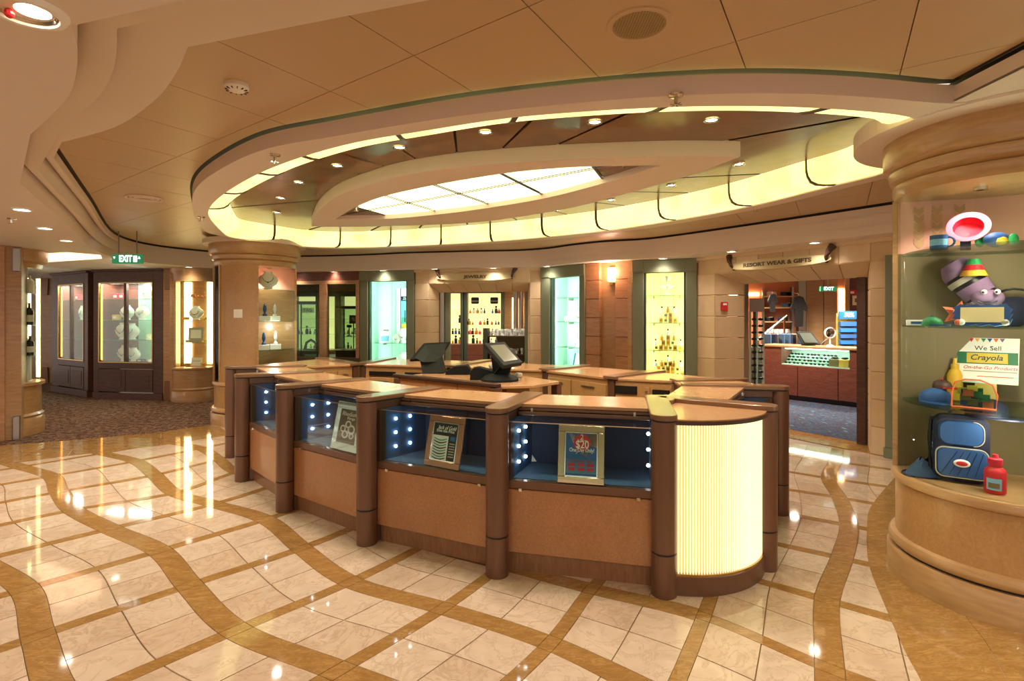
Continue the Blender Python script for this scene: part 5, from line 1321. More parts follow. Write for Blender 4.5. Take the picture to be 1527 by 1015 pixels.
# pink bucket hat propped on its brim
p = at_z(1444, z1, 3.3); t = thing('bucket_hat', 'pink and red sun hat propped up under the spotlight on the top shelf', 'hat', p)
M = Matrix.Translation(p + Vector((0, 0, .13))) @ Matrix.Rotation(rzc, 4, 'Z') @ Matrix.Rotation(math.radians(62), 4, 'X')
obj('brim', MB().lathe([(.075, .0), (.105, .012), (.107, .018), (.075, .012)], n=32, capz=False).xf(M), 'pink', t, smooth=True)
obj('crown_inside', MB().lathe([(.075, .005), (.068, -.04), (.04, -.06), (.002, -.065)], n=28, capz=False).xf(M), 'red_cap', t, smooth=True)
obj('hat_stand', MB().box((p.x, p.y + .02, p.z + .035), (.05, .05, .07), rzc), 'navy', t)
def mug(p, h=.085, r=.045):
    t = thing('printed_mug', 'blue printed mug with handle on the top shelf of the toy column', 'mug', p)
    obj('cup', MB().lathe([(r, 0), (r, h), (r * .9, h), (r * .88, .01)], (p.x, p.y), n=20).xf(Matrix.Translation((0, 0, p.z))), 'blue', t, smooth=True)
    obj('band', MB().lathe([(r * 1.01, h * .25), (r * 1.01, h * .7)], (p.x, p.y), n=20, capz=False).xf(Matrix.Translation((0, 0, p.z))), 'sky_print', t, smooth=True)
    obj('handle', MB().tube([p + rgt * (r + .03 * math.sin(a)) + Vector((0, 0, h / 2 + .03 * math.cos(a))) for a in [PI * k / 8 for k in range(9)]], .007, 6), 'blue', t, smooth=True)
mug(at_z(1400, z1, 3.3))
p = at_z(1486, z1, 3.2); t = thing('beanbag_fish', 'blue green and yellow beanbag fish on the top shelf beside the pink hat', 'soft toy', p)
obj('body', MB().ball(p + Vector((0, 0, .045)), .06, 14, 9, (1.2, .8, .75)), 'blue', t, smooth=True); obj('belly_patch', MB().ball(p + Vector((.0, -.03, .035)), .04, 12, 8, (1, .6, .7)), 'yellow', t, smooth=True)
for s in (-1, 1): obj('fin', MB().ball(p + rgt * (.075 * s) + Vector((0, 0, .04)), .03, 10, 6, (1, .5, 1.2)), 'green', t, smooth=True)
# purple striped plush
p = at_z(1459, z2, 3.36); t = thing('striped_plush', 'large purple plush toy with grey and black stripes and a smiling face', 'soft toy', p)
obj('torso', MB().ball(p + Vector((0, 0, .085)), .085, 16, 10, (1, .8, 1)), 'purple_plush', t, smooth=True)
C_ = p + rgt * -.03 + Vector((0, 0, .25)); axis = Matrix.Translation(C_) @ Matrix.Rotation(rzc, 4, 'Z') @ Matrix.Rotation(math.radians(-34), 4, 'Y')
prof = [(.002, -.19), (.07, -.175), (.098, -.12), (.1, -.06), (.092, 0), (.085, .06), (.08, .12), (.062, .17), (.002, .19)]
bands = [('purple_plush', -.19, -.085), ('black', -.085, -.065), ('grey_plush', -.065, -.03), ('black', -.03, -.005), ('purple_plush', -.005, .07), ('black', .07, .085), ('grey_plush', .085, .115), ('black', .115, .125), ('purple_plush', .125, .19)]
def rad_at(z):
    for (r0, a), (r1, b) in zip(prof, prof[1:]):
        if a <= z <= b: return r0 + (r1 - r0) * (z - a) / (b - a)
    return .002
for m, a, b in bands:
    n_ = max(2, int((b - a) / .015)); obj('plush_band', MB().lathe([(rad_at(a + (b - a) * k / n_) + (.004 if m == 'grey_plush' else 0), a + (b - a) * k / n_) for k in range(n_ + 1)], n=24, capz=False).xf(axis @ Matrix.Rotation(PI, 4, 'X')), m, t, smooth=True)
obj('snout', MB().ball(p + rgt * .045 + vdir * .07 + Vector((0, 0, .17)), .085, 16, 10, (1.05, .8, .62)), 'purple_plush', t, smooth=True)
for s in (.03, .09):
    e_ = obj('eye', MB().ball(p + rgt * s + vdir * .135 + Vector((0, 0, .205)), .015, 10, 7), 'white', t, smooth=True); obj('pupil', MB().ball(p + rgt * (s - .004) + vdir * .149 + Vector((0, 0, .203)), .007, 8, 6), 'black', e_)
obj('mouth', MB().tube([p + rgt * (.0 + .09 * u) + vdir * .142 + Vector((0, 0, .15 - .018 * math.sin(PI * u))) for u in [k / 8 for k in range(9)]], .004, 5), 'black', t)
for k, m in enumerate(('green', 'red', 'yellow')):
    z0, z1_ = .36 - k * .035, .36 - (k + 1) * .035
    obj('beak_stripe', MB().lathe([(.028 + .014 * k, 0), (.042 + .014 * k, -.035)], n=10, capz=False).xf(Matrix.Translation(p + rgt * -.02 + vdir * .085 + Vector((0, 0, z0 + .05)))), m, t, smooth=True)
p = at_z(1428, z2, 3.26); t = thing('starfish_plush', 'orange red starfish soft toy leaning beside the picture frame', 'soft toy', p)
st = []
for k in range(10):
    a = PI / 2 + k * PI / 5; r = .085 if k % 2 == 0 else .04; st.append((r * math.cos(a), r * math.sin(a)))
Ms = Matrix.Translation(p + Vector((0, 0, .075))) @ Matrix.Rotation(rzc, 4, 'Z') @ Matrix.Rotation(.3, 4, 'X') @ Matrix.Rotation(.25, 4, 'Y')
obj('body', MB().grid([[(x * f, d_, y * f) for x, y in st] for f, d_ in ((.2, -.03), (.75, -.024), (1, 0), (.75, .024), (.2, .03))], closed=True).face([(x * .2, -.03, y * .2) for x, y in st]).face([(x * .2, .03, y * .2) for x, y in st]).xf(Ms), 'orange', t, smooth=True)
for s in (-1, 1): obj('eye', MB().ball((s * .014, -.034, .02), .01, 8, 6).xf(Ms), 'white', t)
p = at_z(1464, z2, 3.1); t = thing('photo_frame', 'blue rippled photo frame with a blank cream picture on the glass shelf', 'photo frame', p)
Mf = Matrix.Translation(p) @ Matrix.Rotation(rzc, 4, 'Z') @ Matrix.Rotation(-.2, 4, 'X')
edge = []
for k in range(28):
    a = 2 * PI * k / 28; sx, sy = math.cos(a), math.sin(a); m_ = max(abs(sx), abs(sy)); edge.append((.125 * sx / m_ + .006 * (-1) ** k, .066 + .06 * sy / m_ + .005 * (-1) ** k))
obj('frame', MB().grid([[(x, d_, y) for x, y in edge] for d_ in (-.01, .01)], closed=True).face([(x, -.01, y) for x, y in edge]).face([(x, .01, y) for x, y in edge]).xf(Mf), 'blue', t)
obj('picture', MB().box((0, -.013, .066), (.19, .004, .088)).xf(Mf), 'cream_box', t)
for s, m in ((-.105, 'orange'), (-.09, 'white'), (.1, 'grey_plush')): obj('shell', MB().ball(Mf @ Vector((s, -.02, .02)), .018, 8, 6), m, t, smooth=True)
def cap_(p, name, label, m1, m2, s=1., rz=0.):
    t = thing(name, label, 'cap', p)
    obj('crown', MB().lathe([(.085 * s, 0), (.085 * s, .03 * s), (.07 * s, .065 * s), (.035 * s, .085 * s), (.003, .09 * s)], (p.x, p.y), n=18).xf(Matrix.Translation((0, 0, p.z))), m1, t, smooth=True)
    v = [p + Matrix.Rotation(rz, 3, 'Z') @ Vector((.085 * s * math.cos(a), -.03 * s - (.13 * s) * math.sin(a), 0)) for a in [PI * k / 10 for k in range(11)]]
    obj('visor', MB().prism([q.to_2d() for q in v], p.z + .002, p.z + .01), m2, t); obj('button', MB().ball(p + Vector((0, 0, .09 * s)), .008, 8, 5), m2, t)
cap_(at_z(1390, z2, 3.25), 'green_cap', 'small green and blue cap on the glass shelf beside the plush', 'green', 'blue', .62, .3)
p = at_z(1371, z2, 3.45); box_thing('gift_book', 'flat white book with a blue edge at the end of the glass shelf', 'book', p, (.13, .09, .035), 'paper_white', 'blue', None, rzc)
p = at_z(1512, z2, 3.35); t = thing('dark_bag', 'rounded dark navy bag behind the photo frame', 'bag', p)
obj('bag_body', MB().ball(p + Vector((0, 0, .09)), .15, 18, 10, (1, .6, .62)), 'navy', t, smooth=True); obj('carry_strap', MB().tube([p + rgt * (.12 * math.cos(a)) + Vector((0, 0, .1 + .13 * math.sin(a))) for a in [PI * k / 10 for k in range(11)]], .008, 6), 'black', t)
# crayon products
p = at_z(1470, z3, 3.4); t = thing('product_sign', 'tall white card sign with green and yellow band leaning on the shelf', 'sign', p)
Mc = Matrix.Translation(p + Vector((0, 0, .12))) @ Matrix.Rotation(rzc, 4, 'Z') @ Matrix.Rotation(-.35, 4, 'X') @ Matrix.Diagonal((.86, 1, .84, 1))
obj('board', MB().hexa([Mc @ Vector(v) for v in ((-.2, 0, 0), (.175, 0, 0), (.175, .006, 0), (-.2, .006, 0), (-.14, 0, .36), (.185, 0, .36), (.185, .006, .36), (-.14, .006, .36))]), 'paper_white', t)
obj('board_foot', MB().box((0, .05, -.06), (.12, .1, .12)).xf(Mc), 'gold_box', t)
def cpatch(nm, u0, u1, v0, v1, m, d_=-.002): return obj(nm, MB().face([Mc @ Vector(q) for q in ((u0, d_, v0), (u1, d_, v0), (u1, d_, v1), (u0, d_, v1))]), m, t)
cpatch('green_band', -.165, .175, .15, .245, 'green_print'); cpatch('yellow_band', -.11, .12, .158, .237, 'yellow_print', -.003)
tmc = lambda u, v: Mc @ Matrix.Translation((u, -.0045, v)) @ Matrix.Rotation(PI / 2, 4, 'X')
text('lettering', 'We Sell', .05, 'black', t, tmc(.01, .275), width=.15); text('lettering', 'Crayola', .06, 'green_dark', t, tmc(.0, .2), width=.18, shear=.25, bold=.001)
text('lettering', 'On-the-Go Products', .035, 'red_cap', t, tmc(.02, .12), width=.3, shear=.3); cpatch('text_line', -.13, .17, .088, .096, 'grey_plush'); cpatch('wave_line', -.05, .15, .05, .056, 'orange')
for k in range(6): obj('pennant', MB().face([Mc @ Vector(q) for q in ((-.1 + k * .035, -.003, .355), (-.07 + k * .035, -.003, .355), (-.085 + k * .035, -.003, .325))]), ('red', 'yellow', 'green', 'blue', 'orange', 'purple_plush')[k], t)
p = at_z(1452, z3, 3.2); t = thing('clear_backpack', 'clear plastic bag with orange piping holding coloured packets', 'bag', p)
Mb = Matrix.Translation(p) @ Matrix.Rotation(rzc, 4, 'Z') @ Matrix.Rotation(-.12, 4, 'X')
out = [(-.1, .0), (.1, .0), (.105, .08), (.085, .14), (.03, .165), (-.04, .165), (-.085, .145), (-.1, .08)]
obj('pouch', MB().grid([[(x, d_, y) for x, y in out] for d_ in (-.03, .03)], closed=True).face([(x, -.03, y) for x, y in out]).xf(Mb), 'glass_tint', t)
obj('piping', MB().tube([Mb @ Vector((x, -.032, y)) for x, y in out + out[:1]], .005, 6), 'orange', t)
for k in range(14):
    r_ = random.Random(k); obj('packet', MB().box((r_.uniform(-.07, .07), r_.uniform(-.02, .02), .02 + .1 * r_.random()), (.05, .012, .04), 0, r_.uniform(-.4, .4)).xf(Mb), ('green_print', 'yellow_print', 'orange', 'blue', 'khaki')[k % 5], t)
cap_(at_z(1395, z3, 3.42), 'blue_cap', 'bright blue cap on the shelf beside the clear bag', 'blue', 'blue', 1.0, -.5)
cap_(at_z(1405, z3 + .088, 3.42), 'maroon_cap', 'dark maroon cap resting on top of the bright blue cap', 'wood_dark', 'red', .6, .6)
p = at_z(1424, z3, 3.52); t = thing('glue_bottle', 'yellow squeeze bottle standing behind the blue cap', 'bottle', p)
obj('flask', MB().lathe([(.04, 0), (.042, .02), (.042, .16), (.03, .19), (.02, .2)], (p.x, p.y), n=16).xf(Matrix.Translation((0, 0, p.z))), 'yellow', t, smooth=True); obj('nozzle', MB().lathe([(.022, .2), (.022, .23), (.012, .235), (.008, .27)], (p.x, p.y), n=12).xf(Matrix.Translation((0, 0, p.z))), 'yellow', t, smooth=True)
# school bag, cap, drink bottle
p = at_z(1432, z4, 3.3); t = thing('school_backpack', 'navy and blue quilted backpack with an oval badge and pale piping', 'backpack', p)
Mb = Matrix.Translation(p) @ Matrix.Rotation(rzc + .12, 4, 'Z') @ Matrix.Rotation(-.06, 4, 'X')
def rrect(w, z0, z1, r, n=5):
    o_ = []
    for cx_, cz, a0 in ((w / 2 - r, z0 + r, -PI / 2), (w / 2 - r, z1 - r, 0), (-w / 2 + r, z1 - r, PI / 2), (-w / 2 + r, z0 + r, PI)):
        for k in range(n + 1): a = a0 + PI / 2 * k / n; o_.append((cx_ + r * math.cos(a), cz + r * math.sin(a)))
    return o_
def puff(nm, w, z0, z1, r, d0, d1, m, par):
    o_ = rrect(w, z0, z1, r); zc = (z0 + z1) / 2
    return obj(nm, MB().grid([[(x * f, d_, zc + (z - zc) * f) for x, z in o_] for f, d_ in ((.9, d0), (1, d0 - .015), (1, d1 + .015), (.9, d1))], closed=True).face([(x * .9, d1, zc + (z - zc) * .9) for x, z in o_]).face([(x * .9, d0, zc + (z - zc) * .9) for x, z in o_]).xf(Mb), m, par, smooth=True)
puff('main_body', .27, .0, .40, .06, .08, -.06, 'navy', t); puff('top_flap', .22, .22, .37, .05, -.04, -.075, 'blue', t)
pk = puff('front_pocket', .25, .03, .21, .04, -.05, -.105, 'blue', t)
obj('pocket_piping', MB().tube([Mb @ Vector((x, -.1, z)) for x, z in rrect(.245, .032, .208, .04) + rrect(.245, .032, .208, .04)[:1]], .004, 5), 'grey_plush', pk)
obj('flap_piping', MB().tube([Mb @ Vector((x, -.072, z)) for x, z in rrect(.215, .222, .368, .05)[:12]], .003, 5), 'grey_plush', t)
obj('badge', MB().ball((0, -.108, .12), .04, 16, 8, (1, .15, .6)).xf(Mb), 'white', pk, smooth=True); obj('badge_motif', MB().ball((0, -.113, .12), .028, 14, 8, (1, .15, .5)).xf(Mb), 'red', pk, smooth=True)
for k in range(5): obj('quilt_seam', MB().tube([Mb @ Vector((-.1 + k * .04, -.107, .045)), Mb @ Vector((-.02 + k * .03, -.107, .19))], .0015, 4), 'navy', pk)
obj('carry_loop', MB().tube([Mb @ Vector((.05 * math.cos(a), 0, .40 + .04 * math.sin(a))) for a in [PI * k / 8 for k in range(9)]], .009, 6), 'black', t)
obj('side_strap', MB().tube([Mb @ Vector((-.14, -.02, .38)), Mb @ Vector((-.15, -.03, .25)), Mb @ Vector((-.145, -.02, .05))], .012, 6), 'black', t)
cap_(at_z(1472, z4 + .40, 3.25), 'navy_cap', 'wide dark navy cap sitting on top of the backpack', 'navy', 'navy', 1.25, .5)
p = at_z(1484, z4, 3.07); t = thing('drink_bottle', 'red drink bottle with a picture label beside the backpack', 'bottle', p)
obj('flask', MB().lathe([(.045, 0), (.05, .01), (.05, .12), (.045, .135), (.03, .15), (.03, .165)], (p.x, p.y), n=20).xf(Matrix.Translation((0, 0, p.z))), 'red', t, smooth=True); obj('lid', MB().lathe([(.034, .165), (.034, .195), (.015, .2), (.012, .22)], (p.x, p.y), n=16).xf(Matrix.Translation((0, 0, p.z))), 'red_cap', t, smooth=True)
a_ = math.atan2(vdir.y, vdir.x); obj('label', MB().lathe([(.0508, .025), (.0508, .09)], (p.x, p.y), a_ - .8, a_ + .6, 8, capz=False).xf(Matrix.Translation((0, 0, p.z))), 'sky_print', t, smooth=True); obj('label_picture', MB().lathe([(.0513, .035), (.0513, .065)], (p.x, p.y), a_ - .6, a_ + .4, 8, capz=False).xf(Matrix.Translation((0, 0, p.z))), 'khaki', t, smooth=True)
p = at_z(1382, z4, 3.42); t = thing('folded_cloth', 'crumpled dark blue cloth on the column floor beside the backpack', 'cloth', p)
obj('fabric', MB().grid([[(p.x + (.14 - .1 * j / 5) * math.cos(a * PI / 8) * (1 + .12 * math.sin(a * 2.3 + j)), p.y + (.1 - .07 * j / 5) * math.sin(a * PI / 8), p.z + .02 * j + .012 * math.sin(a * 1.7 + j)) for a in range(16)] for j in range(6)], closed=True), 'denim', t, smooth=True); obj('hem', MB().tube([(p.x + .142 * math.cos(a * PI / 8), p.y + .102 * math.sin(a * PI / 8), p.z + .006) for a in range(17)], .005, 5), 'navy', t)
# ================================================================ ceiling fittings
def sprinkler(x, y, z, label):
    p = G2(x, y, z - .03); t = thing('sprinkler', label, 'sprinkler', (p.x, p.y, z), 'ceiling sprinklers'); M = Matrix.Translation((p.x, p.y, z))
    obj('rosette', MB().lathe([(.04, 0), (.036, -.008), (.012, -.012)], n=16, capz=False).xf(M), 'chrome', t, smooth=True); obj('stem', MB().lathe([(.012, -.01), (.009, -.045)], n=10, capz=False).xf(M), 'chrome', t, smooth=True)
    for q in range(6): obj('deflector_tooth', MB().box((.02 * math.cos(q * PI / 3), .02 * math.sin(q * PI / 3), -.05), (.02, .006, .003), q * PI / 3).xf(M), 'chrome', t)
for x, y, z, l in ((1008, 150, ZR, 'on the rim above the long glowing cove'), (410, 237, ZR, 'on the rim near the small downlights'), (300, 327, ZR, 'on the rim above the round column'), (1127, 313, ZT, 'in the tan ceiling before the resort wear doorway'), (930, 247, ZP, 'in the timber end panel of the inner lens'), (531, 312, ZP, 'in the other timber end panel of the inner lens'), (17, 330, ZS, 'in the lower soffit beside the downlights')):
    sprinkler(x, y, z, 'small chrome ceiling sprinkler ' + l)
p = G2(353, 131, ZT - .02); t = thing('smoke_detector', 'round white smoke detector on the tan ceiling panels', 'smoke detector', (p.x, p.y, ZT)); M = Matrix.Translation((p.x, p.y, ZT))
obj('housing', MB().lathe([(.06, 0), (.062, -.02), (.055, -.03), (.035, -.038), (.002, -.04)], n=28, capz=False).xf(M), 'white', t, smooth=True)
for k in range(12): obj('vent_slot', MB().box((.047 * math.cos(k * PI / 6), .047 * math.sin(k * PI / 6), -.0345), (.018, .004, .006), k * PI / 6).xf(M), 'black', t)
p = G2(953, 36, ZT); t = thing('ceiling_speaker', 'large round perforated ceiling speaker with a pale rim', 'speaker', (p.x, p.y, ZT)); M = Matrix.Translation((p.x, p.y, ZT))
obj('rim', MB().lathe([(.112, -.002), (.114, -.008), (.135, -.006), (.14, 0)], n=40, capz=False).xf(M), 'ceiling_tan', t, smooth=True); obj('grille', MB().lathe([(.002, -.004), (.113, -.004)], n=40, capz=False).xf(M), 'grille_tan', t)
mb = MB()
for i in range(-9, 10):
    for j in range(-9, 10):
        if i * i + j * j < 84: mb.box((i * .0115, j * .0115, -.0045), (.005, .005, .001))
obj('perforation', mb.xf(M), 'grille_dot', t, kind='stuff')
p = G2(215, 295, ZT); t = thing('air_vent', 'round white air vent in the tan ceiling toward the carpet', 'vent', (p.x, p.y, ZT)); M = Matrix.Translation((p.x, p.y, ZT))
for k, (a, b) in enumerate(((.06, .09), (.11, .13), (.15, .17))): obj('vent_ring', MB().lathe([(a, -.003), (a + .005, -.012), (b, -.012), (b + .004, -.003)], n=32, capz=False).xf(M), 'white_paint', t, smooth=True)
for x, y in ((1133, 317),): pass
# ================================================================ carpeted side: dark cabinets, bay showcase, pillar, exit sign
def dark_cabinet(A, B, x0, x1, label, mull):
    fr = Fr(A, B); L = fr.L; c = fr.P(L / 2, 0, 0); t = thing('tall_cabinet', label, 'cabinet', c, 'dark timber cabinets')
    g0, g1 = fr.s_at(x0), fr.s_at(x1); zb, zt = .74, 2.36
    fbox(fr, 'plinth', 'wood_dark', t, 0, L, -.5, .02, 0, .14); fbox(fr, 'stile', 'wood_dark', t, 0, g0, -.5, 0, .14, ZS - .03, bevel=.006); fbox(fr, 'stile', 'wood_dark', t, g1, L, -.5, 0, .14, ZS - .03, bevel=.006)
    fbox(fr, 'header', 'wood_dark', t, g0, g1, -.5, 0, zt, ZS - .03); fbox(fr, 'cornice', 'wood_dark', t, -.02, L + .02, -.5, .04, ZS - .05, ZS - .002, bevel=.01); fbox(fr, 'apron', 'wood_dark', t, g0, g1, -.5, 0, .62, zb)
    for a, b in ((g0, (g0 + g1) / 2), ((g0 + g1) / 2, g1)):
        d_ = fbox(fr, 'door', 'wood_dark', t, a + .006, b - .006, -.03, .008, .16, .61, bevel=.004); fbox(fr, 'door_panel', 'wood_dark', d_, a + .09, b - .09, .008, .014, .24, .53, bevel=.004)
        fbox(fr, 'glass_pane', 'glass_clear', t, a + .02, b - .02, -.02, -.015, zb, zt)
    fbox(fr, 'mullion', 'wood_dark', t, (g0 + g1) / 2 - .03, (g0 + g1) / 2 + .03, -.05, .01, zb, zt)
    for q in ((g0, g1, zb, zb + .02), (g0, g1, zt - .02, zt), (g0, g0 + .02, zb, zt), (g1 - .02, g1, zb, zt)): fbox(fr, 'brass_bead', 'brass', t, q[0], q[1], -.01, .012, q[2], q[3])
    fbox(fr, 'back_panel', 'wood_red', t, g0, g0 + (g1 - g0) * .38, -.5, -.47, zb, zt); fbox(fr, 'back_panel', 'teal_panel', t, g0 + (g1 - g0) * .38, g1, -.5, -.46, zb, zt); fbox(fr, 'case_floor', 'wood_red', t, g0, g1, -.47, -.03, zb - .03, zb + .005)
    fbox(fr, 'side_panel', 'wood_red', t, g0 - .01, g0 + .005, -.48, -.03, zb, zt)
    fbox(fr, 'light_strip', 'strip_amber', t, g0 + .01, g0 + .03, -.06, -.04, zb + .05, zt - .05); fbox(fr, 'light_strip', 'strip_white', t, g1 - .03, g1 - .012, -.06, -.04, zb + .05, zt - .05)
    for z in (1.2, 1.6, 2.03):
        sh = fbox(fr, 'shelf', 'glass_shelf', t, g0, g1, -.46, -.08, z - .01, z); fbox(fr, 'shelf_edge', 'glass_edge', sh, g0, g1, -.08, -.077, z - .01, z)
    light_obj('lamp_light', light_data('cabinet_lamp', 'AREA', 34, (.86, 1, .94), shape='RECTANGLE', size=.06, size_y=1.5), fr.P(g1 - .06, -.08, 1.55), basis((0, 0, 0), (fr.n.x, fr.n.y, 0), (0, 0, 1)).to_euler(), t)
    light_obj('lamp_light', light_data('cabinet_top', 'AREA', 24, (1, .95, .85), shape='RECTANGLE', size=g1 - g0 - .1, size_y=.2), fr.P((g0 + g1) / 2, -.2, zt - .02), (0, 0, math.atan2(fr.t.y, fr.t.x)), t)
    return fr, (lambda u, d_, z: fr.P(g0 + (g1 - g0) * u, -d_, z))
frA, KA = dark_cabinet(G2(77, 583.5, 0), G2(131, 592.5, 0), 87, 125, 'dark timber cabinet of necklace busts set back beside the pillar', True)
frB, KB = dark_cabinet(G2(139, 594.5, 0), G2(243, 597.5, 0), 147, 228, 'wide dark timber cabinet with teal lined half and necklace busts', True)
rzA, rzB = math.atan2(frA.t.y, frA.t.x), math.atan2(frB.t.y, frB.t.x)
for k, (KK, rz_, u, z, s, l) in enumerate(((KA, rzA, .45, 1.6, 1.2, 'set-back cabinet'), (KA, rzA, .8, 1.6, 1.25, 'set-back cabinet'), (KA, rzA, .75, 1.2, 1.3, 'set-back cabinet'), (KA, rzA, .75, .75, 1.3, 'set-back cabinet'), (KB, rzB, .33, 1.6, 1.2, 'wide dark cabinet'), (KB, rzB, .62, 1.6, 1.2, 'wide dark cabinet'), (KB, rzB, .95, 1.6, 1.1, 'wide dark cabinet'), (KB, rzB, .26, 1.2, 1.35, 'wide dark cabinet'), (KB, rzB, .42, 1.2, 1.3, 'wide dark cabinet'), (KB, rzB, .29, .75, 1.3, 'wide dark cabinet'), (KB, rzB, .46, .75, 1.1, 'wide dark cabinet'), (KB, rzB, .7, 2.03, 1.15, 'wide dark cabinet'))):
    place(bust0, KK(u, .25, z), rz_, 'white necklace bust on %s of the %s' % ({.75: 'the floor', 1.2: 'the low shelf', 1.6: 'the middle shelf', 2.03: 'the top shelf'}[z], l), 'jewelry busts', s)
for k, (KK, rz_, u, z, m, l) in enumerate(((KA, rzA, .3, 2.03, 'red', 'red gift box alone on the top shelf of the set-back cabinet'), (KA, rzA, .6, 2.03, 'red_cap', 'crimson gift box at the mullion of the set-back cabinet'), (KA, rzA, .78, 2.03, 'red', 'red gift box at the lit end of the set-back cabinet'), (KB, rzB, .15, 2.03, 'red', 'red gift box at the timber end of the wide cabinet'), (KB, rzB, .26, 2.03, 'red_cap', 'crimson gift box beside another in the wide cabinet'), (KB, rzB, .14, 1.6, 'gold_box', 'gold jewel box beside a bust in the wide cabinet'), (KB, rzB, .78, 1.2, 'cream_box', 'cream jewel box on the low shelf against the teal lining'), (KB, rzB, .82, .745, 'paper_white', 'white jewel tray on the floor of the wide cabinet'), (KB, rzB, .6, .745, 'navy', 'dark jewel tray at the mullion of the wide cabinet'))):
    box_thing('gift_box', l, 'gift box', KK(u, .24, z), (.13, .1, .11 if z > 1 else .05), m, 'white', 'boxes in the dark cabinets', rz_)
# bay showcase with two bright strips
bc = Vector((0, 0)); q0, q1 = G2(262, 598, 0), G2(320, 598, 0); bm_ = (q0 + q1) / 2; bay_c = bm_ + bm_.normalized() * .22; RB = (q1 - q0).length / 2 * 1.04
ph = math.atan2(-bay_c.y, -bay_c.x); t = thing('bay_showcase', 'curved honey timber bay showcase with two bright upright light strips', 'showcase', (bay_c.x, bay_c.y, 0))
A0, A1 = ph - 1.5, ph + 1.5
def bl(nm, prof, m, **k): return obj(nm, MB().lathe(prof, (bay_c.x, bay_c.y), A0, A1, 28, capz=False), m, t, smooth=True, **k)
bl('plinth', [(RB * 1.06, 0), (RB * 1.06, .2), (RB * 1.03, .22)], 'wood_honey_dark'); bl('moulding', [(RB * 1.03, .22), (RB * 1.06, .25), (RB * 1.0, .28)], 'wood_honey_dark'); bl('lower_drum', [(RB, .28), (RB, .62), (RB * 1.05, .64), (RB * 1.05, .67), (RB * .5, .68)], 'wood_honey_dark'); bl('fascia', [(RB * .95, 2.36), (RB, 2.36), (RB, 2.5), (RB * 1.06, 2.54), (RB * 1.06, ZS)], 'wood_honey_dark')
bl('curved_glass', [(RB * .98, .68), (RB * .98, 2.36)], 'glass_clear')
bf = Fr(q0 + q0.normalized() * .34, q1 + q1.normalized() * .34); BL_ = bf.L
fbox(bf, 'back_panel', 'wood_honey_dark', t, -.05, BL_ + .05, -.05, 0, .6, 2.5)
s_a, s_b = bf.s_at(281), bf.s_at(313.5); fbox(bf, 'light_strip', 'strip_warm', t, s_a - .07, s_a + .07, .005, .02, .72, 2.36); fbox(bf, 'light_strip', 'strip_warm', t, s_b - .05, s_b + .05, .005, .02, .72, 2.36)
for q in (-1, 1): obj('side_stile', MB().box((bay_c.x + RB * math.cos(ph + q * 1.35), bay_c.y + RB * math.sin(ph + q * 1.35), 1.3), (.07, .07, 2.5), ph), 'wood_honey_dark', t)
for z in (1.15, 1.6, 2.05): obj('shelf', MB().lathe([(.0, z - .01), (RB * .93, z - .01), (RB * .93, z), (.0, z)], (bay_c.x, bay_c.y), A0 + .1, A1 - .1, 20, capz=False), 'glass_shelf', t)
bayP = lambda x, z, d_=.25: v3(bay_c + (hitline(x, q0, q1) - bm_) * .9 - bm_.normalized() * (.1), z)
place(bust0, bayP(293, 1.6), 0, 'white necklace bust on the middle shelf of the curved bay showcase', 'jewelry busts', 1.1)
t2, patch, tm, pg = card('glass_plaque', 'square pale glass plaque on the shelf of the curved bay showcase', 'plaque', bayP(292, 1.15), .3, .3, 0, .05, 'grey_plush'); patch('engraving', .15, .85, .3, .85, 'paper_white')
t2, patch, tm, pg = card('paper_notice', 'small white notice on the floor of the curved bay showcase', 'notice', bayP(293, .685), .22, .17, 0, .1, 'paper_white'); patch('line', .15, .85, .55, .62, 'grey_plush')
for k, (x, z, m) in enumerate(((288, 2.05, 'orange'), (297, 2.05, 'amber'), (304, 2.05, 'orange'), (306, 1.6, 'gold_box'), (277, 1.6, 'amber'), (279, 1.15, 'cream_box'), (306, 1.15, 'gold_box'), (279, .685, 'amber'), (305, .685, 'amber'))):
    box_thing('trinket_box', '%s trinket box %s' % ({'orange': 'orange', 'amber': 'amber', 'gold_box': 'gold', 'cream_box': 'cream'}[m], {2.05: 'on the top shelf', 1.6: 'beside the bust', 1.15: 'beside the plaque', .685: 'beside the notice'}[z]) + ' of the bay showcase', 'trinket box', bayP(x, z), (.08, .06, .06), m, 'brass', 'trinkets in the bay showcase')
# pilaster strips between
def pilaster(x0, x1, yb, label, d=.15, m='wood_honey_dark', cap='bronze_cap'):
    a, b = G2(x0, yb, 0), G2(x1, yb, 0); fr = Fr(a, b); w = struct('wall_pier', fr.box(MB(), 0, fr.L, -d, 0, 0, ZS), m); L = fr.L
    for z0, z1, f0, f1 in ((ZS - .42, ZS - .0, .28, .42), (.0, .40, .42, .3)):
        obj('metal_corner', MB().hexa([fr.P(L * .35 - L * f0 * .6, -.01, z0), fr.P(L * .55 + L * f0 * .6, -.01, z0), fr.P(L * .55 + L * f0 * .6, .04, z0), fr.P(L * .35 - L * f0 * .6, .04, z0), fr.P(L * .35 - L * f1 * .6, -.01, z1), fr.P(L * .55 + L * f1 * .6, -.01, z1), fr.P(L * .55 + L * f1 * .6, .04, z1), fr.P(L * .35 - L * f1 * .6, .04, z1)]), cap, w, bevel=.006)
    return w
pilaster(243.5, 262, 597.5, '')
pilaster(61, 77, 571, '')
wl, _ = room_wall('wall_left', Vector((-14, 13.6)), G2(62, 571, 0) + Vector((.0, .1)), 'wood_honey_dark')
room_wall('wall_carpet_back', G2(240, 594, 0) + Vector((0, .6)), Vector((WP[0].x - .5, WP[0].y + .15)), 'wood_honey_dark')
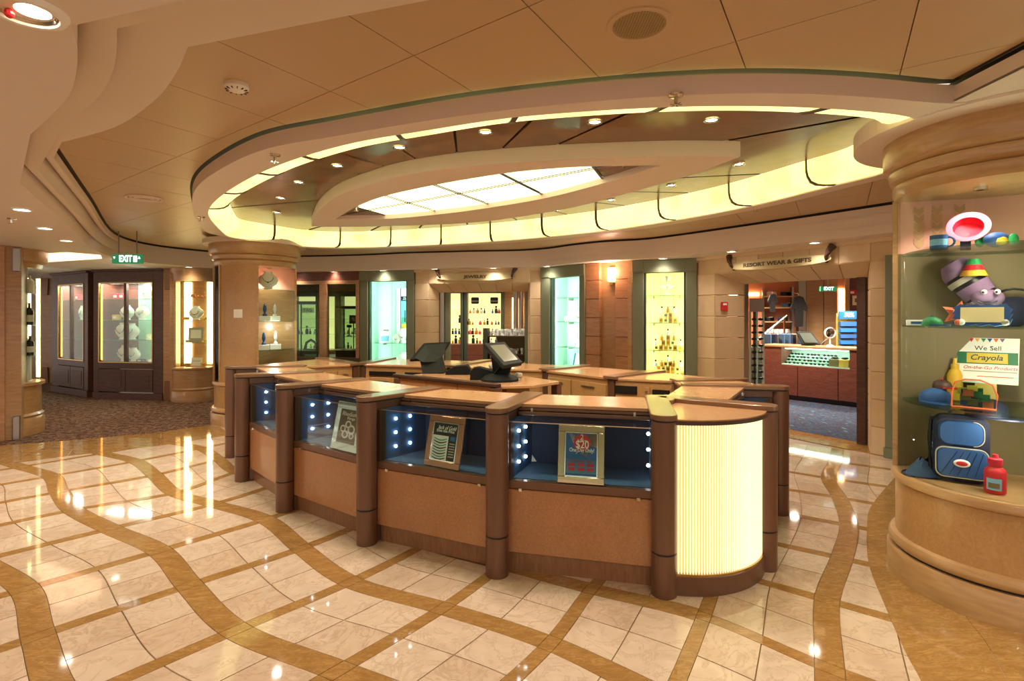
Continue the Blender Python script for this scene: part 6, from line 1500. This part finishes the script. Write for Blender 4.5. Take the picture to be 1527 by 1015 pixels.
# near pillar with a curved bottle showcase
fp = Fr(G2(-60, 664, 0), G2(32, 655, 0)); pw = struct('wall_pillar', fp.box(MB(), 0, fp.L, -.5, 0, 0, ZS), 'wood_honey_dark'); L = fp.L
fbox(fp, 'pillar_board', 'wood_pilaster', pw, fp.s_at(-60), fp.s_at(8), 0, .03, 0, ZS, bevel=.006)
for z0, z1 in ((2.28, 2.60), (.0, .33)): obj('metal_corner', fp.box(MB(), fp.s_at(19), fp.s_at(31), -.01, .05, z0, z1), 'steel', pw, bevel=.01)
pc = Vector((-7.29, 7.56)); RP_ = .5; ph = math.atan2(-pc.y, -pc.x); t = thing('corner_showcase', 'curved honey timber corner showcase of liquor bottles behind the pillar', 'showcase', (pc.x, pc.y, 0))
A0, A1 = ph - .6, ph + 2.0
def pl(nm, prof, m): return obj(nm, MB().lathe(prof, (pc.x, pc.y), A0, A1, 28, capz=False), m, t, smooth=True)
pl('plinth', [(RP_ * 1.07, 0), (RP_ * 1.07, .22), (RP_ * 1.03, .25)], 'wood_honey'); pl('moulding', [(RP_ * 1.03, .25), (RP_ * 1.06, .28), (RP_, .31)], 'wood_honey'); pl('lower_drum', [(RP_, .31), (RP_, .68), (RP_ * 1.08, .70), (RP_ * 1.08, .74), (RP_ * .4, .75)], 'wood_honey'); pl('capital', [(RP_ * .95, 2.36), (RP_ * 1.0, 2.36), (RP_ * 1.04, 2.42), (RP_ * 1.14, 2.45), (RP_ * 1.14, ZS)], 'wood_honey')
pl('curved_glass', [(RP_ * .98, .75), (RP_ * .98, 2.36)], 'glass_clear'); obj('back_panel', MB().box((pc.x - .28, pc.y + .12, 1.5), (.02, .75, 1.75), .6), 'cream_panel', t); q = D(38, 500, 8.05); obj('light_strip', MB().box((q.x, q.y, 1.5), (.12, .03, 1.5), .6), 'strip_warm', t)
for z in (1.12, 1.55, 2.0): obj('shelf', MB().lathe([(.0, z - .01), (RP_ * .93, z - .01), (RP_ * .93, z), (.0, z)], (pc.x, pc.y), A0, A1, 20, capz=False), 'glass_shelf', t)
def liquor(p, h, r, m, cap, label, txt=None):
    t = thing('liquor_bottle', label, 'bottle', p, 'bottles in the corner showcase'); M = Matrix.Translation(p)
    obj('flask', MB().lathe([(r, 0), (r, h * .62), (r * .8, h * .7), (r * .32, h * .78), (r * .3, h * .93)], n=16).xf(M), m, t, smooth=True); obj('stopper', MB().lathe([(r * .34, h * .93), (r * .34, h)], n=12).xf(M), cap, t)
    if txt: text('lettering', txt, r * 1.5, 'black', t, basis(Vector(p) + Vector((.55, -.82, 0)) * (r + .004) + Vector((0, 0, h * .34)), (0, 0, 1), (-.82, -.55, 0)), width=h * .5, bold=.002)
    else: obj('label', MB().lathe([(r * 1.01, h * .15), (r * 1.01, h * .45)], n=16, capz=False).xf(M), 'paper_white', t, smooth=True)
PB = lambda u, z: tuple(at_z(41 + 9 * u, z, 7.7))
liquor(PB(-.6, .75), .62, .085, 'crystal', 'steel', 'giant clear vodka bottle with upright black lettering', 'ABSOLUT')
for k, (u, z, h, m, l) in enumerate(((-.5, 1.12, .34, 'crystal', 'square clear decanter on the shelf above the giant bottle'), (.4, 1.12, .28, 'bottle_dark', 'dark bottle beside the clear decanter'), (-.5, 1.55, .3, 'amber', 'amber bottle on the middle shelf of the corner showcase'), (.3, 1.55, .32, 'bottle_dark', 'dark bottle on the middle shelf of the corner showcase'), (-.5, 2.0, .26, 'bottle_dark', 'dark patterned bottle on the top shelf of the corner showcase'), (.4, 2.0, .28, 'crystal', 'clear bottle on the top shelf of the corner showcase'))):
    liquor(PB(u, z), h, .05, m, 'gold_frame', l)
# exit sign
d_ = 7.9; a, b = D(168, 379, d_), D(213, 393, d_); t = thing('exit_sign', 'hanging green exit sign with white letters above the carpet', 'exit sign', ((a.x + b.x) / 2, d_, ZS))
obj('panel', MB().box(((a.x + b.x) / 2, d_, (a.z + b.z) / 2), (b.x - a.x, .04, a.z - b.z)), 'exit_green', t, bevel=.004); zc = (a.z + b.z) / 2
text('lettering', 'EXIT', (a.z - b.z) * .95, 'exit_white', t, basis((a.x + (b.x - a.x) * .46, d_ - .022, zc), (1, 0, 0), (0, 0, 1)), bold=.003, width=(b.x - a.x) * .42)
obj('running_man', MB().box((a.x + (b.x - a.x) * .78, d_ - .021, zc), (.05, .004, .09)), 'exit_white', t); obj('arrow', MB().face([(a.x + (b.x - a.x) * q, d_ - .0215, zc + v) for q, v in ((.87, -.0), (.91, .04), (.95, 0))]), 'exit_white', t); obj('arrow', MB().face([(a.x + (b.x - a.x) * q, d_ - .0215, zc + v) for q, v in ((.05, .03), (.09, -.0), (.12, .03))]), 'exit_white', t)
for q in (.2, .8): obj('hanger', MB().box((a.x + (b.x - a.x) * q, d_, (a.z + ZT) / 2), (.012, .012, ZT - a.z)), 'steel', t)
# pink lit cove far over the carpet
ca, cb = G2(70, 391, ZS), G2(158, 385, ZS); 
struct('trim_6', MB().prism([G2(60, 391, ZS), G2(152, 385, ZS), G2(150, 380, ZS), G2(100, 376, ZS), G2(60, 378, ZS)], ZS - .005, ZS + .0), 'cove_pink')
# ================================================================ resort wear shop
fr = FRW[6]
fbox(fr, 'shutter_track', 'green_frame', wall_back, fr.s_at(1095, -.3) , fr.s_at(1103, -.42), -.5, -.38, 0, 2.2); fbox(fr, 'shutter_track', 'steel', wall_back, fr.s_at(1104, -.46), fr.s_at(1113, -.46), -.52, -.42, 0, 2.2); fbox(fr, 'shutter_track', 'wood_dark', wall_back, fr.s_at(1283, -.5), fr.s_at(1293, -.45), -.52, -.4, 0, 2.2)
struct('floor_shop', MB().prism([fr.P(-.2, -.52, 0).to_2d(), fr.P(fr.L + .6, -.52, 0).to_2d(), Vector((12, 8)), Vector((12, 17)), Vector((2.2, 17))], -.05, .004), 'carpet_blue')
struct('floor_threshold', MB().prism([fr.P(.3, -.0, 0).to_2d(), fr.P(fr.L - .1, -.0, 0).to_2d(), fr.P(fr.L + .1, -.52, 0).to_2d(), fr.P(.3, -.52, 0).to_2d()], -.05, .003), 'marble_gold')
bw_, fb = room_wall('wall_resort_back', Vector((4.3, 14.6)), Vector((10.5, 12.2)), 'salmon_wall'); room_wall('wall_resort_right', Vector((10.4, 12.4)), Vector((8.4, 5.6)), 'wood_pilaster'); room_wall('wall_resort_left', Vector((3.25, 9.6)), Vector((4.4, 14.7)), 'salmon_wall')
DL_RES = light_data('resort_spot', 'SPOT', 320, (1, .88, .72), spot_size=2.6, spot_blend=.9, shadow_soft_size=.08); proto_res = make_downlight('resort_downlight', .08, DL_RES, 'white')
for (x, y) in ((5.0, 10.0), (6.0, 11.4), (7.2, 11.2), (5.4, 12.8), (7.6, 9.6)): place(proto_res, (x, y, ZS), label='white downlight in the ceiling of the resort wear shop', group='shop downlights')
fb_ = lambda name, m, par, x0, x1, z0, z1, d0=0., d1=.04, **k: fbox(fb, name, m, par, fb.s_at(x0), fb.s_at(x1), d0, d1, z0, z1, **k)
# timber panel, glowing strip, pillar on the back wall
fb_('timber_panel', 'wood_honey_dark', bw_, 1202, 1227, 0, ZS, 0, .06); fb_('timber_panel', 'wood_honey_dark', bw_, 1228, 1248, 0, ZS, 0, .06); fb_('blue_pier', 'steel', bw_, 1190, 1201, 0, ZS, 0, .12); fb_('light_strip', 'strip_warm', bw_, 1250, 1258, 1.3, 2.35, 0, .03); fb_('pale_stile', 'wood_honey', bw_, 1259, 1266, 0, ZS, 0, .08); fb_('timber_panel', 'wood_red', bw_, 1267, 1300, 0, ZS, 0, .05)
# shop counter with a lit case of sunglasses
A, B = Vector((5.2, 11.2)), Vector((6.55, 9.45)); fc = Fr(A, B); L = fc.L
t = thing('sales_counter', 'long dark red timber sales counter with a green lit case in the resort shop', 'counter', fc.P(L / 2, 0, 0))
c0, c1 = fc.s_at(1165), fc.s_at(1267)
fbox(fc, 'plinth', 'black', t, .05, L, -.55, -.06, 0, .1)
for k in range(3): fbox(fc, 'front_panel', 'wood_red', t, L * k / 3 + .005, L * (k + 1) / 3 - .005, -.1, 0, .1, .70, bevel=.004)
fbox(fc, 'side_panel', 'wood_red', t, 0, c0, -.5, 0, .70, 1.05); fbox(fc, 'side_panel', 'wood_red', t, c1, L, -.5, 0, .70, 1.05); fbox(fc, 'rear_panel', 'wood_red', t, 0, L, -.6, -.5, .1, 1.05)
fbox(fc, 'case_back', 'teal_panel', t, c0, c1, -.5, -.46, .70, 1.04); fbox(fc, 'case_floor', 'teal_panel', t, c0, c1, -.46, -.02, .68, .72); fbox(fc, 'case_glass', 'glass_clear', t, c0, c1, -.01, -.005, .72, 1.04); fbox(fc, 'case_lamp', 'strip_white', t, c0 + .05, c1 - .05, -.08, -.05, 1.02, 1.035)
light_obj('lamp_light', light_data('counter_lamp', 'AREA', 5, (.8, 1, .85), shape='RECTANGLE', size=c1 - c0 - .1, size_y=.2), fc.P((c0 + c1) / 2, -.2, 1.03), (0, 0, math.atan2(fc.t.y, fc.t.x)), t)
fbox(fc, 'counter_top', 'wood_pilaster', t, -.03, L + .02, -.62, .03, 1.05, 1.09, bevel=.006)
g0 = thing('sunglasses', 'x', 'sunglasses')
for s in (-1, 1): obj('lens', MB().ball((s * .035, 0, .02), .03, 10, 6, (1, .2, .7)), 'black', g0, smooth=True); obj('temple', MB().tube([(s * .065, 0, .03), (s * .07, .1, .025)], .004, 5), 'black', g0)
obj('bridge', MB().tube([(-.01, 0, .028), (.01, 0, .028)], .004, 5), 'black', g0)
rzc2 = math.atan2(fc.t.y, fc.t.x)
r_ = random.Random(5)
for row in range(4):
    for k in range(8):
        if row > 0 and 5 < k: continue
        p = fc.P(c0 + (c1 - c0) * (k + .5 + r_.uniform(-.15, .15)) / 8, -.1 - row * .085, .722 + row * .055)
        st_ = thing('eyewear_riser', 'white step holding sunglasses in row %s of the green lit counter case' % ('one', 'two', 'three', 'four')[row], 'riser', (p.x, p.y, .72), 'steps in the counter case') if row else None
        if st_: obj('block', MB().box((p.x, p.y + .02, .72 + row * .0275), (.12, .05, row * .055), rzc2), 'teal_panel', st_); obj('top_pad', MB().box((p.x, p.y + .02, .7205 + row * .055), (.1, .04, .001), rzc2), 'white', st_)
        place(g0, p, rzc2, 'black sunglasses in row %s of the green lit counter case' % ('one', 'two', 'three', 'four')[row], 'sunglasses in the counter case')
for k, (x, m) in enumerate(((1241, 'khaki'), (1256, 'gold_box'))):
    p = fc.P(fc.s_at(x), -.12, .722); t = thing('eyewear_case', ('olive' if k == 0 else 'gold') + ' glasses box with a dark pair on top in the counter case', 'glasses box', p); obj('box_body', MB().box((p.x, p.y, p.z + .07), (.17, .12, .14), rzc2), m, t, bevel=.005); obj('dark_pair', MB().ball((p.x, p.y, p.z + .165), .06, 12, 6, (1.2, .5, .4)), 'black', t, smooth=True)
# things on the counter: monitor, fan
p = fc.P(fc.s_at(1197), -.3, 1.09); t = thing('counter_monitor', 'dark slanted till screen on the dark red sales counter', 'monitor', p)
obj('screen_shell', slab(MB(), [p + Vector(v) for v in ((-.16, -.05, .03), (.2, -.05, .03), (.1, .12, .28), (-.2, .12, .28))], .04), 'olive_plastic', t, bevel=.006); obj('screen_face', slab(MB(), [p + Vector(v) for v in ((-.12, -.048, .06), (.15, -.048, .06), (.07, .09, .25), (-.16, .09, .25))], .002), 'green_dark', t); obj('foot', MB().box((p.x, p.y + .05, p.z + .02), (.2, .16, .04)), 'black_plastic', t)
p = fc.P(fc.s_at(1226), -.35, 1.09); t = thing('desk_fan', 'small white desk fan on the dark red sales counter', 'fan', p); M = Matrix.Translation(p + Vector((0, 0, .26))) @ Matrix.Rotation(PI / 2, 4, 'X')
obj('base', MB().lathe([(.07, 0), (.06, .02), (.015, .03), (.015, .18)], (p.x, p.y), n=14).xf(Matrix.Translation((0, 0, p.z))), 'white', t, smooth=True); obj('cage', MB().lathe([(.1, -.03), (.11, 0), (.1, .03), (.09, .0), (.1, -.03)], n=20, capz=False).xf(M), 'white', t, smooth=True); obj('cage_back', MB().lathe([(.002, -.03), (.1, -.028)], n=20, capz=False).xf(M), 'grey_plush', t)
for k in range(3): obj('blade', MB().box((.045, 0, 0), (.07, .05, .006)).xf(M @ Matrix.Rotation(k * 2.09, 4, 'Z') @ Matrix.Rotation(.4, 4, 'X')), 'black', t)
# blue card rack
d0 = 11.6; a, b = D(1252, 464, d0), D(1279, 464, d0); wv_ = b.x - a.x; t = thing('card_rack', 'tall blue card rack with a percent sign behind the sales counter', 'rack', ((a.x + b.x) / 2, d0, 0))
obj('back_board', MB().box(((a.x + b.x) / 2, d0 + .1, .87), (wv_, .05, 1.74)), 'gold_box', t); zt_ = a.z
hd = obj('header_board', MB().box(((a.x + b.x) / 2, d0, zt_ - .08), (wv_ * 1.08, .04, .17)), 'blue_print', t); text('lettering', '50%', .13, 'white', hd, basis(((a.x + b.x) / 2, d0 - .022, zt_ - .08), (1, 0, 0), (0, 0, 1)), bold=.003)
for k in range(7): obj('card_pocket', MB().box(((a.x + b.x) / 2, d0 + .03, zt_ - .28 - k * .13), (wv_ * .9, .08, .1), 0, -.2), 'blue_print' if k % 2 else 'blue', t, bevel=.003)
# revolving sunglasses rack at the jamb
d0 = 8.9; t = thing('revolving_rack', 'tall teal revolving rack hung with dark sunglasses inside the resort doorway', 'rack', (D(1125, 550, d0).x, d0, 0)); cx_ = D(1126, 470, d0).x
obj('foot', MB().lathe([(.16, 0), (.15, .22), (.05, .24)], (cx_, d0), n=20), 'wood_honey_dark', t, smooth=True); obj('spine', MB().box((cx_, d0, 1.0), (.05, .05, 1.55)), 'green_dark', t)
for x_ in (-.11, 0.0, .11): obj('side_rail', MB().box((cx_ + x_, d0 - .06, 1.0), (.02, .04, 1.5)), 'teal_panel', t)
obj('mirror', MB().box((cx_, d0 - .06, 1.86), (.24, .02, .22)), 'chrome', t)
for k in range(13):
    for x_ in (-.055, .055): obj('hung_glasses', MB().ball((cx_ + x_, d0 - .08, .33 + k * .108), .045, 8, 5, (1, .35, .5)), 'black', t, smooth=True)
# clothing shelves and a hanging shirt on the back wall
t = thing('clothes_shelving', 'open clothes shelving with folded white stacks on the resort shop back wall', 'shelving', fb.P(fb.s_at(1160), .2, 0)); sx0, sx1 = fb.s_at(1138), fb.s_at(1178)
for z in (.75, 1.25, 1.55, 1.9, 2.18): fbox(fb, 'shelf', 'wood_honey', t, sx0, sx1, 0, .38, z - .03, z)
for s in (sx0 - .04, sx1): fbox(fb, 'upright', 'steel', t, s, s + .04, 0, .38, 0, 2.4)
fbox(fb, 'light_strip', 'strip_warm', t, sx0 - .8, sx0 - .1, .02, .05, 2.2, 2.28)
for k in range(9):
    z = (1.25, 1.25, 1.25, 1.25, 1.55, 1.55, 1.9, 2.18, 2.18)[k]; u = (.3, .48, .64, .8, .2, .7, .85, .3, .8)[k]; m = ('paper_white', 'paper_white', 'white', 'paper_white', 'black', 'navy', 'denim', 'white', 'navy')[k]; p = fb.P(sx0 + (sx1 - sx0) * u, .2, z)
    tt = thing('folded_shirt', '%s folded shirt pile %s of the clothes shelving' % ({'paper_white': 'white', 'white': 'pale', 'black': 'black', 'navy': 'navy', 'denim': 'denim blue'}[m], {1.25: 'on the middle shelf', 1.55: 'on the third shelf', 1.9: 'on the fourth shelf', 2.18: 'on the top shelf'}[z]), 'folded shirt', p, 'folded shirts in the resort shop')
    obj('fold', MB().box((p.x, p.y, z + .05), (.17, .22, .1), rzc2), m, tt, bevel=.02, seg=2); obj('collar', MB().box((p.x, p.y - .1, z + .102), (.08, .03, .006), rzc2), 'white', tt)
def shirt(name, label, x, y0, y1, d, m):
    a = D(x, y0, d); b = D(x, y1, d); h = a.z - b.z; t = thing(name, label, 'garment', (a.x, d, b.z)); w = h * .33
    pl_ = [(-w * .35, 0), (w * .35, 0), (w * .4, h * .6), (w * .75, h * .5), (w * .8, h * .62), (w * .4, h * .95), (.0, h), (-w * .4, h * .95), (-w * .8, h * .62), (-w * .75, h * .5), (-w * .4, h * .6)]
    obj('garment', MB().grid([[(a.x + u, d + dd, b.z + v) for u, v in pl_] for dd in (-.03, .03)], closed=True).face([(a.x + u, d - .03, b.z + v) for u, v in pl_]).face([(a.x + u, d + .03, b.z + v) for u, v in pl_]), m, t, bevel=.01); obj('hanger', MB().tube([(a.x, d, a.z - .02), (a.x, d + .02, a.z + .06), (a.x, d + .2, a.z + .07)], .006, 5), 'steel', t)
shirt('hanging_shirt', 'black shirt hanging against the salmon wall of the resort shop', 1191, 441, 487, 12.6, 'black'); shirt('hanging_jacket', 'black jacket hanging in front of the clothes shelving', 1152, 438, 465, 12.4, 'black')
p = Vector((6.05, 12.0, 0)); t = thing('clothes_rail', 'low chrome rail hung with blue denim clothes behind the counter', 'clothes rail', p)
for s in (-.45, .45): obj('upright', MB().box((p.x + s, p.y, .6), (.03, .03, 1.2)), 'chrome', t)
obj('rail', MB().tube([(p.x - .45, p.y, 1.2), (p.x + .45, p.y, 1.2)], .015, 8), 'chrome', t)
for k in range(8): obj('garment', MB().box((p.x - .36 + k * .1, p.y, 1.08 - .1), (.06, .4, .62), .2 * math.sin(k * 2.1)), ('denim', 'navy', 'steel', 'denim')[k % 4], t, bevel=.02)
for k, (x, y) in enumerate(((1150, 490), (1245, 495))):
    q = D(x, y, 12.2); t = thing('stair_handrail', ('short chrome slanted rail beside the clothes shelving' if k == 0 else 'short chrome slanted rail beside the blue card rack'), 'handrail', (q.x, q.y, 0)); obj('sloped_bar', MB().tube([q + Vector((-.35, 0, -.3)), q + Vector((.35, 0, .3))], .022, 8), 'steel', t, smooth=True)
    for s in (-.3, .3): obj('post', MB().box((q.x + s, q.y, (q.z + s * .86) / 2), (.03, .03, q.z + s * .86)), 'chrome', t)
t = thing('display_stand', 'green display cube with pale blue side behind the counter', 'display stand', (5.55, 11.9, 0)); obj('cube_body', MB().box((5.55, 12.0, .5), (.6, .5, 1.0)), 'green_dark', t); obj('side_face', MB().box((5.86, 12.0, .5), (.02, .45, .98)), 'sky_print', t)
# exit sign and notices
d_ = 11.2; a, b = D(1223, 427, d_), D(1247, 434, d_); t = thing('shop_exit_sign', 'small green exit sign hanging inside the resort shop', 'exit sign', ((a.x + b.x) / 2, d_, ZS)); obj('panel', MB().box(((a.x + b.x) / 2, d_, (a.z + b.z) / 2), (b.x - a.x, .04, a.z - b.z)), 'exit_green', t); text('lettering', 'EXIT', .1, 'exit_white', t, basis(((a.x + b.x) / 2, d_ - .022, (a.z + b.z) / 2), (1, 0, 0), (0, 0, 1)), width=.2)
obj('hanger', MB().box(((a.x + b.x) / 2, d_, (a.z + ZS) / 2), (.012, .012, ZS - a.z + .005)), 'steel', t)
d_ = 12.3
for k, (x, y, w, h, m) in enumerate(((1270, 440, .12, .1, 'red'), (1276, 455, .1, .18, 'cream_box'))):
    q = fb.P(fb.s_at(x), .06, D(x, y, fb.P(fb.s_at(x), 0, 0).y).z); t, patch, tm, pg = card('wall_notice', ('red round notice' if k == 0 else 'cream paper notice') + ' on the timber wall of the resort shop', 'notice', q, w * 1.6, h * 1.3, math.atan2(fb.t.y, fb.t.x), 0, m); patch('mark', .3, .7, .3, .7, 'white' if k == 0 else 'khaki')
